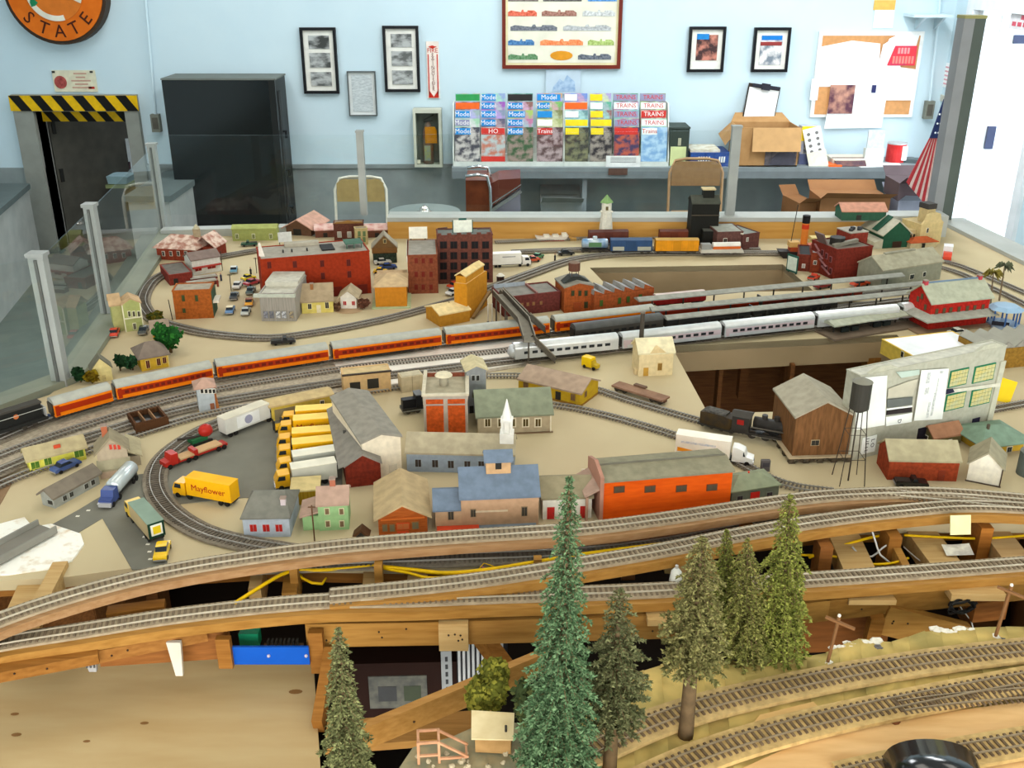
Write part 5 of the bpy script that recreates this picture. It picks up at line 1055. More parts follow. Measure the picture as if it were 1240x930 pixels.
# water tower
q = W(1027, 582); h0 = hgt(1027, 582, 494); h1 = hgt(1027, 582, 462)
t = thing('water_tower', 'dark water tank on thin splayed legs beside the mill', 'water tower', q)
MB().cyl(0, 0, h0, h1, .0165, 20).build('tank', mat((62, 60, 54), None, 30, .5), t); MB().cyl(0, 0, h1, h1 + .007, .0175, 20, .003).build('lid', mat((132, 130, 116), None, 30, .6), t); MB().cyl(0, 0, h0 - .006, h0, .008, 16, .016).build('tank_bottom', mat((50, 48, 44), None), t)
for sx, sy in ((-1, -1), (1, -1), (-1, 1), (1, 1)): MB().tube([(sx * .022, sy * .022, 0), (sx * .011, sy * .011, h0)], .0009, 6).build('leg', mat((60, 52, 42), None), t)
MB().tube([(0, 0, 0), (0, 0, h0)], .0014, 6).build('riser_pipe', mat((60, 52, 42), None), t)
for k in (.35, .68): s_ = .022 - .011 * k; MB().tube([(-s_, -s_, h0 * k), (s_, -s_, h0 * k)], .0006, 5).tube([(s_, -s_, h0 * k), (s_, s_, h0 * k)], .0006, 5).tube([(s_, s_, h0 * k), (-s_, s_, h0 * k)], .0006, 5).tube([(-s_, s_, h0 * k), (-s_, -s_, h0 * k)], .0006, 5).build('tie_rods', mat((60, 52, 42), None), t)
# grey factory mock-up
b = House('grey_factory', 'big pale grey factory front with green grid windows and taped papers', (1027, 559), (1199, 516), 455, 'flat', (0, 0), wl((182, 180, 162)), rf((206, 204, 190)), depth=.035, par=.002)
m_gw = mat((40, 120, 84), None, 30); m_yp = mat((206, 186, 110), (190, 190, 150), 50)
for x, y, w, h in ((1160, 457, 23, 19), (1191, 451.5, 27, 19), (1156, 485.5, 25, 19), (1187, 480, 26, 19)):
    q, tt = b.hit('f', x, y); ww, hh = w * tt / F * 1.2, h * tt / F * 1.03
    o = b.add('window', MB().box(-ww / 2 - .002, -.002, -hh / 2 - .002, ww / 2 + .002, .001, hh / 2 + .002), m_gw, q)
    for i in range(6):
        for j in range(4): MB().box(-ww / 2 + ww * i / 6 + .0005, -.0028, -hh / 2 + hh * j / 4 + .0005, -ww / 2 + ww * (i + 1) / 6 - .0005, -.0018, -hh / 2 + hh * (j + 1) / 4 - .0005).build('pane', m_yp, o)
b.door(1116, 523, 13, 20, mat((34, 30, 40), None)); b.door(1181.5, 509, 12, 15, mat((40, 36, 60), None))
def fpl(name, pts, m, off, th=.0012):
    qs = [b.hit('f', x, y)[0] for x, y in pts]; return b.add(name, MB().prism([(q.x, q.z) for q in qs], 'y', -off - th, -off), m)
m_pp = mat((240, 242, 236), None, 20)
fpl('white_sheet', [(1039, 457), (1073, 454), (1070, 514), (1034, 520)], m_pp, .002)
fpl('grey_panel', [(1074, 470), (1098, 461), (1110, 458), (1103, 478), (1073, 481)], mat((196, 190, 170), None), .003); fpl('dark_panel', [(1073, 483), (1104, 480), (1103, 489), (1073, 493)], mat((104, 108, 104), None), .002); fpl('dark_panel', [(1073, 497), (1103, 492), (1103, 498), (1072, 502)], mat((52, 46, 46), None), .002)
fpl('white_strip', [(1072, 494), (1103, 490), (1103, 492), (1072, 496)], m_pp, .0025); fpl('white_sheet', [(1071, 504), (1103, 499), (1102, 510), (1071, 515)], m_pp, .003); fpl('green_strip', [(1084, 450), (1112, 447), (1112, 453), (1090, 457)], mat((186, 202, 190), None), .002)
fpl('kit_box_panel', [(1113, 447), (1146, 445), (1138, 506), (1104, 508)], m_pp, .005)
fpl('dark_logo', [(1142, 471), (1152, 470), (1154, 474), (1142, 477)], mat((40, 40, 60), None), .003)
for (x, y, w, h) in ((1121, 495, 3, 20), (1127, 488, 3, 30), (1119, 472, 6, 8), (1121, 456, 5, 14), (1137, 449, 5, 3), (1131, 470, 1, 28)): q, tt = b.hit('f', x, y); b.add('faint_print', MB().box(-w * tt / F / 2, -.0072, -h * tt / F / 2, w * tt / F / 2, -.006, h * tt / F / 2), mat((176, 180, 178), (214, 216, 212), 300), (q.x, 0, q.z))
fpl('band', [(1143, 472), (1209, 463), (1209, 467), (1143, 476)], wl((212, 208, 190)), .001, .003)
for x in (1214,): fpl('pilaster', [(x - 3, 447 - (x - 1170) * .22), (x + 3, 446 - (x - 1170) * .22), (x - 14, 519 - (x - 1170) * .25), (x - 20, 520 - (x - 1170) * .25)], wl((192, 190, 170)), .0005, .003)
q = b.hit('f', 1051, 538)[0]; sg = b.add('letter_sign', MB().box(-.017, -.0025, -.017, .017, -.001, .017), m_pp, q)
for i, ch in enumerate('USIL'): letter(ch, mat((30, 28, 30), None), sg, (-.006, -.003, .011 - .0075 * i), .011, (R(90), R(90), 0))
for i, ch in enumerate('LO'): letter(ch, mat((30, 28, 30), None), sg, (.008, -.003, .008 - .010 * i), .012, (R(90), R(90), 0))
q = b.hit('f', 1087, 509)[0]; letter('D', mat((40, 40, 50), None), b.t, (q.x, -.0045, q.z), .012, (R(90), R(90), 0))
for u in (.15, .88): b.add('gable_cap', MB().prism([(b.w * (u - .1), b.h), (b.w * (u + .1), b.h), (b.w * (u + .04), b.h + .009), (b.w * (u - .04), b.h + .009)], 'y', 0, .006), wl((190, 188, 168)))
tag(obj('yellow_card', MB().box(-.02, 0, 0, .02, .002, .05).mesh('yellow_card'), mat((244, 210, 40), None, 20), None, W(1210, 486), (R(-10), R(8), R(-30))), 'bright yellow card standing behind the end of the grey factory', 'card')
# yellow building with white roof
b = House('yellow_store', 'yellow building with flat white roof behind the grey factory', (1108, 452), (1196, 441), 434, 'flat', (1083, 409), wl((226, 190, 80)), mat((240, 242, 244), None, 20, .6), depth=.13, par=.0015, pane=mat((50, 40, 24), None))
b.win(1093, 429, 4, 6, 'l'); b.win(1101, 436, 4, 6, 'l'); b.add('roof_sign_frame', MB().box(.004, -.003, b.h - .008, b.w * .55, -.001, b.h + .004), mat((220, 216, 200), None))
for k in range(3): b.add('sign_panel', MB().box(.006 + b.w * .18 * k, -.004, b.h - .006, .002 + b.w * .18 * (k + 1), -.003, b.h + .002), mat((84, 88, 86), None))
b = House('glass_roof_works', 'yellow-brown workshop with grey sawtooth glass roof at the right edge', (1191, 449), (1275, 440), 424, 'flat', (1176, 402), tallbrick((150, 112, 44)), rf((120, 116, 106)), depth=.10, par=.001)
n = 5
for i in range(n):
    x0, x1 = b.w * i / n, b.w * (i + 1) / n; o = b.add('sawtooth', MB().prism([(x0, b.h), (x1, b.h), (x0 + (x1 - x0) * .45, b.h + .014)], 'y', 0, b.d), rf((150, 146, 136)))
    MB().add([(x0 - .0003, .003, b.h + .001), (x0 - .0003, b.d - .003, b.h + .001), (x0 + (x1 - x0) * .45 - .0006, b.d - .003, b.h + .0142), (x0 + (x1 - x0) * .45 - .0006, .003, b.h + .0142)], [(0, 1, 2, 3)]).build('glazing', mat((158, 156, 142), None, 20, .3), o)
# red station with canopy
m_rs = tallbrick((196, 44, 34))
b = House('red_station', 'red two-storey station with pale roof beside the silver train', (1123, 401), (1193, 393), 366, 'gx', (1158, 341), m_rs, rf((178, 180, 158)), over=.007, k=.75, frame=mat((150, 40, 34), None), pane=mat((96, 84, 60), None))
for x in (1134, 1143, 1151, 1161, 1171, 1180, 1190): b.win(x, 377.5 - (x - 1126) * .09, 4, 6)
for x, y in ((1117, 359), (1121, 372), (1112, 362)): b.win(x, y, 4, 6, 'l')
zc = b.h * .46
b.add('canopy', MB().add([(-.028, -.028, zc), (b.w + .012, -.028, zc), (b.w + .012, b.d + .02, zc), (-.028, b.d + .02, zc), (-.0, .0, zc + .009), (b.w, .0, zc + .009), (b.w, b.d, zc + .009), (0, b.d, zc + .009), (-.028, -.028, zc - .003), (b.w + .012, -.028, zc - .003), (b.w + .012, b.d + .02, zc - .003), (-.028, b.d + .02, zc - .003)],
    [(0, 1, 5, 4), (1, 2, 6, 5), (2, 3, 7, 6), (3, 0, 4, 7), (0, 8, 9, 1), (1, 9, 10, 2), (2, 10, 11, 3), (3, 11, 8, 0), (11, 10, 9, 8)]), rf((172, 172, 158)))
b.chimney(.006, b.d / 2, b.h, b.h + b.rise + .010, .005, mat((190, 70, 80), None)); b.chimney(b.w - .006, b.d / 2, b.h, b.h + b.rise + .010, .005, mat((190, 70, 80), None))
b.add('ridge_grille', MB().box(.01, b.d / 2 - .001, b.h + b.rise, b.w - .01, b.d / 2 + .001, b.h + b.rise + .007), mat((110, 130, 150), None, 20, .4)); b.add('base', MB().box(-.04, -.02, 0, b.w + .01, b.d + .02, .004), mat((150, 124, 100), None))
def canopy(label, p, q, zt, w, posts, plat=True, m=None):
    """long platform canopy with posts from picture point p to q (roof edge line)"""
    a, c = W(*p, zt), W(*q, zt); o = (a + c) / 2; o.z = T; t = thing('platform_canopy', label, 'platform canopy', o, math.atan2(c.y - a.y, c.x - a.x)); L = (c - a).length / 2
    MB().prism([(-w / 2, zt - .003), (0, zt + .003), (w / 2, zt - .003), (w / 2, zt - .006), (-w / 2, zt - .006)], 'x', -L, L).build('roof', m or rf((156, 156, 146)), t)
    for i in range(posts): x = -L + L * 2 * (i + .5) / posts; MB().box(x - .0015, -.0015, .004, x + .0015, .0015, zt - .005).build('post', mat((64, 60, 54), None), t)
    if plat: MB().box(-L, -w * .36, 0, L, w * .36, .006).build('platform', mat((150, 142, 128), None, 40, .9), t)
    return t, L
canopy('farthest long grey platform canopy behind the red cars', (771, 361), (1092, 331), .046, .034, 9)
canopy('middle long grey platform canopy beside the orange train', (787, 373), (1121, 341), .050, .03, 9)
canopy('nearest long grey platform canopy beside the dark cars', (805, 383), (1110, 351), .050, .03, 9)
t, L = canopy('short wide canopy joining the red station to its dark platform', (1003, 390), (1108, 374), .034, .05, 7, False, rf((176, 178, 158)))
MB().box(-L - .012, -.045, 0, L, .03, .005).build('platform', mat((120, 104, 88), None, 40, .9), t)
for i, x in enumerate((-.10, -.07, .0, .03)): MB().box(x, -.012, .005, x + .022, -.006, .017).build('bench', mat((40, 46, 44), None), t)
# right front small buildings
b = House('red_barn', 'long red-brown barn with grey roof at the right front', (1074, 581), (1158, 583), 557, 'gx', (1115, 534), tallbrick((156, 64, 34)), rf((170, 160, 128)), over=.003)
b.door(1140, 575, 8, 13, mat((130, 52, 30), None))
b = House('white_shed', 'small shed with white gable front and grey roof by the right edge', (1170, 582), (1210, 590), 560, 'gy', (1201, 532), wl((236, 230, 212)), rf((162, 154, 128)), peak=549, over=.004)
b.add('corner_trim', MB().box(b.w - .001, -.001, 0, b.w + .001, .001, b.h), mat((80, 66, 54), None)); b.add('sill', MB().box(-.002, -.002, 0, b.w + .002, .0, .002), mat((80, 66, 54), None))
b = House('brown_depot', 'tiny green depot with salmon roof in front of the grey factory', (1129, 542), (1163, 536), 530, 'gx', (1147, 513), wl((112, 104, 66)), rf((170, 122, 92)), over=.004, k=.8)
b.win(1140, 536, 4, 5); b.win(1150, 535, 4, 5); b.win(1122, 530, 4, 5, 'l')
b = House('green_pavilion', 'yellow pavilion with broad green hip roof near the right edge', (1190, 551), (1238, 545), 538, 'hip', (1205, 514), wl((200, 160, 50)), rf((128, 152, 132)), over=.014, hip=.3, k=.5)
b.add('roof_vent', MB().cyl(b.w * .3, b.d * .4, b.h, b.h + b.rise + .006, .003, 8), mat((90, 80, 66), None)); b.win(1222, 544, 6, 6)
q = W(1246, 574); t = thing('dark_tank', 'dark grey round tank cut by the right edge', 'tank', q); MB().cyl(0, 0, 0, .045, .022, 20).build('tank', mat((88, 96, 92), None, 20, .5), t); MB().cyl(0, 0, .045, .052, .022, 20, .004).build('lid', mat((104, 110, 104), None, 20, .5), t)
# centre: cream house, stack, yellow station
b = House('cream_cottage', 'cream cottage with pale roof beside the large table opening', (773, 456), (814, 454), 428, 'gx', (792, 410), wl((226, 206, 160)), rf((232, 220, 182)), over=.004, frame=mat((200, 170, 110), None), pane=mat((136, 100, 40), None))
b.door(782, 450, 6, 10, mat((196, 150, 64), None)); b.win(799, 444, 4.5, 8); b.add('front_gable', MB().prism([(b.w * .28, b.h), (b.w * .78, b.h), (b.w * .53, b.h + .014)], 'y', -.004, .01), wl((222, 198, 150)))
b.add('side_step', MB().box(-.006, .01, 0, 0, .024, .012), wl((220, 196, 150)))
q = W(775, 441); t = thing('smoke_stack', 'tall dark smoke stack standing behind the cream cottage', 'chimney', q); hh = hgt(775, 441, 379)
MB().cyl(0, 0, 0, hh, .0062, 12, .0048).build('stack', mat((74, 68, 60), None, 40, .7), t); MB().cyl(0, 0, hh, hh + .003, .0062, 12).build('rim', mat((120, 110, 96), None), t); MB().cyl(0, 0, 0, .006, .009, 12).build('footing', mat((120, 110, 96), None), t)
b = House('yellow_station', 'yellow station with broad mauve roof beside the sidings', (629, 474), (703, 492), 459, 'gx', (682, 452), wl((196, 160, 36)), rf((176, 152, 130)), over=.004, k=.45, frame=mat((150, 120, 60), None), pane=mat((120, 92, 66), None))
b.win(637, 466, 6, 6); b.door(676, 478, 7, 11, DK); b.win(694, 481, 5, 7); b.win(709, 477, 4, 6, 'r'); b.add('base', MB().box(-.002, -.004, 0, b.w + .002, b.d + .004, .003), mat((150, 110, 40), None))
for u in (.03, .5, .97): b.add('post', MB().box(b.w * u - .001, -.010, 0, b.w * u + .001, -.008, b.h), wl((186, 150, 40)))

# --- village at the back left
m_snow = mat((220, 196, 180), (170, 120, 104), 50, .9, lo=.4, hi=.6)
b = House('depot', 'brick depot with mottled pale hip roof in the back left corner', (191, 314), (238, 317), 299, 'hip', (205, 283), tallbrick((146, 60, 40)), m_snow, over=.008, hip=.22, k=.7)
b.wins([198, 207, 216, 225], [307], 3, 5); b.add('side_wing', MB().box(b.w * .8, b.d * .4, 0, b.w * 1.35, b.d * 1.2, .038), tallbrick((146, 60, 40)))
b.add('wing_roof', MB().prism([(b.w * .78, .036), (b.w * 1.07, .070), (b.w * 1.38, .036), (b.w * 1.38, .039), (b.w * 1.07, .073), (b.w * .78, .039)], 'y', b.d * .35, b.d * 1.25), m_snow); cu = b.add('cupola', MB().box(b.w * .8, b.d * .5, b.h + b.rise * .8, b.w * .95, b.d * .62, b.h + b.rise + .02), wl((170, 150, 120))); MB().cyl(b.w * .875, b.d * .56, b.h + b.rise + .02, b.h + b.rise + .034, .012, 8, .001).build('cupola_roof', rf((190, 180, 150)), cu)
b = House('shop_block', 'low block with dark grey roof and brick end beside the curve', (206, 346), (234, 342), 333, 'flat', (210, 318), tallbrick((140, 56, 44)), rf((112, 106, 98)), par=.002)
b.door(213, 341, 5, 7, DK)
b = House('diner', 'white shop front with brown curved roof facing the street', (234, 334), (268, 328), 316, 'gx', (252, 303), wl((216, 214, 204)), rf((134, 116, 108)), k=.5, over=.003, pane=mat((140, 40, 36), None)); b.win(240, 326, 8, 4); b.win(256, 323, 10, 4)
b.add('sign_pole', MB().cyl(b.w + .004, .0, 0, .06, .0012, 6), mat((70, 64, 56), None)); b.add('awning', MB().box(0, -.01, b.h * .48, b.w, 0, b.h * .56), mat((170, 60, 50), None))
for i, (p1, p2, lb) in enumerate((((226, 349), (264, 344), 'long low grey-roofed platform shed between shops and orange block'), ((232, 343), (264, 339), 'second thin grey-roofed platform shed behind the first'))):
    b = House('platform_shed', lb, p1, p2, p1[1] - 6, 'flat', (0, 0), tallbrick((120, 60, 50)), rf((170, 164, 152)), depth=.022, par=.001, cat='shed'); b.add('fascia_board', MB().box(-.002, -.002, b.h - .003, b.w + .002, 0, b.h), mat((190, 184, 170), None))
b = House('orange_block', 'orange-brown brick block with grey roof by the back left curve', (213, 387), (259, 385), 352, 'flat', (238, 342), tallbrick((172, 92, 36)), rf((168, 158, 140)), par=.003, frame=mat((130, 76, 34), None), pane=mat((50, 76, 40), None))
b.wins([222, 238], [361], 3, 7); b.win(223, 376, 3, 5); b.add('shop_front', MB().box(b.w - .0005, .002, .004, b.w + .002, b.d, b.h * .9), mat((60, 84, 62), None)); b.add('awning', MB().box(b.w, .004, b.h * .5, b.w + .016, b.d * .8, b.h * .58), wl((224, 214, 196))); b.add('fence_post', MB().bar((-.008, -.002, 0), (-.012, .0, b.h * .7), .0016, .0016), mat((60, 52, 44), None))
b = House('victorian_house', 'pale green two-storey house with white trim by the left barrier', (153, 402), (174, 399), 369, 'gy', (160, 355), wl((172, 176, 110)), rf((196, 164, 124)), peak=362, over=.004, frame=mat((236, 230, 200), None), pane=mat((84, 80, 60), None))
b.wins([156.5, 162, 168], [380], 2.6, 6); b.win(163, 395, 3, 7); b.add('trim', MB().box(-.0016, -.0016, 0, .0008, .001, b.h).box(b.w - .0008, -.0016, 0, b.w + .0016, .001, b.h).box(0, -.0016, b.h * .46, b.w, .0, b.h * .5), mat((236, 230, 200), None))
b.add('side_wing', MB().box(-.026, .014, 0, 0, .06, b.h * .95), wl((180, 178, 116))); b.add('wing_roof', MB().prism([(.008, b.h * .94), (.037, b.h * 1.25), (.066, b.h * .94), (.066, b.h * .98), (.037, b.h * 1.29), (.008, b.h * .98)], 'x', -.03, 0), rf((196, 164, 124)))
b = House('yellow_bungalow', 'yellow bungalow with dark grey hip roof behind the orange train', (172, 450), (205, 444), 434, 'hip', (186, 412), wl((214, 176, 56)), rf((126, 112, 100)), hip=.34, k=.65, over=.006, frame=mat((236, 214, 130), None), pane=mat((96, 40, 40), None))
b.win(179, 441, 4, 9); b.win(192, 438, 4, 8); b.win(199, 436, 4, 7); b.add('corner_trim', MB().box(b.w - .0015, -.0015, 0, b.w + .001, .001, b.h), mat((236, 214, 130), None))
b = House('grey_roof_cottage', 'small yellow cottage with mauve-grey roof behind the green tree', (186, 412), (204, 410), 400, 'gx', (196, 388), wl((196, 156, 50)), rf((160, 140, 122)), k=.7, over=.006)
b.win(190, 406, 3, 5)
b = House('cream_cabin', 'cream gable cabin beside the locomotive at the left barrier', (113, 464), (137, 460), 448, 'gy', (127, 430), wl((226, 210, 146)), rf((112, 108, 92)), peak=434, over=.003); b.door(126, 458, 4, 7, wl((206, 188, 130)))
b = House('red_brick_hall', 'long tall red brick hall with grey roof in the village', (320, 367), (450, 355), 314, 'flat', (400, 292), mat((150, 50, 22), (134, 42, 18), 120, .85), rf((160, 154, 140)), par=.003, frame=mat((120, 40, 24), None), pane=mat((84, 30, 22), None))
for x, y in ((326, 321), (357, 320), (390, 319), (422, 318), (391, 334), (423, 332)): b.win(x, y, 4, 7)
for x, y in ((408, 349), (439, 349)): b.door(x, y, 12, 11, mat((110, 36, 24), None))
b.add('skylight', MB().box(b.w * .58, b.d * .3, b.h - .003, b.w * .70, b.d * .75, b.h + .002), mat((36, 34, 32), None)); b.add('parapet_step', MB().box(b.w * .26, b.d * .82, b.h - .003, b.w * .58, b.d, b.h + .008), rf((176, 168, 150)))
pg = b.add('pergola', MB().box(b.w * .80, b.d * .3, b.h + .011, b.w * .97, b.d * .7, b.h + .013), mat((60, 96, 76), None)); 
for x in (.81, .88, .95): MB().box(b.w * x, b.d * .32, b.h - .003, b.w * x + .002, b.d * .34, b.h + .011).build('pergola_post', mat((60, 96, 76), None), pg)
for x in (.22, .3, .44): b.add('vent', MB().box(b.w * x, b.d * .4, b.h - .002, b.w * x + .004, b.d * .46, b.h + .006), DK)
b.add('white_panel', MB().prism([(.0, b.h - .003), (.016, b.h - .003), (.006, b.h + .038), (.001, b.h + .034)], 'y', .03, .033), wl((226, 218, 206)))
b = House('storefront', 'grey corrugated store with white cornice and stickers', (317, 389), (359, 389), 355, 'flat', (336, 333), mat((158, 152, 142), (140, 134, 126), 20, .7, (14, 1, 1)), rf((196, 192, 176)), par=.004)
b.add('cornice', MB().box(-.014, -.006, b.h - .010, b.w + .003, .004, b.h - .002), wl((186, 190, 176))); b.add('roof_panel', MB().box(.002, b.d * .4, b.h - .004, b.w - .002, b.d, b.h + .010), rf((196, 192, 176)))
for x, c in ((322, (150, 150, 160)), (329, (120, 120, 126)), (337, (230, 230, 230)), (344, (210, 214, 220)), (353, (180, 160, 120))): b.win(x, 381, 5, 8, frame=mat((140, 136, 128), None), pane=mat(c, (90, 90, 100), 200))
b = House('yellow_cottage', 'little yellow cottage with tan roof and brown chimney in the village', (366, 380), (404, 378), 366, 'gx', (385, 344), wl((214, 196, 106)), rf((168, 148, 118)), k=.7, over=.003, frame=mat((236, 226, 180), None)); b.win(375, 371, 4, 6); b.win(396, 369.5, 4, 7); b.door(386, 374, 5, 9, mat((226, 214, 180), None)); b.chimney(b.w * .35, b.d * .35, b.h, b.h + b.rise + .006, .004, mat((150, 100, 60), None))
b = House('white_cottage', 'tiny white cottage with two red windows in the village', (413, 374), (432, 374), 359, 'gy', (425, 345), wl((232, 226, 214)), rf((176, 160, 130)), peak=352, over=.008, pane=mat((170, 30, 30), None)); b.win(417.5, 367, 3.6, 4.5); b.win(428, 367, 3.6, 4.5)
b.add('yard_disc', MB().cyl(b.w / 2, -.002, 0, .001, .04, 20), mat((186, 156, 120), None))
b = House('ochre_block', 'plain ochre block building on a pale green base', (455, 373), (493, 372), 347, 'hip', (474, 330), wl((196, 126, 34)), rf((196, 168, 128)), hip=.4, k=.35, over=.004); b.add('base', MB().box(-.010, -.010, 0, b.w + .010, b.d + .01, .003), wl((178, 190, 146)))
b.add('back_wing', MB().box(.0, b.d, 0, b.w, b.d + .05, b.h - .004), wl((190, 160, 120))); b.add('wall_trim', MB().box(-.001, -.0015, b.h - .004, b.w + .001, 0, b.h), wl((214, 150, 60)))
b = House('brick_tenement', 'three-storey brown brick tenement with white roof billboard', (495, 356), (531, 355), 309, 'flat', (510, 290), tallbrick((136, 74, 48)), rf((152, 146, 134)), par=.002, frame=mat((120, 66, 44), None), pane=mat((116, 34, 24), None))
b.wins([504, 512.5, 522], [315.5, 332, 347.5], 3.6, 6); b.add('side_trim', MB().box(-.002, 0, b.h - .02, .001, b.d, b.h), wl((210, 204, 190)))
bb = b.add('billboard', MB().box(b.w * .06, b.d - .004, b.h + .004, b.w * .70, b.d - .001, b.h + .038), wl((236, 232, 216))); MB().box(b.w * .1, b.d - .001, b.h, b.w * .14, b.d + .001, b.h + .004).box(b.w * .6, b.d - .001, b.h, b.w * .64, b.d + .001, b.h + .004).build('billboard_leg', DK, bb)
b = House('dark_mill', 'four-storey dark brown brick mill with rows of black windows', (531, 344), (597, 342), 285, 'flat', (564, 276), tallbrick((112, 66, 54)), rf((112, 116, 110)), par=.004, frame=mat((90, 50, 42), None), pane=mat((26, 24, 26), None))
for k, x in enumerate((537, 549.5, 562, 575, 588)): b.wins([x], [296.5, 309.5, 322, 334], 8, 8)
for k in range(6): b.add('battlement', MB().box(b.w * k / 5.6, -.002, b.h, b.w * k / 5.6 + .012, .004, b.h + .005), tallbrick((112, 66, 54)))
bb = b.add('roof_sign', MB().box(b.w * .30, b.d * .3, b.h + .001, b.w * .64, b.d * .3 + .003, b.h + .036), wl((226, 230, 216))); MB().box(b.w * .285, b.d * .3 - .001, b.h, b.w * .30, b.d * .3 + .004, b.h + .036).box(b.w * .64, b.d * .3 - .001, b.h, b.w * .655, b.d * .3 + .004, b.h + .036).box(b.w * .4, b.d * .3, b.h + .036, b.w * .54, b.d * .3 + .003, b.h + .041).build('sign_frame', mat((30, 84, 76), None), bb)
b.add('roof_pipe', MB().bar((b.w * .02, b.d * .7, b.h + .006), (b.w * .2, b.d * .7, b.h + .008), .003, .003).bar((b.w * .74, b.d * .5, b.h + .006), (b.w * .96, b.d * .5, b.h + .006), .003, .003), mat((84, 60, 50), None))
b = House('saloon', 'wooden store with dark green front and pediment beside the brick hall', (452, 319), (481, 318), 300, 'gy', (470, 280), wl((132, 100, 62)), rf((160, 150, 130)), peak=285, over=.004)
b.add('shop_front', MB().box(.001, -.003, .001, b.w - .001, 0, b.h * .62), mat((32, 44, 36), (60, 70, 56), 200)); b.add('frieze', MB().box(-.002, -.004, b.h * .66, b.w + .002, 0, b.h * .98), wl((130, 92, 52))); b.win(466, 292, 3, 4, frame=mat((226, 210, 150), None))
b = House('pink_barn', 'barn with broad pink roof at the back edge of the village', (347, 284), (377, 286), 274, 'gy', (372, 258), wl((110, 80, 60)), rf((206, 160, 140)), peak=266, over=.012, depth=.12)
b.door(360, 280, 10, 7, DK)
t = thing('billboard', 'white blank billboard standing before the pink-roofed barn', 'billboard', W(346, 298), R(20)); MB().box(-.022, 0, .014, .022, .002, .046).build('board', wl((232, 234, 232)), t)
for x in (-.018, .018): MB().box(x - .001, .002, 0, x + .001, .004, .044).build('post', mat((50, 46, 40), None), t)
for i, (p1, p2, lb) in enumerate((((382, 288), (406, 287), 'low shed with pink-white roof left of the brown shopfront'), ((443, 288), (470, 287), 'low shed with pink-white roof right of the brown shopfront'))):
    b = House('long_shed', lb, p1, p2, 279, 'gx', (0, 270), wl((120, 76, 60)), mat((226, 196, 186), (196, 130, 120), 40, .9), depth=.06, rise=.012, over=.004, cat='shed'); b.door((p1[0] + p2[0]) / 2, 284, 5, 5, DK)
b = House('shopfront', 'brown shopfront with arched top behind the brick hall', (405, 293), (441, 292), 271, 'flat', (0, 0), tallbrick((104, 62, 50)), rf((150, 130, 110)), depth=.05, par=.002, pane=mat((170, 170, 160), None)); b.wins([411, 423], [284], 4, 6)
b.add('arched_top', MB().prism([(0, b.h), (b.w * .98, b.h), (b.w * .96, b.h + .005), (b.w * .7, b.h + .006), (b.w * .5, b.h + .010), (b.w * .3, b.h + .006), (.01, b.h + .005)], 'y', -.002, .003), mat((150, 110, 60), None))
b = House('beige_facade', 'narrow beige facade next to the brown shopfront', (431, 297), (446, 296), 277, 'flat', (0, 0), wl((196, 176, 126)), rf((150, 130, 110)), depth=.03, par=.002); b.wins([435, 441], [283, 290], 2.5, 5, frame=mat((110, 130, 90), None), pane=mat((110, 130, 90), None))
b = House('flat_roof_store', 'dark brown store with pale flat roof and vent pipes at the back', (478, 284), (517, 282), 270, 'flat', (497, 262), tallbrick((84, 50, 46)), rf((176, 164, 146)), par=.002)
for x in (.2, .65): b.add('vent_pipe', MB().cyl(b.w * x, b.d * .5, b.h - .002, b.h + .022, .0015, 6), DK)
b.win(485, 277, 4, 5); b.win(503, 276, 4, 5)
b = House('green_shed', 'long pale green shed at the back edge', (282, 292), (336, 291), 278, 'gx', (0, 0), wl((160, 166, 96)), rf((170, 176, 104)), depth=.05, rise=.008, over=.002, pane=mat((110, 120, 60), None)); b.wins([287, 307, 328], [286], 3, 5)
# grain elevator
t = House('grain_elevator', 'tall ochre grain elevator with stepped top beside the branch track', (566, 388), (590, 370), 344, 'flat', (0, 0), wl((196, 132, 32)), rf((226, 196, 132)), depth=.036, par=.001)
t.add('upper_house', MB().box(.003, .004, t.h, t.w - .012, t.d - .004, t.h + .018), wl((200, 138, 40))); t.add('upper_roof', MB().prism([(.002, t.h + .017), (t.d / 2, t.h + .026), (t.d - .002, t.h + .017), (t.d - .002, t.h + .020), (t.d / 2, t.h + .029), (.002, t.h + .020)], 'x', 0, t.w - .010), rf((228, 200, 140)))
t.add('conveyor', MB().bar((t.w * .1, -.010, .004), (t.w + .004, -.006, t.h * .4), .008, .006), mat((140, 112, 70), None))
b = House('grain_shed', 'low ochre shed with pale roof in front of the grain elevator', (533, 396), (569, 389), 382, 'gx', (548, 367), wl((190, 134, 44)), rf((230, 206, 152)), k=.3, over=.003); b.add('roof_peg', MB().cyl(b.w * .55, b.d * .5, b.h + b.rise, b.h + b.rise + .006, .002, 6), mat((150, 130, 96), None))
# factory row beyond the footbridge
b = House('maroon_factory', 'low maroon brick factory with grey roof behind the footbridge', (610, 384), (678, 376), 360, 'flat', (640, 343), tallbrick((112, 56, 50)), rf((134, 130, 122)), par=.004, pane=mat((150, 110, 70), None), frame=mat((110, 60, 54), None))
b.add('roof_divider', MB().box(b.w * .58, .003, b.h - .004, b.w * .61, b.d - .003, b.h + .003), mat((140, 96, 88), None)); b.add('inner_wall', MB().box(.003, b.d - .005, b.h - .004, b.w * .58, b.d - .003, b.h + .008), wl((160, 168, 176)))
for x in (632, 639, 646, 655): b.win(x, 369 - (x - 632) * .1, 3, 4)
b = House('engine_house', 'brick engine house with arched front and roof tank', (683, 379), (718, 376), 349, 'gy', (695, 332), tallbrick((168, 86, 40)), rf((140, 136, 124)), peak=343, over=.002, pane=mat((44, 60, 36), None), frame=mat((120, 66, 34), None))
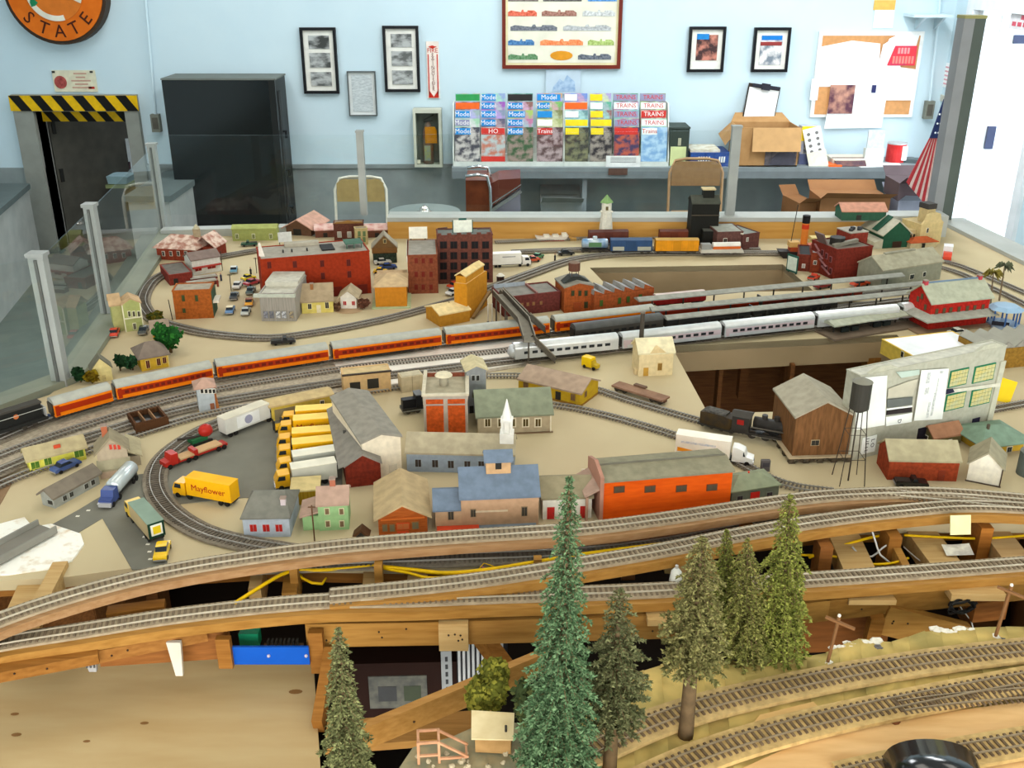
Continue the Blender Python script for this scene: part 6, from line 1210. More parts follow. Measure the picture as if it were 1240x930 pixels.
b.wins([693.5, 702, 709.5], [355], 3.4, 6); b.win(709.5, 369, 4, 7); b.door(699, 371, 9, 11, mat((150, 70, 34), None))
zt = b.h + b.rise + .004; xx, yy = b.w * .45, b.d * .4
rt = b.add('roof_tank', MB().cyl(xx, yy, zt + .022, zt + .044, .0155, 16), mat((104, 70, 56), (84, 56, 46), 60, .8, (1, 1, .2))); MB().cyl(xx, yy, zt + .044, zt + .048, .016, 16, .004).build('tank_lid', mat((120, 100, 84), None), rt)
for sx, sy in ((-1, -1), (1, -1), (1, 1), (-1, 1)): MB().tube([(xx + sx * .010, yy + sy * .010, zt - .006), (xx + sx * .009, yy + sy * .009, zt + .022)], .0009, 5).build('tank_leg', mat((90, 70, 60), None), rt)
b.add('roof_lantern', MB().prism([(.004, zt - .008), (b.w - .004, zt - .008), (b.w * .62, zt + .008), (b.w * .3, zt + .008)], 'y', b.d * .25, b.d * .6), mat((52, 54, 50), None))
b = House('sawtooth_factory', 'orange brick factory with five sawtooth glass roofs', (719, 379), (791, 369), 358, 'flat', (0, 0), tallbrick((160, 82, 42)), rf((130, 126, 118)), depth=.07, par=.001, pane=mat((60, 96, 40), None), frame=mat((130, 70, 36), None))
for x, y in ((728, 367), (750, 364), (760.5, 362.5), (775, 360)): b.win(x, y, 4, 7)
for i in range(6):
    x0, x1 = b.w * i / 6, b.w * (i + 1) / 6; o = b.add('sawtooth', MB().prism([(x0, b.h), (x1, b.h), (x0 + .002, b.h + .013)], 'y', .003, b.d), rf((150, 146, 140))); MB().prism([(x0, b.h), (x1, b.h), (x0 + .002, b.h + .0125)], 'y', 0, .003).build('brick_gable', tallbrick((160, 84, 44)), o)
    MB().add([(x0 + .003, .002, b.h + .0125), (x1, .002, b.h + .0006), (x1, b.d, b.h + .0006), (x0 + .003, b.d, b.h + .0125)], [(0, 1, 2, 3)]).build('glazing', mat((176, 178, 180), (150, 152, 154), 30, .3), o)
# --- back right
m_bk = mat((30, 30, 26), None, 40, .7, (8, 8, 1))
b = House('coaling_tower', 'tall black wooden coaling tower at the back edge', (835, 297), (868, 297), 247, 'gx', (850, 238), m_bk, rf((76, 78, 68)), depth=.075, rise=.018, over=.002, cat='coaling tower'); b.add('lantern', MB().box(b.w * .42, b.d * .3, b.h + b.rise * .5, b.w * .82, b.d * .7, b.h + b.rise + .022), m_bk); b.add('lantern_roof', MB().box(b.w * .38, b.d * .25, b.h + b.rise + .022, b.w * .86, b.d * .75, b.h + b.rise + .026), wl((206, 186, 140))); b.add('band', MB().box(-.001, -.002, b.h * .72, b.w + .001, 0, b.h * .74), mat((84, 76, 62), None))
b = House('black_shed', 'small black shed at the foot of the coaling tower', (850, 301), (868, 301), 280, 'flat', (0, 0), m_bk, rf((90, 92, 84)), depth=.04, par=.001); b.door(858, 291, 5, 6, DK)
b = House('brick_store', 'low brown brick store with flat grey roof right of the coaling tower', (867, 305), (898, 304), 281, 'flat', (870, 270), tallbrick((108, 74, 66)), rf((160, 162, 150)), par=.002, depth=.11); b.win(878, 292, 4, 6)
b = House('brick_store', 'taller brown brick store with white-edged roof right of the coaling tower', (898, 305), (918, 302), 284, 'flat', (900, 267), tallbrick((104, 66, 60)), rf((140, 146, 138)), par=.003, depth=.11, pane=mat((150, 150, 146), None)); b.win(905, 290, 2.4, 4); b.add('white_edge', MB().box(-.002, 0, b.h - .001, .002, b.d, b.h + .003), wl((224, 216, 196)))
b = House('brick_row', 'small brick row house with dark open roof beside the opening', (965, 328), (980, 329), 308, 'flat', (968, 296), tallbrick((120, 52, 38)), rf((60, 60, 62)), par=.004, pane=mat((170, 160, 160), None)); b.win(973, 322, 3, 4)
b = House('brick_row', 'small brick row house with pale roof next to the dark open one', (980, 330), (994, 331), 306, 'flat', (980, 295), tallbrick((136, 58, 34)), rf((186, 186, 188)), par=.003); b.win(987, 318, 3, 4)
t = thing('billboard', 'white and green billboard at the corner of the rear opening', 'billboard', W(958, 331), R(-60)); MB().box(-.022, 0, .004, .022, .002, .056).build('frame', mat((40, 90, 76), None), t); MB().box(-.018, -.001, .010, .018, 0, .050).build('sheet', wl((220, 228, 210)), t); MB().box(-.016, .002, 0, -.013, .005, .05).build('post', DK, t); MB().box(.013, .002, 0, .016, .005, .05).build('post', DK, t)
b = House('brick_works', 'large dark red brick works with machinery on its roof', (1009, 339), (1052, 334), 302, 'flat', (1000, 283), tallbrick((122, 44, 32)), rf((120, 112, 100)), depth=.12, par=.004, pane=mat((80, 36, 34), None), frame=mat((150, 90, 90), None))
for x, y in ((996, 306), (1001, 310), (1006, 314), (996, 320), (1001, 325), (1006, 328)): b.win(x, y, 4, 6, 'l')
b.add('roof_tank', MB().cyl(b.w * .35, b.d * .5, b.h - .003, b.h + .018, .022, 14), mat((44, 42, 38), None)); b.add('roof_duct', MB().bar((b.w * .1, b.d * .3, b.h), (b.w * .8, b.d * .35, b.h + .008), .012, .01), mat((130, 124, 110), None)); b.add('roof_slab', MB().prism([(0, b.h), (.004, b.h), (-.014, b.h + .034), (-.018, b.h + .032)], 'y', b.d * .4, b.d * .75), mat((116, 96, 92), None))
b.add('stair_tower', MB().box(b.w * .75, b.d * .55, 0, b.w * 1.25, b.d * 1.1, b.h + .022), tallbrick((140, 54, 40))); b.add('tower_roof', MB().box(b.w * .74, b.d * .54, b.h + .022, b.w * 1.26, b.d * 1.11, b.h + .025), rf((170, 164, 150)))
for k in range(5): b.add('roof_machine', MB().cyl(b.w * (.85 + .08 * k), b.d * (.7 + .06 * (k % 3)), b.h + .025, b.h + .032 + .004 * (k % 2), .006, 8), mat((60, 60, 62), None))
for i in range(4): b.add('fire_escape', MB().bar((-.008, .01 + .02 * i, b.h * (.15 + .2 * i)), (-.008, .05 + .015 * i, b.h * (.33 + .2 * i)), .006, .002), mat((150, 100, 100), None))
b = House('long_warehouse', 'long pale grey-green gable warehouse at the back right', (1066, 350), (1138, 338), 328, 'gx', (1102, 304), wl((148, 148, 130)), rf((172, 166, 142)), over=.003, k=.6, pane=mat((50, 56, 56), None)); b.win(1104, 335, 6, 5); b.win(1119, 332, 4, 5); b.add('roof_vent', MB().box(b.w * .2, b.d * .45, b.h + b.rise, b.w * .7, b.d * .55, b.h + b.rise + .006), rf((150, 146, 126)))
b = House('pink_roof_hall', 'green hall with salmon pink roof standing on the back ledge at right', (1019, 267), (1072, 267), 256, 'gx', (1045, 246), wl((52, 92, 72)), rf((206, 150, 126)), k=.5, over=.004, z=.072); b.door(1040, 263, 6, 6, DK)
b = House('green_gable_hall', 'dark green gable hall with white roof beside the mission church', (1068, 301), (1100, 299), 284, 'gy', (1068, 247), wl((40, 84, 62)), rf((196, 192, 172)), peak=268, over=.006, depth=.14); b.door(1086, 295, 12, 7, mat((60, 40, 30), None)); b.add('roof_stripe', MB().bar((-.004, .05, b.h + .003), (b.w / 2, .05, b.h + b.rise + .006), .03, .003), wl((44, 84, 66))); b.add('lean_to', MB().prism([(-.03, 0), (0, 0), (0, .03), (-.03, .022)], 'y', 0, .1), rf((200, 194, 172)))
b = House('mission_church', 'beige mission church with stepped curved facade at the back right', (1112, 298), (1138, 295), 272, 'flat', (0, 0), wl((206, 184, 132)), rf((190, 170, 126)), depth=.09, par=.002); b.add('curved_gable', MB().prism([(0, b.h), (b.w, b.h), (b.w * .86, b.h + .012), (b.w * .8, b.h + .03), (b.w * .62, b.h + .036), (b.w * .38, b.h + .036), (b.w * .2, b.h + .03), (b.w * .14, b.h + .012)], 'y', -.002, .006), wl((210, 188, 136))); b.add('bell_tower', MB().box(b.w * .3, .01, b.h, b.w * .65, .05, b.h + .045), wl((200, 178, 128))); b.add('tower_roof', MB().box(b.w * .28, .008, b.h + .045, b.w * .67, .052, b.h + .062), mat((66, 62, 60), None)); b.win(1123, 279, 2.4, 5); b.door(1126, 292, 4, 8, DK)
b.add('arcade', MB().box(-.05, .02, 0, 0, .07, .05), wl((196, 176, 128)))
for k in range(4): b.add('arch', MB().box(-.046 + .012 * k, .019, .01, -.039 + .012 * k, .021, .036), DK)
for i, (p1, p2, lb) in enumerate((((1102, 301), (1134, 299), 'low annex with orange tile roof right before the mission church'), ((1104, 290), (1128, 289), 'small annex with orange tile roof left of the mission church door'))):
    b = House('tile_annex', lb, p1, p2, p1[1] - 7, 'hip', (0, 0), wl((206, 190, 150)), rf((190, 92, 52)), depth=.04, rise=.014, hip=.3, over=.004); b.door((p1[0] + p2[0]) / 2, p1[1] - 3, 4, 5, DK)
q = W(733, 294); t = thing('lighthouse', 'small white lighthouse with green roof at the back board', 'lighthouse', q); hh = hgt(733, 294, 257)
mb = MB(); mb.tube([(0, 0, 0), (0, 0, hh)], [.026, .017], 8); mb.build('tower', wl((226, 222, 206)), t); MB().cyl(0, 0, hh, hh + .004, .021, 8).build('gallery', wl((230, 226, 212)), t); MB().cyl(0, 0, hh + .004, hh + .032, .016, 8).build('lantern_room', wl((226, 222, 206)), t); MB().cyl(0, 0, hh + .032, hh + .058, .022, 4, .001).build('roof', rf((138, 172, 112)), t)
MB().box(-.004, -.018, hh + .010, .004, -.015, hh + .022).build('window', mat((110, 96, 60), None), t); MB().box(.014, -.02, 0, .04, .02, .02).build('keeper_house', wl((226, 222, 206)), t)
# platforms props: gazebo
q = W(1214, 394); t = thing('bandstand', 'blue open bandstand with pale blue roof near the palms', 'bandstand', q, R(-20)); mbl = mat((60, 100, 160), None, 30, .5)
MB().cyl(0, 0, 0, .008, .04, 8).build('floor_disc', mat((150, 170, 196), None), t); MB().cyl(0, 0, .046, .054, .045, 8, .030).build('roof', mat((150, 180, 206), None, 20, .4), t)
for k in range(8): a = k * math.pi / 4; MB().cyl(.036 * math.cos(a), .036 * math.sin(a), .008, .046, .0022, 6).build('column', mbl, t)
MB().box(-.03, -.037, .010, .01, -.035, .020).build('railing', mat((40, 40, 50), None), t)

# ------------------------------------------------------------------ trains
def wheels_set(t, xs, half, z=.0055, r=.0052):
    for x in xs:
        o = obj('truck', shared('bogie', lambda: MB().box(-.016, -.009, .004, .016, .009, .009).mesh('truck')), DK, t, (x, 0, 0))
        for dx in (-.010, .010):
            for s in (-1, 1): obj('wheel', shared('rwheel', lambda: MB().tube([(0, -.001, 0), (0, .001, 0)], .0052, 10).mesh('wheel')), mat((84, 78, 70), None, 20, .4, metal=.5), o, (dx, s * .0083, .0052))
RZ = .0078
def place(p, q, z=RZ):
    a, b = W(*p, z), W(*q, z); return (a + b) / 2, math.atan2(b.y - a.y, b.x - a.x), (b - a).length
def coach(name, label, p, q, body, roof, band=None, wm=DK, n=12, flute=False, h=.036, w=.033, L=None, group=None, line=None, zbase=RZ, stripe2=None, wz=.023):
    c, rz, ln = place(p, q); L = (L or ln - .006) / 2
    t = thing(name, label, 'passenger car', c, rz, group); z0 = .009
    mb = MB(); mb.box(-L, -w / 2, z0, L, w / 2, h); mb.build('body', body, t)
    arc = [(w / 2 * 1.02 * math.cos(math.pi * k / 10), h + .010 * math.sin(math.pi * k / 10)) for k in range(11)]
    mb = MB(); mb.prism(arc + [(-w / 2 * 1.02, h - .002), (w / 2 * 1.02, h - .002)], 'x', -L, L); mb.build('roof', roof, t)
    for s in (-1, 1):
        if band: MB().box(-L + .002, s * (w / 2 + .0003) - .0003, wz - .006, L - .002, s * (w / 2 + .0003) + .0003, wz + .006).build('stripe', band, t)
        if stripe2: MB().box(-L, s * (w / 2 + .0003) - .0003, h - .004, L, s * (w / 2 + .0003) + .0003, h - .0015).build('stripe', stripe2, t)
        mb = MB(); st = 2 * L * .86 / max(n, 1)
        for k in range(n): x = -L * .86 + st * (k + .5); mb.box(x - st * .32, s * (w / 2 + .0008) - .0004, wz - .0032, x + st * .32, s * (w / 2 + .0008) + .0004, wz + .0032)
        if n: mb.build('window_row', wm, t, kind='stuff')
        MB().box(-L * .97, s * (w / 2 + .0006) - .0004, z0 + .002, -L * .97 + .008, s * (w / 2 + .0006) + .0004, h - .004).build('door', body if not band else band, t)
    MB().box(-L - .003, -.012, .012, -L, .012, .036).build('vestibule', DK, t)
    MB().box(-L * .5, -w * .4, .004, L * .5, w * .4, z0).build('underframe', DK, t)
    wheels_set(t, (-L * .74, L * .74), w / 2); return t, L
m_or = mat((228, 122, 14), (220, 114, 10), 30, .45); m_red = mat((160, 44, 10), None, 30, .45); m_gr = mat((172, 172, 160), (160, 160, 150), 60, .5)
gO = 'orange passenger cars with red window band'
names = ['short orange baggage car right behind the black locomotive', 'orange passenger car second behind the black locomotive', 'orange passenger car below the yellow bungalow and the pickup on the track', 'orange passenger car passing the grain shed',
         'orange passenger car under the footbridge', 'orange passenger car behind the dark grey cars']
ends = [((63, 508), (136, 487)), ((139, 486), (258, 460)), ((261, 459), (398, 437)), ((401, 437), (534, 419)), ((537, 419), (664, 404)), ((668, 403.5), (790, 389))]
for i, (lb, (p, q)) in enumerate(zip(names, ends)): coach('passenger_car' if i else 'baggage_car', lb, p, q, m_or, m_gr, m_red, mat((110, 30, 16), None), 0 if i == 0 else 14, group=gO)
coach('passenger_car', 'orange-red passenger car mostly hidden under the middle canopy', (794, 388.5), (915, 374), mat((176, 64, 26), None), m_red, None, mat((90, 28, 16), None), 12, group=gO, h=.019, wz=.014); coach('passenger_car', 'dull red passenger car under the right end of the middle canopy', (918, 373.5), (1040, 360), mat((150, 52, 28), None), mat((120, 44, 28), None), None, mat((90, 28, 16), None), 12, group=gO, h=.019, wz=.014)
m_sv = mat((206, 208, 208), (194, 197, 198), 40, .28, metal=.25, spec=.5); m_svr = mat((214, 216, 214), None, 40, .25, metal=.2, spec=.5); m_pk = mat((204, 184, 188), None, 30, .4)
gS = 'silver streamlined passenger cars'
names = ['silver observation car with rounded end under the footbridge', 'silver passenger car behind the cream cottage', 'silver passenger car in front of the rear table opening', 'silver passenger car beside the short station canopy', 'silver passenger car next to the red station']
ends = [((620, 437), (747, 424)), ((749, 424), (870, 410)), ((872, 410), (982, 398)), ((984, 398), (1084, 388)), ((1087, 387), (1180, 378))]
for i, (lb, (p, q)) in enumerate(zip(names, ends)):
    t, L = coach('silver_car', lb, p, q, m_sv, m_svr, m_pk if i in (1, 2) else None, mat((44, 46, 48), None), 11, h=.034, group=gS, wz=.0235)
    if i == 0:
        mb = MB(); mb.tube([(-L, 0, .024), (-L - .008, 0, .024), (-L - .013, 0, .024)], [.0175, .014, .006], 14); mb.smooth = True; mb.build('rounded_end', m_sv, t)
m_dk = mat((84, 84, 80), (72, 72, 70), 40, .5)
for i, (lb, p, q) in enumerate((('dark grey passenger car between the orange and silver trains', (692, 414), (800, 400)), ('dark grey passenger car under the nearest long canopy', (803, 399.5), (905, 386.5)), ('dark green-grey car under the right part of the nearest canopy', (908, 386), (1010, 374)))):
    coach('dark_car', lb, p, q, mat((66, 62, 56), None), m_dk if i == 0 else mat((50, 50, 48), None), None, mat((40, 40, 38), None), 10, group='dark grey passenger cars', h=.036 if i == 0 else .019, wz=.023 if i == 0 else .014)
def coupler(t, L):
    for s in (-1, 1): MB().box(s * L - .001, -.002, .006, s * L + s * .005 + .001, .002, .009).build('coupler', DK, t)
def boxcar(label, p, q, col, roofc, h=.048, w=.034, plate=None, nm='boxcar', L=None, group='freight cars on the back sidings'):
    c, rz, ln = place(p, q); L = (L or ln - .004) / 2; t = thing(nm, label, 'freight car', c, rz, group)
    MB().box(-L, -w / 2, .010, L, w / 2, h - .004).build('body', mat(col, tuple(int(v * .9) for v in col), 40, .6), t)
    MB().prism([(-w / 2 - .001, h - .004), (w / 2 + .001, h - .004), (0, h)], 'x', -L - .001, L + .001).build('roof', mat(roofc, None, 40, .7), t)
    for s in (-1, 1):
        MB().box(-.013, s * (w / 2 + .0006) - .0008, .012, .013, s * (w / 2 + .0006) + .0008, h - .006).build('sliding_door', mat(tuple(int(v * .88) for v in col), None, 40, .6), t)
        for k in range(9):
            x = -L + 2 * L * k / 8
            if abs(x) > .016: MB().box(x - .0006, s * (w / 2 + .0003) - .0006, .011, x + .0006, s * (w / 2 + .0003) + .0006, h - .005).build('rib', mat(tuple(int(v * .92) for v in col), None, 40, .6), t)
    MB().box(-L, -w * .3, .006, L, w * .3, .010).build('underframe', DK, t); coupler(t, L); wheels_set(t, (-L * .7, L * .7), w / 2); return t, L
t, L = boxcar('blue boxcar with white panels on the back siding', (738, 306), (789, 306), (52, 80, 120), (70, 90, 120)); 
for x0, x1 in ((-.9, -.35), (.3, .95)): MB().box(L * x0, -.0187, .012, L * x1, -.0178, .024).build('white_panel', mat((176, 176, 160), None), t)
boxcar('yellow-orange boxcar on the back siding next to the blue one', (792, 306), (845, 306), (226, 150, 26), (190, 150, 80))
boxcar('long brown boxcar behind the blue boxcar', (712, 296), (760, 295), (112, 62, 50), (90, 54, 46)); boxcar('brown boxcar left of the coaling tower', (797, 295), (832, 295), (120, 58, 38), (96, 50, 36))
c, rz, ln = place((704, 305), (736, 305)); t = thing('tank_car', 'silver and blue tank car at the end of the freight row', 'freight car', c, rz, 'freight cars on the back sidings'); L = ln / 2
mb = MB(); mb.tube([(-L, 0, .028), (-L + .004, 0, .028), (L - .004, 0, .028), (L, 0, .028)], [.010, .015, .015, .010], 16); mb.smooth = True; mb.build('tank', mat((190, 200, 204), (110, 150, 190), 30, .25, metal=.3), t)
MB().cyl(0, 0, .04, .050, .007, 12).build('dome', mat((190, 200, 204), None, 30, .3), t); MB().box(-L, -.013, .008, L, .013, .013).build('underframe', DK, t); MB().box(-.02, -.0165, .02, .02, -.014, .034).build('green_band', mat((90, 130, 90), None), t); coupler(t, L); wheels_set(t, (-L * .65, L * .65), .016)
c, rz, ln = place((847, 308), (897, 307)); t = thing('snow_plow_car', 'low white flatcar carrying a white and orange load', 'freight car', c, rz, 'freight cars on the back sidings'); L = ln / 2
MB().prism([(-L, .008), (L + .006, .006), (L, .018), (-L, .018)], 'y', -.016, .016).build('deck', mat((196, 192, 180), None), t); MB().tube([(-L * .4, 0, .028), (L * .92, 0, .028)], .010, 12).build('white_load', mat((232, 226, 216), None), t); MB().box(-L * .4, -.0112, .018, L * .92, .0112, .026).build('orange_load', mat((206, 100, 40), None), t); MB().box(-L * .95, -.012, .018, -L * .5, .012, .034).build('cabin', mat((150, 150, 146), None), t); wheels_set(t, (-L * .65, L * .65), .016)
# black diesel at left
c, rz, ln = place((-60, 547), (58, 509)); t = thing('diesel_locomotive', 'black diesel locomotive heading out at the left edge', 'locomotive', c, rz); L = ln / 2 - .004
MB().box(-L, -.016, .010, L, .016, .016).build('frame', mat((40, 40, 38), None), t); MB().box(-L * .9, -.009, .016, L * .92, .009, .044).build('hood', mat((34, 34, 32), None, 30, .5), t); MB().box(-L * .92, -.010, .044, L * .94, .010, .048).build('hood_top', mat((66, 62, 56), None, 30, .7), t)
for s in (-1, 1):
    MB().tube([(-L, s * .0165, .036), (L, s * .0165, .036)], .0006, 5).build('handrail', mat((180, 180, 170), None), t)
    MB().cyl(0, 0, 0, .001, .005, 12).build('emblem', mat((196, 110, 60), None), t, loc=(L * .35, s * .0096, .032), rot=(R(90), 0, 0))
for k in (-.98, .98): MB().box(L * k - .001, -.015, .016, L * k + .001, .015, .036).build('end_rail', mat((160, 160, 156), None), t)
wheels_set(t, (-L * .6, L * .6), .016); MB().box(L, -.004, .008, L + .01, .004, .012).build('coupler', mat((60, 80, 120), None), t)
# steam engine and tender
c, rz, ln = place((852, 514), (888, 524), .006); t = thing('tender', 'black tender coupled behind the steam engine', 'tender', c, rz); L = .034
MB().box(-L, -.015, .008, L, .015, .034).build('tank', mat((46, 40, 34), (70, 54, 30), 60, .6), t); MB().box(-L * .8, -.011, .034, L * .5, .011, .038).build('coal_load', mat((96, 92, 86), (60, 58, 54), 200, .9), t); MB().box(-L - .004, -.016, .006, L + .002, .016, .010).build('frame', DK, t); wheels_set(t, (-L * .6, L * .6), .016)
c, rz, ln = place((890, 525), (962, 538), .006); t = thing('steam_locomotive', 'black steam engine standing beside the brown mill', 'locomotive', c, rz); L = .065; mst = mat((40, 38, 36), (56, 52, 48), 50, .45)
mb = MB(); mb.tube([(-L * .35, 0, .030), (L * .9, 0, .030), (L * .95, 0, .030)], [.013, .0125, .008], 16); mb.smooth = True; mb.build('boiler', mst, t)
MB().box(-L * .95, -.016, .012, -L * .45, .016, .044).build('cab', mst, t); MB().prism([(-.018, .044), (0, .050), (.018, .044)], 'x', -L, -L * .4).build('cab_roof', mat((66, 62, 56), None), t); MB().box(-L * .8, -.0165, .028, -L * .6, -.0158, .038).build('cab_window', mat((150, 30, 24), None), t)
MB().cyl(L * .75, 0, .040, .056, .004, 10, .0055).build('smokestack', mst, t)
for x in (-.05, .3): MB().cyl(L * x, 0, .040, .050, .0055, 12).build('dome', mst, t)
MB().box(-L, -.014, .009, L, .014, .014).build('frame', mst, t); MB().prism([(L * .98, .003), (L * 1.18, .002), (L * .98, .014)], 'y', -.012, .012).build('cowcatcher', mst, t); MB().box(-L * .4, -.0175, .026, L * .9, -.0135, .0275).build('running_board', mat((90, 84, 76), None), t)
for x in (-.35, .05, .45): 
    for s in (-1, 1): MB().tube([(L * x, s * .0083 - .001, .009), (L * x, s * .0083 + .001, .009)], .009, 14).build('drive_wheel', mat((60, 54, 48), None), t)
MB().bar((-L * .35, -.0115, .008), (L * .45, -.0115, .008), .001, .002).build('side_rod', mat((150, 146, 136), None), t)
# flatcar (brown)
c, rz, ln = place((745, 471), (806, 490), 0); t = thing('flatcar', 'brown empty flatcar standing off the track', 'freight car', c, rz); L = ln / 2
MB().box(-L, -.015, .010, L, .015, .014).build('deck', mat((150, 116, 92), (130, 98, 78), 40, .8), t); MB().box(-L, -.005, .005, L, .005, .010).build('sill', mat((96, 66, 50), None), t); MB().box(-L * .4, .012, .014, L * .05, .022, .018).build('plank', mat((110, 84, 66), None), t); wheels_set(t, (-L * .7, L * .7), .016)
b = House('corrugated_shed', 'small yellow corrugated shed with pale flat roof before the lorry row', (357, 612), (385, 610), 594, 'flat', (370, 578), mat((176, 140, 36), (150, 116, 26), 20, .8, (40, 1, 1)), rf((206, 184, 128)), par=.001); b.add('eave', MB().box(-.006, -.004, b.h - .002, b.w + .006, b.d + .002, b.h + .001), rf((210, 188, 132)))
b = House('pale_wall_shed', 'low pale tan shed behind the orange hall', (487, 476), (513, 472), 457, 'flat', (0, 0), wl((206, 190, 156)), rf((196, 184, 156)), depth=.03, par=.001); b.add('joint', MB().box(b.w * .48, -.001, 0, b.w * .5, 0, b.h), wl((176, 160, 128)))
c, rz, ln = place((486, 501), (512, 497), 0); t = thing('switcher_locomotive', 'small black switcher engine between the warehouse and the orange hall', 'locomotive', c, rz); L = ln / 2
MB().box(-L, -.013, .008, L, .013, .014).build('frame', DK, t); MB().box(-L * .9, -.008, .014, L * .3, .008, .032).build('hood', mat((30, 30, 32), None, 30, .4), t); MB().box(L * .3, -.012, .014, L * .9, .012, .040).build('cab', mat((34, 34, 36), None, 30, .4), t); MB().box(L * .26, -.013, .040, L * .94, .013, .042).build('cab_roof', mat((120, 122, 124), None), t); MB().box(-L, -.0135, .008, L, -.013, .010).build('stripe', mat((150, 150, 140), None), t); wheels_set(t, (0,), .016)
t = thing('a_frame_hut', 'tiny dark brown A-frame hut beside the green house', 'hut', W(437, 650)); MB().prism([(-.014, 0), (.014, 0), (0, .013)], 'y', 0, .02).build('roof', mat((96, 66, 44), None), t); MB().prism([(-.008, 0), (.008, 0), (0, .008)], 'y', -.001, 0).build('doorway', DK, t)
# red railcars between canopies
for i, (lb, p, q, cc, rc) in enumerate((('red and white railcar between the two farther canopies', (792, 372), (852, 366), (186, 44, 40), (214, 196, 190)),)):
    boxcar(lb, p, q, cc, rc, .036, .028, nm='red_railcar', group='red cars near the canopies')

# ------------------------------------------------------------------ road vehicles
def vwheel(t, x, y, r=.0036, z=None):
    obj('wheel', shared(('vw', r), lambda: MB().tube([(0, -.0012, 0), (0, .0012, 0)], r, 10).mesh('wheel')), mat((34, 32, 30), None), t, (x, y, r if z is None else z))
def car(label, p, q, col, kind='sedan', roofc=None, L=.052, name=None, cat='car', W_=.020):
    c, rz, ln = place(p, q, 0.0012); t = thing(name or ('pickup_truck' if kind == 'pickup' else 'toy_car'), label, cat if kind != 'pickup' else 'pickup', c, rz, 'model road vehicles')
    m = mat(col, tuple(int(v * .92) for v in col), 60, .25, spec=.5); l = L / 2; w = W_ / 2; g = mat((40, 46, 52), None, 20, .1)
    body = [(-l, .004), (l, .004), (l, .0085), (l * .9, .0105), (l * .35, .0112), (-l * .5, .0112), (-l * .95, .0105), (-l, .008)]
    MB().prism(body, 'y', -w, w).build('body', m, t)
    if kind == 'pickup':
        MB().prism([(-l * .05, .011), (l * .38, .011), (l * .28, .0175), (l * .02, .0175)], 'y', -w * .92, w * .92).build('cab', m, t); MB().box(-l * .96, -w * .8, .0095, -l * .1, w * .8, .0118).build('bed', DK, t); MB().prism([(l * .03, .0125), (l * .34, .0125), (l * .28, .0165), (l * .06, .0165)], 'y', -w * .95, w * .95).build('cab_glass', g, t)
    else:
        MB().prism([(-l * .62, .011), (l * .42, .011), (l * .18, .0168), (-l * .42, .0168)], 'y', -w * .84, w * .84).build('glasshouse', g, t); MB().prism([(-l * .42, .0166), (l * .18, .0166), (l * .14, .0178), (-l * .38, .0178)], 'y', -w * .82, w * .82).build('roof', mat(roofc, None, 30, .25) if roofc else m, t)
    MB().box(l - .0008, -w * .95, .004, l + .001, w * .95, .006).build('front_bumper', mat((200, 200, 200), None, 20, .2, metal=.7), t); MB().box(-l - .001, -w * .95, .004, -l + .0008, w * .95, .006).build('rear_bumper', mat((200, 200, 200), None, 20, .2, metal=.7), t)
    for x in (-.62, .62):
        for s in (-1, 1): vwheel(t, l * x, s * w * .94)
    return t
car('white-roofed blue sedan near the shop fronts', (283, 332), (284, 326), (96, 150, 176), roofc=(226, 226, 220)); car('white sedan parked on the village street', (285, 352), (291, 344), (226, 222, 216))
car('dark grey sedan behind the white one on the village street', (282, 366), (286, 356), (70, 72, 74)); car('blue car with white roof at the front of the street row', (277, 383), (281, 373), (90, 130, 176), roofc=(236, 224, 190))
car('small yellow car on the village street', (297, 340), (305, 338), (220, 190, 30), L=.04); car('crimson car beside the yellow one on the street', (301, 346), (310, 343), (170, 50, 60)); car('dark teal car beside the grey corrugated store', (302, 358), (306, 351), (70, 88, 86))
car('orange-yellow car parked beside the grey corrugated store', (301, 373), (303, 364), (234, 160, 30), roofc=(150, 70, 30)); car('pale grey car at the corner of the corrugated store', (296, 384), (300, 376), (186, 190, 184), L=.045)
car('white and green pickup in front of the pale green shed', (311, 297), (293, 298), (40, 84, 70), 'pickup'); car('bright red car beside the pale green house', (137, 410), (141, 401), (220, 66, 40)); car('black car parked right of the pale green house', (172, 407), (177, 398), (60, 66, 64))
car('black pickup with wooden load standing on the branch track', (331, 417), (355, 415), (36, 36, 44), 'pickup', L=.058); car('blue car parked behind the ochre block', (463, 326), (477, 325), (40, 70, 130)); car('white car behind the blue one near the saloon', (457, 320), (470, 319), (214, 210, 200)); car('yellow van roof beside the ochre block', (455, 331), (466, 331), (230, 180, 40), L=.04)
car('white car at the foot of the grain elevator', (544, 358), (556, 354), (226, 224, 220)); car('orange-red car behind the white one at the elevator', (548, 349), (556, 347), (216, 80, 50)); car('black convertible at the back near the tank car', (676, 309), (694, 308), (40, 42, 42)); car('green tractor-like car by the white lorry', (646, 315), (656, 311), (70, 130, 90), L=.044); car('orange car in front of the green one', (640, 317), (652, 316), (200, 84, 50), L=.04)
car('white car parked in front of the red station', (1147, 407), (1172, 404), (226, 226, 214)); car('black pickup truck in front of the red-brown barn', (1085, 587), (1120, 589), (26, 26, 26), 'pickup', L=.056)
car('two-tone blue car beside the yellow-green station', (66, 574), (94, 562), (60, 84, 140)); car('yellow taxi-like car near the highest grade', (200, 661), (194, 682), (240, 196, 16), L=.05)
car('orange-red truck at the corner of the rear opening', (979, 341), (991, 336), (220, 70, 40), 'pickup', L=.04); car('dark red car behind the farthest canopy', (987, 350), (1004, 347), (140, 30, 34), roofc=(230, 226, 220)); car('long orange car behind the farthest canopy', (1029, 348), (1053, 344), (214, 76, 40), L=.06)
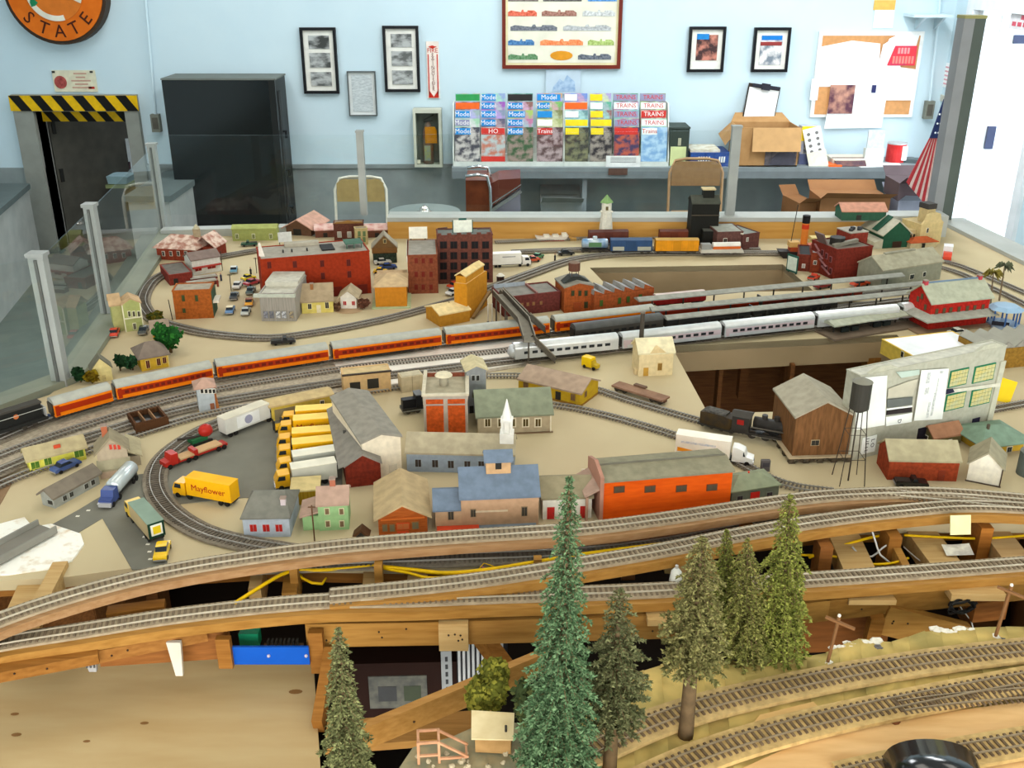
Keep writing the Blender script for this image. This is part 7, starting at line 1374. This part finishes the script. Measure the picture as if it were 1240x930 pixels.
def lorry(label, p, q, cabc, boxc, L, roofc=None, h=.040, w=.026, text=None, textc=None, bonnet=False, tail=None, name='lorry', cabL=.026, sign=None, group='model lorries'):
    """p rear end, q front end"""
    c, rz, ln = place(p, q, .0012); t = thing(name, label, 'truck', c, rz, group); l = L / 2
    mc = mat(cabc, None, 40, .3, spec=.5); mb_ = mat(boxc, tuple(int(v * .95) for v in boxc), 40, .4)
    x1 = l - cabL - (.012 if bonnet else 0) - .004
    o = MB().box(-l, -w / 2, .009, x1, w / 2, h).build('trailer', mb_, t)
    MB().box(-l - .0005, -w / 2 - .0005, h, x1 + .0005, w / 2 + .0005, h + .001).build('trailer_roof', mat(roofc or tuple(min(255, int(v * 1.04)) for v in boxc), None, 30, .5), o)
    MB().box(-l, -w * .3, .006, l, w * .3, .009).build('chassis', DK, t)
    cb = MB()
    if bonnet: cb.prism([(x1 + .004, .006), (l, .006), (l, .015), (l - .012, .018), (l - .016, .029), (x1 + .012, .034), (x1 + .004, .034)], 'y', -w * .45, w * .45)
    else: cb.prism([(x1 + .004, .006), (l, .006), (l, .017), (l - .006, .029), (x1 + .004, .030)], 'y', -w * .46, w * .46)
    cab = cb.build('cab', mc, t); MB().prism([(l - .018, .019), (l - .004 - (.010 if bonnet else 0), .019), (l - .007 - (.010 if bonnet else 0), .027), (l - .018, .027)], 'y', -w * .475, w * .475).build('cab_window', mat((40, 46, 54), None, 20, .1), cab)
    MB().box(l - .0005, -w * .44, .004, l + .0015, w * .44, .008).build('bumper', mat((206, 206, 206), None, 20, .2, metal=.6), t)
    for x in (-l + .010, -l + .022, x1 - .004, l - .010):
        for s in (-1, 1): vwheel(t, x, s * w * .44, .0048)
    if text:
        for s in (-1, 1): letter(text, mat(textc, None), o, ((-l + x1) / 2, s * (w / 2 + .0004), (h + .009) / 2), .016, (R(90), 0, 0 if s < 0 else R(180)), sx=1.0)
    if sign:
        for s in (-1, 1): o2 = MB().box((-l + x1) / 2 - .026, s * (w / 2 + .0006) - .0006, .013, (-l + x1) / 2 + .026, s * (w / 2 + .0006) + .0006, .036).build('placard', mat((226, 226, 222), None), o); MB().tube([((-l + x1) / 2, s * (w / 2 + .0018) - .0004, .025), ((-l + x1) / 2, s * (w / 2 + .0018) + .0004, .025)], .009, 14).build('emblem', mat((150, 150, 170), None), o)
    if tail: tail(t, o, -l, w, h)
    return t, l
YM = (238, 176, 20)
lorry('yellow moving lorry alone in the middle of the asphalt yard', (282, 610), (219, 598), YM, YM, .118, text='Mayflower', textc=(176, 40, 24), h=.042)
rowl = ['farthest yellow lorry of the row backed into the warehouse', 'second yellow lorry from the back of the row', 'yellow lorry with round emblem in the row', 'yellow lorry with red lettering nearest the viewer in the row', 'yellow cab with pale grey trailer in the row', 'yellow cab with white trailer, nearest of the row']
rows_ = [((404, 513), (345, 517)), ((404, 524), (340, 529)), ((404, 540), (338, 545)), ((405, 552), (338, 559)), ((405, 565), (339, 575)), ((405, 580), (336, 591))]
for i, (lb, (p, q)) in enumerate(zip(rowl, rows_)):
    lorry(lb, p, q, YM, YM if i < 4 else ((176, 176, 164), (206, 204, 190))[i - 4], .108, text='Mayflower' if i in (0, 1, 3) else None, textc=(170, 44, 24), h=.038, roofc=(250, 214, 110) if i < 4 else (232, 226, 206))
    if i == 2:
        t = bpy.data.objects.get('x')
lorry('white and orange bonneted lorry beside the orange warehouse', (822, 549), (908, 562), (232, 232, 226), (238, 232, 216), .142, bonnet=True, h=.044, tail=lambda t, o, x, w, h: (MB().prism([(x + .004, .012), (x + .04, .014), (x + .08, .0125), (x + .004, .020)], 'y', -w / 2 - .0008, -w / 2).build('orange_flash', mat((240, 150, 30), None), o), MB().prism([(x + .075, .011), (x + .092, .011), (x + .092, .019), (x + .072, .020)], 'y', -w / 2 - .0008, -w / 2).build('orange_flash', mat((236, 120, 30), None), o), MB().box(x + .010, -w / 2 - .0006, .0295, x + .074, -w / 2, .0335).build('lettering_band', mat((176, 184, 200), (214, 212, 206), 260), o)))
lorry('white lorry parked beside the dark brick mill', (598, 323), (640, 321), (236, 232, 224), (238, 236, 228), .118, h=.042, tail=lambda t, o, x, w, h: MB().box(x + .03, -w / 2 - .0006, .031, x + .07, -w / 2, .034).build('lettering_band', mat((170, 170, 170), None), o))
lorry('green and yellow lorry with square emblem on the road', (195, 660), (158, 617), (226, 184, 40), (176, 156, 116), .118, roofc=(130, 150, 132), h=.036, tail=lambda t, o, x, w, h: (MB().box(x - .001, -w / 2, .009, x, w / 2, h).build('rear_door', mat((24, 56, 40), None), o), MB().box(x - .0022, -.009, .014, x - .001, .009, .033).build('white_frame', mat((230, 230, 220), None), o), MB().box(x - .003, -.006, .017, x - .0022, .006, .030).build('yellow_square', mat((226, 196, 30), None), o)))
lorry('red and white lorry on the pale edge by the bright doorway', (1146, 312), (1146, 318), (226, 70, 40), (232, 232, 232), .060, h=.044, cabL=.02)
# white trailer with placard
lorry('white trailer with round placard parked beside the curve', (276, 527), (322, 509), (190, 190, 184), (206, 204, 194), .112, roofc=(214, 206, 184), h=.040, sign=True, cabL=.004)
# tanker
c, rz, ln = place((160, 580), (130, 614), .0012); t = thing('tanker_lorry', 'silver tanker lorry with blue cab on the road', 'truck', c, rz, 'model lorries'); l = .056
mb = MB(); mb.tube([(-l, 0, .022), (-l + .004, 0, .022), (l - .036, 0, .022), (l - .033, 0, .022)], [.010, .0135, .0135, .010], 16); mb.smooth = True; mb.build('tank', mat((196, 204, 204), None, 20, .2, metal=.3), t)
MB().prism([(l - .030, .006), (l, .006), (l, .015), (l - .010, .017), (l - .014, .028), (l - .030, .028)], 'y', -.011, .011).build('cab', mat((60, 76, 130), None, 20, .3), t); MB().box(l - .002, -.011, .004, l + .003, .011, .012).build('grille', mat((220, 220, 224), None, 20, .2, metal=.6), t); MB().box(-l, -.008, .006, l - .03, .008, .010).build('chassis', DK, t)
for x in (-l + .01, -l + .022, l - .034, l - .008):
    for s in (-1, 1): vwheel(t, x, s * .0105, .0048)
# red flatbed and mixer
c, rz, ln = place((268, 542), (203, 566), .0012); t = thing('flatbed_lorry', 'red double flatbed lorry with tan decks in the yard', 'truck', c, rz, 'model lorries'); l = .064; mr = mat((176, 44, 34), None, 30, .3)
MB().prism([(l - .026, .006), (l, .006), (l, .014), (l - .010, .016), (l - .013, .027), (l - .026, .027)], 'y', -.011, .011).build('cab', mr, t); MB().box(l - .058, -.011, .010, l - .030, .011, .013).build('front_deck', mat((196, 160, 116), None), t); MB().box(-l + .012, -.012, .011, l - .066, .012, .014).build('rear_deck', mat((196, 160, 116), None), t); MB().box(-l, -.010, .006, l - .028, .010, .0105).build('chassis', mr, t); MB().box(l - .066, -.011, .008, l - .058, .011, .020).build('headboard', mr, t)
for x in (-l + .008, -l + .020, l - .06, l - .046, l - .008):
    for s in (-1, 1): vwheel(t, x, s * .0105, .0048)
c, rz, ln = place((255, 532), (232, 540), .0012); t = thing('cement_mixer', 'red and green tracked machine behind the flatbed lorry', 'machine', c, rz)
mb = MB(); mb.ball((-.012, 0, .022), .013, 12, 8, 0, (1.1, 1, 1)); mb.smooth = True; mb.build('drum', mr, t); MB().box(-.010, -.010, .006, .022, .010, .014).build('base', mat((40, 100, 60), None), t); MB().bar((.0, 0, .014), (.046, 0, .022), .004, .004).build('boom', mat((60, 54, 48), None), t)
for s in (-1, 1): MB().box(-.018, s * .010 - .003, 0, .020, s * .010 + .003, .007).build('track', DK, t)
# forklift, mini van
c, rz, ln = place((344, 520), (334, 522), .0012); t = thing('forklift', 'yellow forklift in front of the lorry row', 'forklift', c, rz); MB().box(-.012, -.008, .003, .010, .008, .012).build('body', mat((236, 180, 30), None), t); MB().box(.010, -.008, 0, .012, -.004, .024).box(.010, .004, 0, .012, .008, .024).build('mast', DK, t); MB().box(-.008, -.007, .012, -.003, .007, .024).build('driver_guard', mat((50, 50, 50), None), t)
for x in (-.008, .007):
    for s in (-1, 1): vwheel(t, x, s * .008, .003)
c, rz, ln = place((707, 443), (724, 448), .0012); t = thing('delivery_van', 'bright yellow old delivery van on the sand near the yellow station', 'van', c, rz, 'model road vehicles'); my = mat((236, 196, 16), None, 30, .35)
MB().box(-.020, -.009, .004, .006, .009, .026).build('box_body', my, t); MB().prism([(.006, .004), (.020, .004), (.020, .012), (.011, .013), (.008, .020), (.006, .020)], 'y', -.007, .007).build('bonnet', mat((190, 160, 40), None), t)
for x in (-.012, .014):
    for s in (-1, 1): vwheel(t, x, s * .009, .004)
# scooter-like and small things
for i, (x, y, lb, cc) in enumerate(((672, 316, 'tiny black signal figure on the sand near the back track', (40, 40, 40)), (264, 347, 'small standing figure beside the shop street', (150, 60, 50)), (268, 340, 'second small figure beside the shop street', (60, 60, 80)), (304, 333, 'dark lamp figure in front of the brick hall', (40, 40, 40)))):
    q = W(x, y); t = thing('figurine', lb, 'figurine', q); mb = MB(); mb.tube([(0, 0, 0), (0, 0, .009), (0, 0, .016), (0, 0, .019), (0, 0, .0205)], [.003, .0028, .0035, .0012, .0012], 8); mb.smooth = True; mb.build('body', mat(cc, None), t); MB().ball((0, 0, .0225), .0022, 8, 6).build('head', mat((196, 150, 120), None), t)
# street lamp posts
for i, (x, y, yt, lb) in enumerate(((311, 331, 312, 'thin dark lamp post in front of the brick hall'), (280, 352, 332, 'thin lamp post on the village street'), (381, 655, 612, 'brown utility pole in front of the green house'))):
    q = W(x, y); hh = hgt(x, y, yt); t = thing('lamp_post' if i < 2 else 'utility_pole', lb, 'post', q); mm = mat((60, 54, 46), None) if i < 2 else mat((96, 66, 44), None)
    MB().cyl(0, 0, 0, hh, .0012, 6).build('pole', mm, t); MB().bar((-.006, 0, hh * .95), (.006, 0, hh * .95), .0015, .0015).build('cross_arm', mm, t)
for i, (x, y, yt, lb) in enumerate(((1002, 803, 747, 'leaning brown utility pole at the rim of the scenic ground'), (1205, 772, 710, 'brown utility pole near the right edge of the scenic ground'))):
    q = W(x, y); hh = hgt(x, y, yt); t = thing('utility_pole', lb, 'post', q); mm = mat((128, 90, 56), None, 60, .8)
    MB().tube([(0, 0, 0), (.006, 0, hh)], .0024, 8).build('pole', mm, t); MB().bar((-.010, .004, hh * .96), (.024, -.012, hh * .86), .004, .003).build('cross_arm', mm, t); MB().ball((.006, 0, hh + .002), .0025, 6, 4).build('insulator', WF, t); MB().ball((0, 0, 0), .008, 8, 5, .2, (1.2, 1, .4)).build('plaster_foot', WF, t)
q = W(926, 570); t = thing('ticket_machine', 'dark grey standing machine behind the small grey-green house', 'machine', q); MB().box(-.008, -.004, 0, .008, .004, .022).build('cabinet', mat((96, 90, 88), None), t); MB().box(-.006, -.0045, .010, .006, -.004, .018).build('screen', mat((70, 66, 70), None), t)
q = W(708, 584); t = thing('shop_sign', 'small white sign on posts beside the mauve porch', 'sign', q); MB().box(-.006, 0, .006, .006, .0015, .026).build('board', WF, t); MB().box(-.004, -.0006, .018, .004, 0, .023).build('print', DK, t); MB().box(-.003, -.0006, .009, .003, 0, .014).build('print', DK, t); MB().box(-.001, .0015, 0, .001, .003, .02).build('post', DK, t)
q = W(606, 341); t = thing('kiosk', 'tiny dark kiosk with white roof by the dark mill', 'kiosk', q); MB().cyl(0, 0, 0, .018, .011, 10).build('body', mat((60, 40, 34), None), t); MB().cyl(0, 0, .018, .024, .013, 10, .006).build('roof', WF, t)
# railway poles under the elevator
for i, x in enumerate((591, 596, 601, 606)):
    q = W(x, 390); t = thing('trestle_post', ['leftmost', 'second from left', 'third from left', 'rightmost'][i] + ' of the pale thin posts below the far end of the footbridge', 'post', q, 0, 'thin posts below the footbridge'); MB().cyl(0, 0, 0, .05, .0016, 6).build('post', mat((206, 200, 186), None), t); MB().box(-.003, -.003, 0, .003, .003, .002).build('foot', DK, t)
# road dashes
for i, (x, y) in enumerate(((120, 610), (107, 618), (94, 625), (175, 650), (179, 659), (181, 668), (182, 677))):
    o = tchild(MB().cbox(W(x, y, .0016), (.006, .004, .0006)).build('road_dash', WF))
# bridge deck on plaster
t = thing('road_bridge', 'grey concrete road bridge deck lying on the white plaster', 'bridge', W(20, 665), 0); o = t.location.copy()
a_, b_ = W(-30, 688, .008) - o, W(58, 640, .008) - o
MB().bar(a_, b_, .045, .004).build('deck', mat((130, 126, 116), None, 30, .9), t)
d_ = (b_ - a_).normalized(); n_ = Vector((-d_.y, d_.x, 0)) * .0215
for s in (-1, 1): MB().bar(a_ + n_ * s + Vector((0, 0, .005)), b_ + n_ * s + Vector((0, 0, .005)), .003, .012).build('parapet', mat((140, 138, 128), None, 30, .9), t)
# ------------------------------------------------------------------ footbridge
m_fb = mat((92, 86, 76), (76, 70, 62), 60, .8)
t = thing('footbridge', 'grey iron footbridge with stairs crossing over the trains', 'footbridge', W(630, 420)); o = t.location.copy(); zf = .066
A, B, C = W(603, 357, zf) - o, W(634, 391, zf) - o, W(641, 414, zf) - o
for nm, p, q, w in (('deck', A, B, .026), ('deck', B, C, .026)): MB().bar(p, q, w, .003).build(nm, mat((134, 128, 114), None, 60, .8), t)
def rails(p, q, w):
    d = (q - p).normalized(); n = Vector((-d.y, d.x, 0)).normalized() * w / 2
    for s in (-1, 1):
        MB().bar(p + n * s + Vector((0, 0, .007)), q + n * s + Vector((0, 0, .007)), .0015, .012).build('side_girder', m_fb, t); MB().bar(p + n * s + Vector((0, 0, .015)), q + n * s + Vector((0, 0, .015)), .0022, .0022).build('handrail', mat((140, 132, 116), None), t)
rails(A, B, .026); rails(B, C, .026)
def stair(p, q, w):
    p, q = p - o, q - o; MB().bar(p, q, w, .003).build('stair_stringer', m_fb, t); n = 12
    mb = MB()
    for i in range(n): c = p.lerp(q, (i + .5) / n); mb.cbox(c + Vector((0, 0, .003)), (.006, w, .002))
    mb.build('stair_treads', mat((110, 104, 92), None), t, kind='stuff'); rails(p, q, w)
stair(W(640, 385, zf - .004), W(664, 407, .003), .016); stair(W(645, 412, zf - .004), W(671, 438, .003), .016); stair(W(607, 355, zf - .004), W(637, 385, .014), .014)
for x, y in ((634, 440), (645, 437), (640, 446), (614, 412), (612, 406), (601, 392)):
    q = W(x, y) - o; MB().box(q.x - .0018, q.y - .0018, 0, q.x + .0018, q.y + .0018, zf - .002).build('column', m_fb, t)
# ------------------------------------------------------------------ boats
q = W(668, 291); t = thing('rowing_boat', 'white and red lifeboat lying below the wooden back board', 'boat', q, R(4)); l = .055
MB().prism([(-l, .016), (-l * .85, .003), (l * .8, .003), (l, .018), (l * .7, .014), (-l * .7, .013)], 'y', -.014, .014).build('hull', mat((226, 216, 204), None), t); MB().prism([(-l * .84, .003), (l * .8, .003), (l * .7, 0), (-l * .72, 0)], 'y', -.012, .012).build('keel', mat((180, 66, 46), None), t)
for x in (-.5, .05): MB().box(l * x, -.010, .013, l * (x + .35), .010, .020).build('cover', WF, t)
MB().box(l * .6, -.010, .014, l * .9, .010, .024).build('bow_cover', WF, t)
q = W(694, 291); t = thing('wooden_crate', 'tiny wooden cart right of the lifeboat', 'crate', q); MB().box(-.010, -.008, 0, .010, .008, .008).build('body', mat((206, 160, 84), None), t); MB().box(-.014, -.002, .008, -.004, .002, .012).build('handle', mat((206, 160, 84), None), t)
q = W(968, 311); t = thing('tug_boat', 'orange and cream tug boat with tall orange funnel at the back', 'boat', q); l = .07
MB().prism([(-l, .022), (-l * .8, 0), (l * .85, 0), (l, .018)], 'y', -.02, .02).build('hull', mat((50, 44, 42), None), t); MB().box(-l * .5, -.016, .018, l * .5, .016, .034).build('deck_house', mat((176, 76, 40), None), t); MB().box(-l * .55, -.014, .034, -l * .1, .014, .050).build('wheel_house', mat((214, 170, 100), None), t)
f_ = MB().cyl(l * .12, 0, .03, .11, .0105, 14).build('funnel', mat((226, 130, 50), None), t); MB().cyl(l * .12, 0, .09, .104, .0112, 14).build('red_band', mat((206, 60, 30), None), f_); MB().cyl(l * .12, 0, .108, .132, .0118, 14).build('black_top', mat((24, 22, 22), None), f_)
MB().tube([(-l * .45, 0, .05), (-l * .32, 0, .165)], .0012, 6).build('mast', DK, t); MB().box(l * .3, -.014, .034, l * .55, .014, .042).build('aft_cabin', mat((196, 110, 70), None), t)
t = thing('pale_barge', 'long cream barge behind the tug boat', 'boat', W(1010, 296)); MB().box(-.08, -.02, 0, .10, .02, .012).build('hull', mat((216, 196, 130), None), t); MB().box(-.08, -.018, .020, .10, .018, .026).build('upper_deck', mat((226, 206, 140), None), t)
for x in (-.07, 0, .09): MB().box(x - .002, -.015, .012, x + .002, .015, .020).build('post', mat((180, 150, 90), None), t)

# ------------------------------------------------------------------ trees
def leafy(t, clumps, n, size, mats):
    """tufts of small leaf blades around the given clump centres; one mesh per tone"""
    for k, m in enumerate(mats):
        mb = MB()
        for (c, r) in clumps:
            for _ in range(max(1, int(n * r[0] / .012 / len(mats)))):
                while True:
                    d = Vector((random.uniform(-1, 1), random.uniform(-1, 1), random.uniform(-1, 1)))
                    if .35 < d.length < 1: break
                p = Vector(c) + Vector((d.x * r[0], d.y * r[1], d.z * r[2])); u = Vector((random.gauss(0, 1), random.gauss(0, 1), random.gauss(0, 1))).normalized(); v = u.orthogonal().normalized(); s = size * random.uniform(.6, 1.3)
                mb.add([p - u * s, p + v * s * .6, p + u * s, p - v * s * .6], [(0, 1, 2, 3)])
        mb.build('foliage', m, t, kind='stuff')
def conifer(label, base, tip, y_low, wpx, c1, c2, trunk_r=.006, group='model conifers', droop=.35, dens=1.0, lean=0, bare=True, seed=1, fol=.0048, shape=.75, tc=(112, 92, 66), z=-.004):
    random.seed(seed); g = W(*base, z); H_ = hgt(base[0], base[1], tip[1], z); t = thing('conifer_tree', label, 'tree', g, 0, group)
    dtip = ray(*tip); tt = g.y / dtip.y; lx = dtip.x * tt - g.x
    zl = hgt(base[0], base[1], y_low, z); sc = g.y / (CP) / F; Rm = wpx / 2 * g.y / ray(*tip).y / F
    ax = lambda s: Vector((lx * s, 0, H_ * s))
    mb = MB(); mb.tube([ax(0), ax(.3), ax(.7), ax(.985)], [trunk_r, trunk_r * .85, trunk_r * .45, .0006], 10); mb.smooth = True; mb.build('trunk', mat(tc, tuple(int(v * .8) for v in tc), 60, .9), t)
    br = MB(); A_, B_ = MB(), MB(); s0 = zl / H_; layers = int(32 * dens * max(.6, (1 - s0) * H_ / .3)); 
    for i in range(layers):
        f = i / (layers - 1); s = s0 + (1 - s0) * f; rad = Rm * ((1 - f) ** shape * .93 + .07) * (.8 + .4 * random.random()) if f > .08 else Rm * (.75 + .3 * random.random())
        if f > .96: rad *= .5
        nb = max(6, int(12 * (1 - f * .45)))
        for j in range(nb):
            a = 2 * math.pi * (j + random.random() * .8) / nb + i; L = rad * random.uniform(.7, 1.12); c = ax(min(s, .985)); d = Vector((math.cos(a), math.sin(a), 0))
            p1 = c + d * L * .5 + Vector((0, 0, -L * droop * .18 + .002)); p2 = c + d * L + Vector((0, 0, -L * droop))
            br.tube([c, p1, p2], [.0009, .0007, .0003], 3, False)
            q = 0; nt = max(5, int(L / .0011))
            for k in range(nt):
                u = (k + .5) / nt; p = c.lerp(p1, u * 2) if u < .5 else p1.lerp(p2, u * 2 - 1)
                for m_ in range(4):
                    e = Vector((random.gauss(0, 1), random.gauss(0, 1), random.gauss(0, .6) - .25)) * .6 + d * .5; e.normalize(); v = e.orthogonal().normalized(); v = (Matrix.Rotation(random.uniform(0, 6.28), 3, e) @ v); sz = fol * random.uniform(.6, 1.25) * (1 - .45 * f)
                    (A_ if random.random() < .55 else B_).add([p, p + e * sz * .6 + v * sz * .28, p + e * sz * 1.3, p + e * sz * .6 - v * sz * .28], [(0, 1, 2, 3)])
    br.build('branches', mat(tc, None, 60, .9), t, kind='stuff'); A_.build('needles', mat(c1, tuple(int(v * .85) for v in c1), 90, .85), t, kind='stuff'); B_.build('needles', mat(c2, tuple(int(v * .85) for v in c2), 90, .85), t, kind='stuff')
    return t
conifer('tallest slender teal-green conifer in the foreground', (672, 968), (690, 574), 950, 124, (116, 146, 104), (76, 106, 70), .0065, seed=3, dens=1.3, droop=.5, shape=.8)
conifer('dark olive conifer with bare trunk right of the teal one', (738, 932), (752, 712), 872, 92, (122, 124, 84), (88, 92, 58), .0085, seed=5, shape=.5, droop=.15, dens=1.1)
conifer('olive conifer with thick bare trunk in the middle foreground', (830, 893), (851, 648), 800, 88, (150, 144, 90), (110, 108, 62), .0095, seed=7, shape=.55, droop=.3, dens=1.15)
conifer('bright moss-green conifer, rightmost of the foreground group', (944, 796), (957, 598), 778, 84, (152, 156, 74), (112, 120, 50), .004, seed=9, shape=.6, droop=.7)
conifer('moss-green conifer between the thick trunk and the rightmost one', (905, 800), (905, 652), 788, 76, (150, 148, 80), (108, 110, 54), .004, seed=11, shape=.6, droop=.75)
conifer('small mossy conifer half hidden behind the olive one', (878, 775), (880, 642), 750, 46, (146, 150, 72), (108, 114, 52), .003, seed=13, shape=.6, droop=.7)
conifer('grey-green dense conifer at the left of the dark gap', (425, 965), (409, 760), 955, 74, (142, 144, 94), (104, 108, 68), .005, seed=15, shape=.7, droop=.5, dens=1.3)
def bush(label, base, wpx, hpx, c1, c2, n=60, size=.004, name='model_bush', cat='bush', trunk=True, z=0, seed=2):
    random.seed(seed); g = W(*base, z); t = thing(name, label, cat, g, 0, 'model bushes and round trees'); sc = g.y / ray(*base).y / F; r = wpx / 2 * sc; h = hgt(base[0], base[1], base[1] - hpx, z)
    if trunk: MB().cyl(0, 0, 0, h * .5, r * .12, 8).build('trunk', mat((96, 76, 52), None, 60, .9), t)
    cl = [((random.uniform(-.5, .5) * r, random.uniform(-.5, .5) * r, h * random.uniform(.35, .75)), (r * .55, r * .55, h * .27)) for _ in range(9)]
    mb = MB()
    for c, q in cl: mb.ball(c, 1, 8, 6, .12, (q[0] * .75, q[1] * .75, q[2] * .75))
    mb.smooth = True; mb.build('crown', mat(c2, tuple(int(v * .8) for v in c2), 120, .95), t, kind='stuff'); leafy(t, cl, n, size, [mat(c1, tuple(int(v * .85) for v in c1), 120, .9), mat(c2, None, 120, .9)])
bush('round olive bush behind the shack in the dark gap', (590, 868), 56, 68, (140, 136, 50), (96, 98, 34), 120, .0045, z=-.03, seed=4)
bush('dark mixed bush left of the teal conifer', (640, 900), 40, 80, (92, 98, 54), (60, 72, 40), 90, .005, z=-.02, seed=6)
bush('large bright green tree beside the yellow bungalow', (207, 427), 36, 38, (44, 110, 38), (26, 78, 28), 60, .006, name='model_tree', cat='tree', seed=8)
bush('dark green bush left of the yellow bungalow', (146, 449), 16, 20, (34, 70, 36), (22, 50, 26), 50, .005, seed=10); bush('green bush beside the yellow bungalow wall', (161, 448), 18, 18, (40, 84, 50), (26, 58, 34), 50, .005, seed=12); bush('dark green bush next to the cream cabin', (98, 463), 17, 20, (32, 66, 34), (20, 48, 24), 50, .005, seed=14); bush('golden olive bush in front of the cream cabin', (112, 464), 20, 17, (150, 126, 24), (112, 90, 16), 50, .005, seed=16)
bush('olive bush on the inside of the back left curve', (188, 389), 22, 11, (110, 96, 24), (70, 76, 26), 40, .005, seed=18, trunk=False); bush('brown dry bush right of the tiny white cottage', (441, 374), 15, 12, (120, 76, 56), (90, 56, 42), 40, .005, seed=20, trunk=False); bush('brown bush left of the tiny white cottage', (408, 377), 9, 10, (124, 90, 66), (96, 66, 46), 40, .005, seed=22, trunk=False)
bush('small dark bush beside the brick depot', (243, 308), 10, 9, (60, 80, 56), (40, 58, 40), 40, .005, seed=24, trunk=False); bush('low olive weed at the corner of the front opening', (1074, 429), 10, 5, (110, 112, 60), (84, 86, 44), 40, .004, seed=26, trunk=False)
def palm(label, base, top, wpx, c1, seed):
    random.seed(seed); g = W(*base); hh = hgt(base[0], base[1], top[1]); t = thing('model_palm', label, 'palm', g); sc = g.y / ray(*base).y / F; dt = ray(*top); lx = dt.x * g.y / dt.y - g.x; tp = Vector((lx, 0, hh)); r = wpx / 2 * sc
    MB().tube([(0, 0, 0), (lx * .5, 0, hh * .5), tp], [.0028, .0022, .0018], 8).build('trunk', mat((120, 104, 84), None, 60), t)
    for k in range(12):
        a = k * .5236 + random.uniform(-.2, .2); d = Vector((math.cos(a), math.sin(a), 0)); n = Vector((-d.y, d.x, 0)); up = random.uniform(-.2, .7)
        pts = [tp, tp + d * r * .5 + Vector((0, 0, r * .35 * up + .004)), tp + d * r + Vector((0, 0, -r * .5 + r * .5 * up))]
        MB().add([pts[0] - n * .001, pts[0] + n * .001, pts[1] + n * .006, pts[2], pts[1] - n * .006], [(0, 1, 2, 3, 4)]).build('frond', mat(c1, tuple(int(v * .7) for v in c1), 60, .8), t)
palm('yellowish palm, shorter of the two by the bright doorway', (1199, 373), (1203, 330), 26, (150, 136, 60), 1); palm('grey-green palm, taller of the two by the bright doorway', (1210, 364), (1217, 321), 24, (110, 116, 90), 2)

# ------------------------------------------------------------------ shack and derrick in the foreground
q = W(597, 912, -.01); t = thing('tin_shack', 'small tan shack with pale flat roof in the foreground', 'shack', q, R(-4)); w, d, h = .021, .03, .022
MB().box(-w, 0, 0, w, d, h).build('walls', mat((176, 138, 88), (150, 116, 70), 40, .8), t); MB().add([(-w - .004, -.004, h), (w + .003, -.002, h), (w + .002, d + .006, h + .006), (-w - .008, d + .006, h + .007), (-w - .004, -.004, h + .002), (w + .003, -.002, h + .002), (w + .002, d + .006, h + .008), (-w - .008, d + .006, h + .009)], [(0, 3, 2, 1), (4, 5, 6, 7), (0, 1, 5, 4), (1, 2, 6, 5), (2, 3, 7, 6), (3, 0, 4, 7)]).build('roof', mat((226, 208, 164), (206, 184, 136), 30, .8), t); MB().cyl(w * .7, d * .3, h + .002, h + .012, .0015, 8).build('stove_pipe', DK, t)
q = W(530, 922, -.01); t = thing('timber_derrick', 'pink-brown timber frame tower with ramp beside the shack', 'wooden frame', q, R(5)); mt = mat((206, 156, 120), (186, 134, 98), 60, .8)
for sx in (-.022, .002):
    for sy in (0, .02): MB().box(sx - .0015, sy - .0015, -.01, sx + .0015, sy + .0015, .030).build('post', mt, t)
for z in (.010, .029): 
    for a_, b_ in (((-.022, 0, z), (.002, 0, z)), ((.002, 0, z), (.002, .02, z)), ((.002, .02, z), (-.022, .02, z)), ((-.022, .02, z), (-.022, 0, z))): MB().bar(a_, b_, .0025, .0025).build('beam', mt, t)
for y in (0, .02): MB().bar((.002, y, .028), (.036, y, .004), .0025, .0025).build('ramp_beam', mt, t)
MB().bar((.002, 0, .004), (.034, 0, .004), .0025, .0025).build('beam', mt, t); MB().bar((.034, 0, .004), (.034, .02, .004), .0025, .0025).build('beam', mt, t)
t = thing('rock_ledge', 'grey-green rocky ledge under the shack and timber frame', 'scenery', W(575, 930, -.014)); mb = MB()
o = t.location.copy(); pts = [W(x, y, -.012) - o for x, y in ((480, 935), (500, 905), (545, 893), (575, 880), (600, 872), (660, 880), (720, 900), (700, 960), (500, 975))]
mb.prism([(p.x, p.y) for p in pts], 'z', -.03, 0.002); mb.build('ledge', mat((166, 150, 114), (128, 128, 104), 40, .95, bump=.6), t)
for k in range(14): p = W(random.uniform(490, 640), random.uniform(912, 930), -.011) - o; MB().ball(p, random.uniform(.002, .005), 6, 4, .3).build('pebble', mat((190, 176, 146), None, 60, .95), t)
# black rounded thing at the bottom edge
q = W(1137, 968, .0); t = thing('black_case', 'glossy black rounded case cut by the bottom edge', 'case', q, R(-6)); prof = [(.052 * math.cos(a) * (1 if True else 1), .004 + .040 * abs(math.sin(a)) ** .7) for a in [math.pi * k / 16 for k in range(17)]]
mb = MB(); mb.prism([(p[0], p[1]) for p in prof] + [(-.052, 0), (.052, 0)], 'y', -.03, .045); mb.smooth = True; mb.build('shell', mat((18, 20, 24), None, 20, .15, spec=.6), t); MB().box(-.045, -.031, .012, .045, -.0295, .02).build('seam', mat((40, 42, 46), None), t)
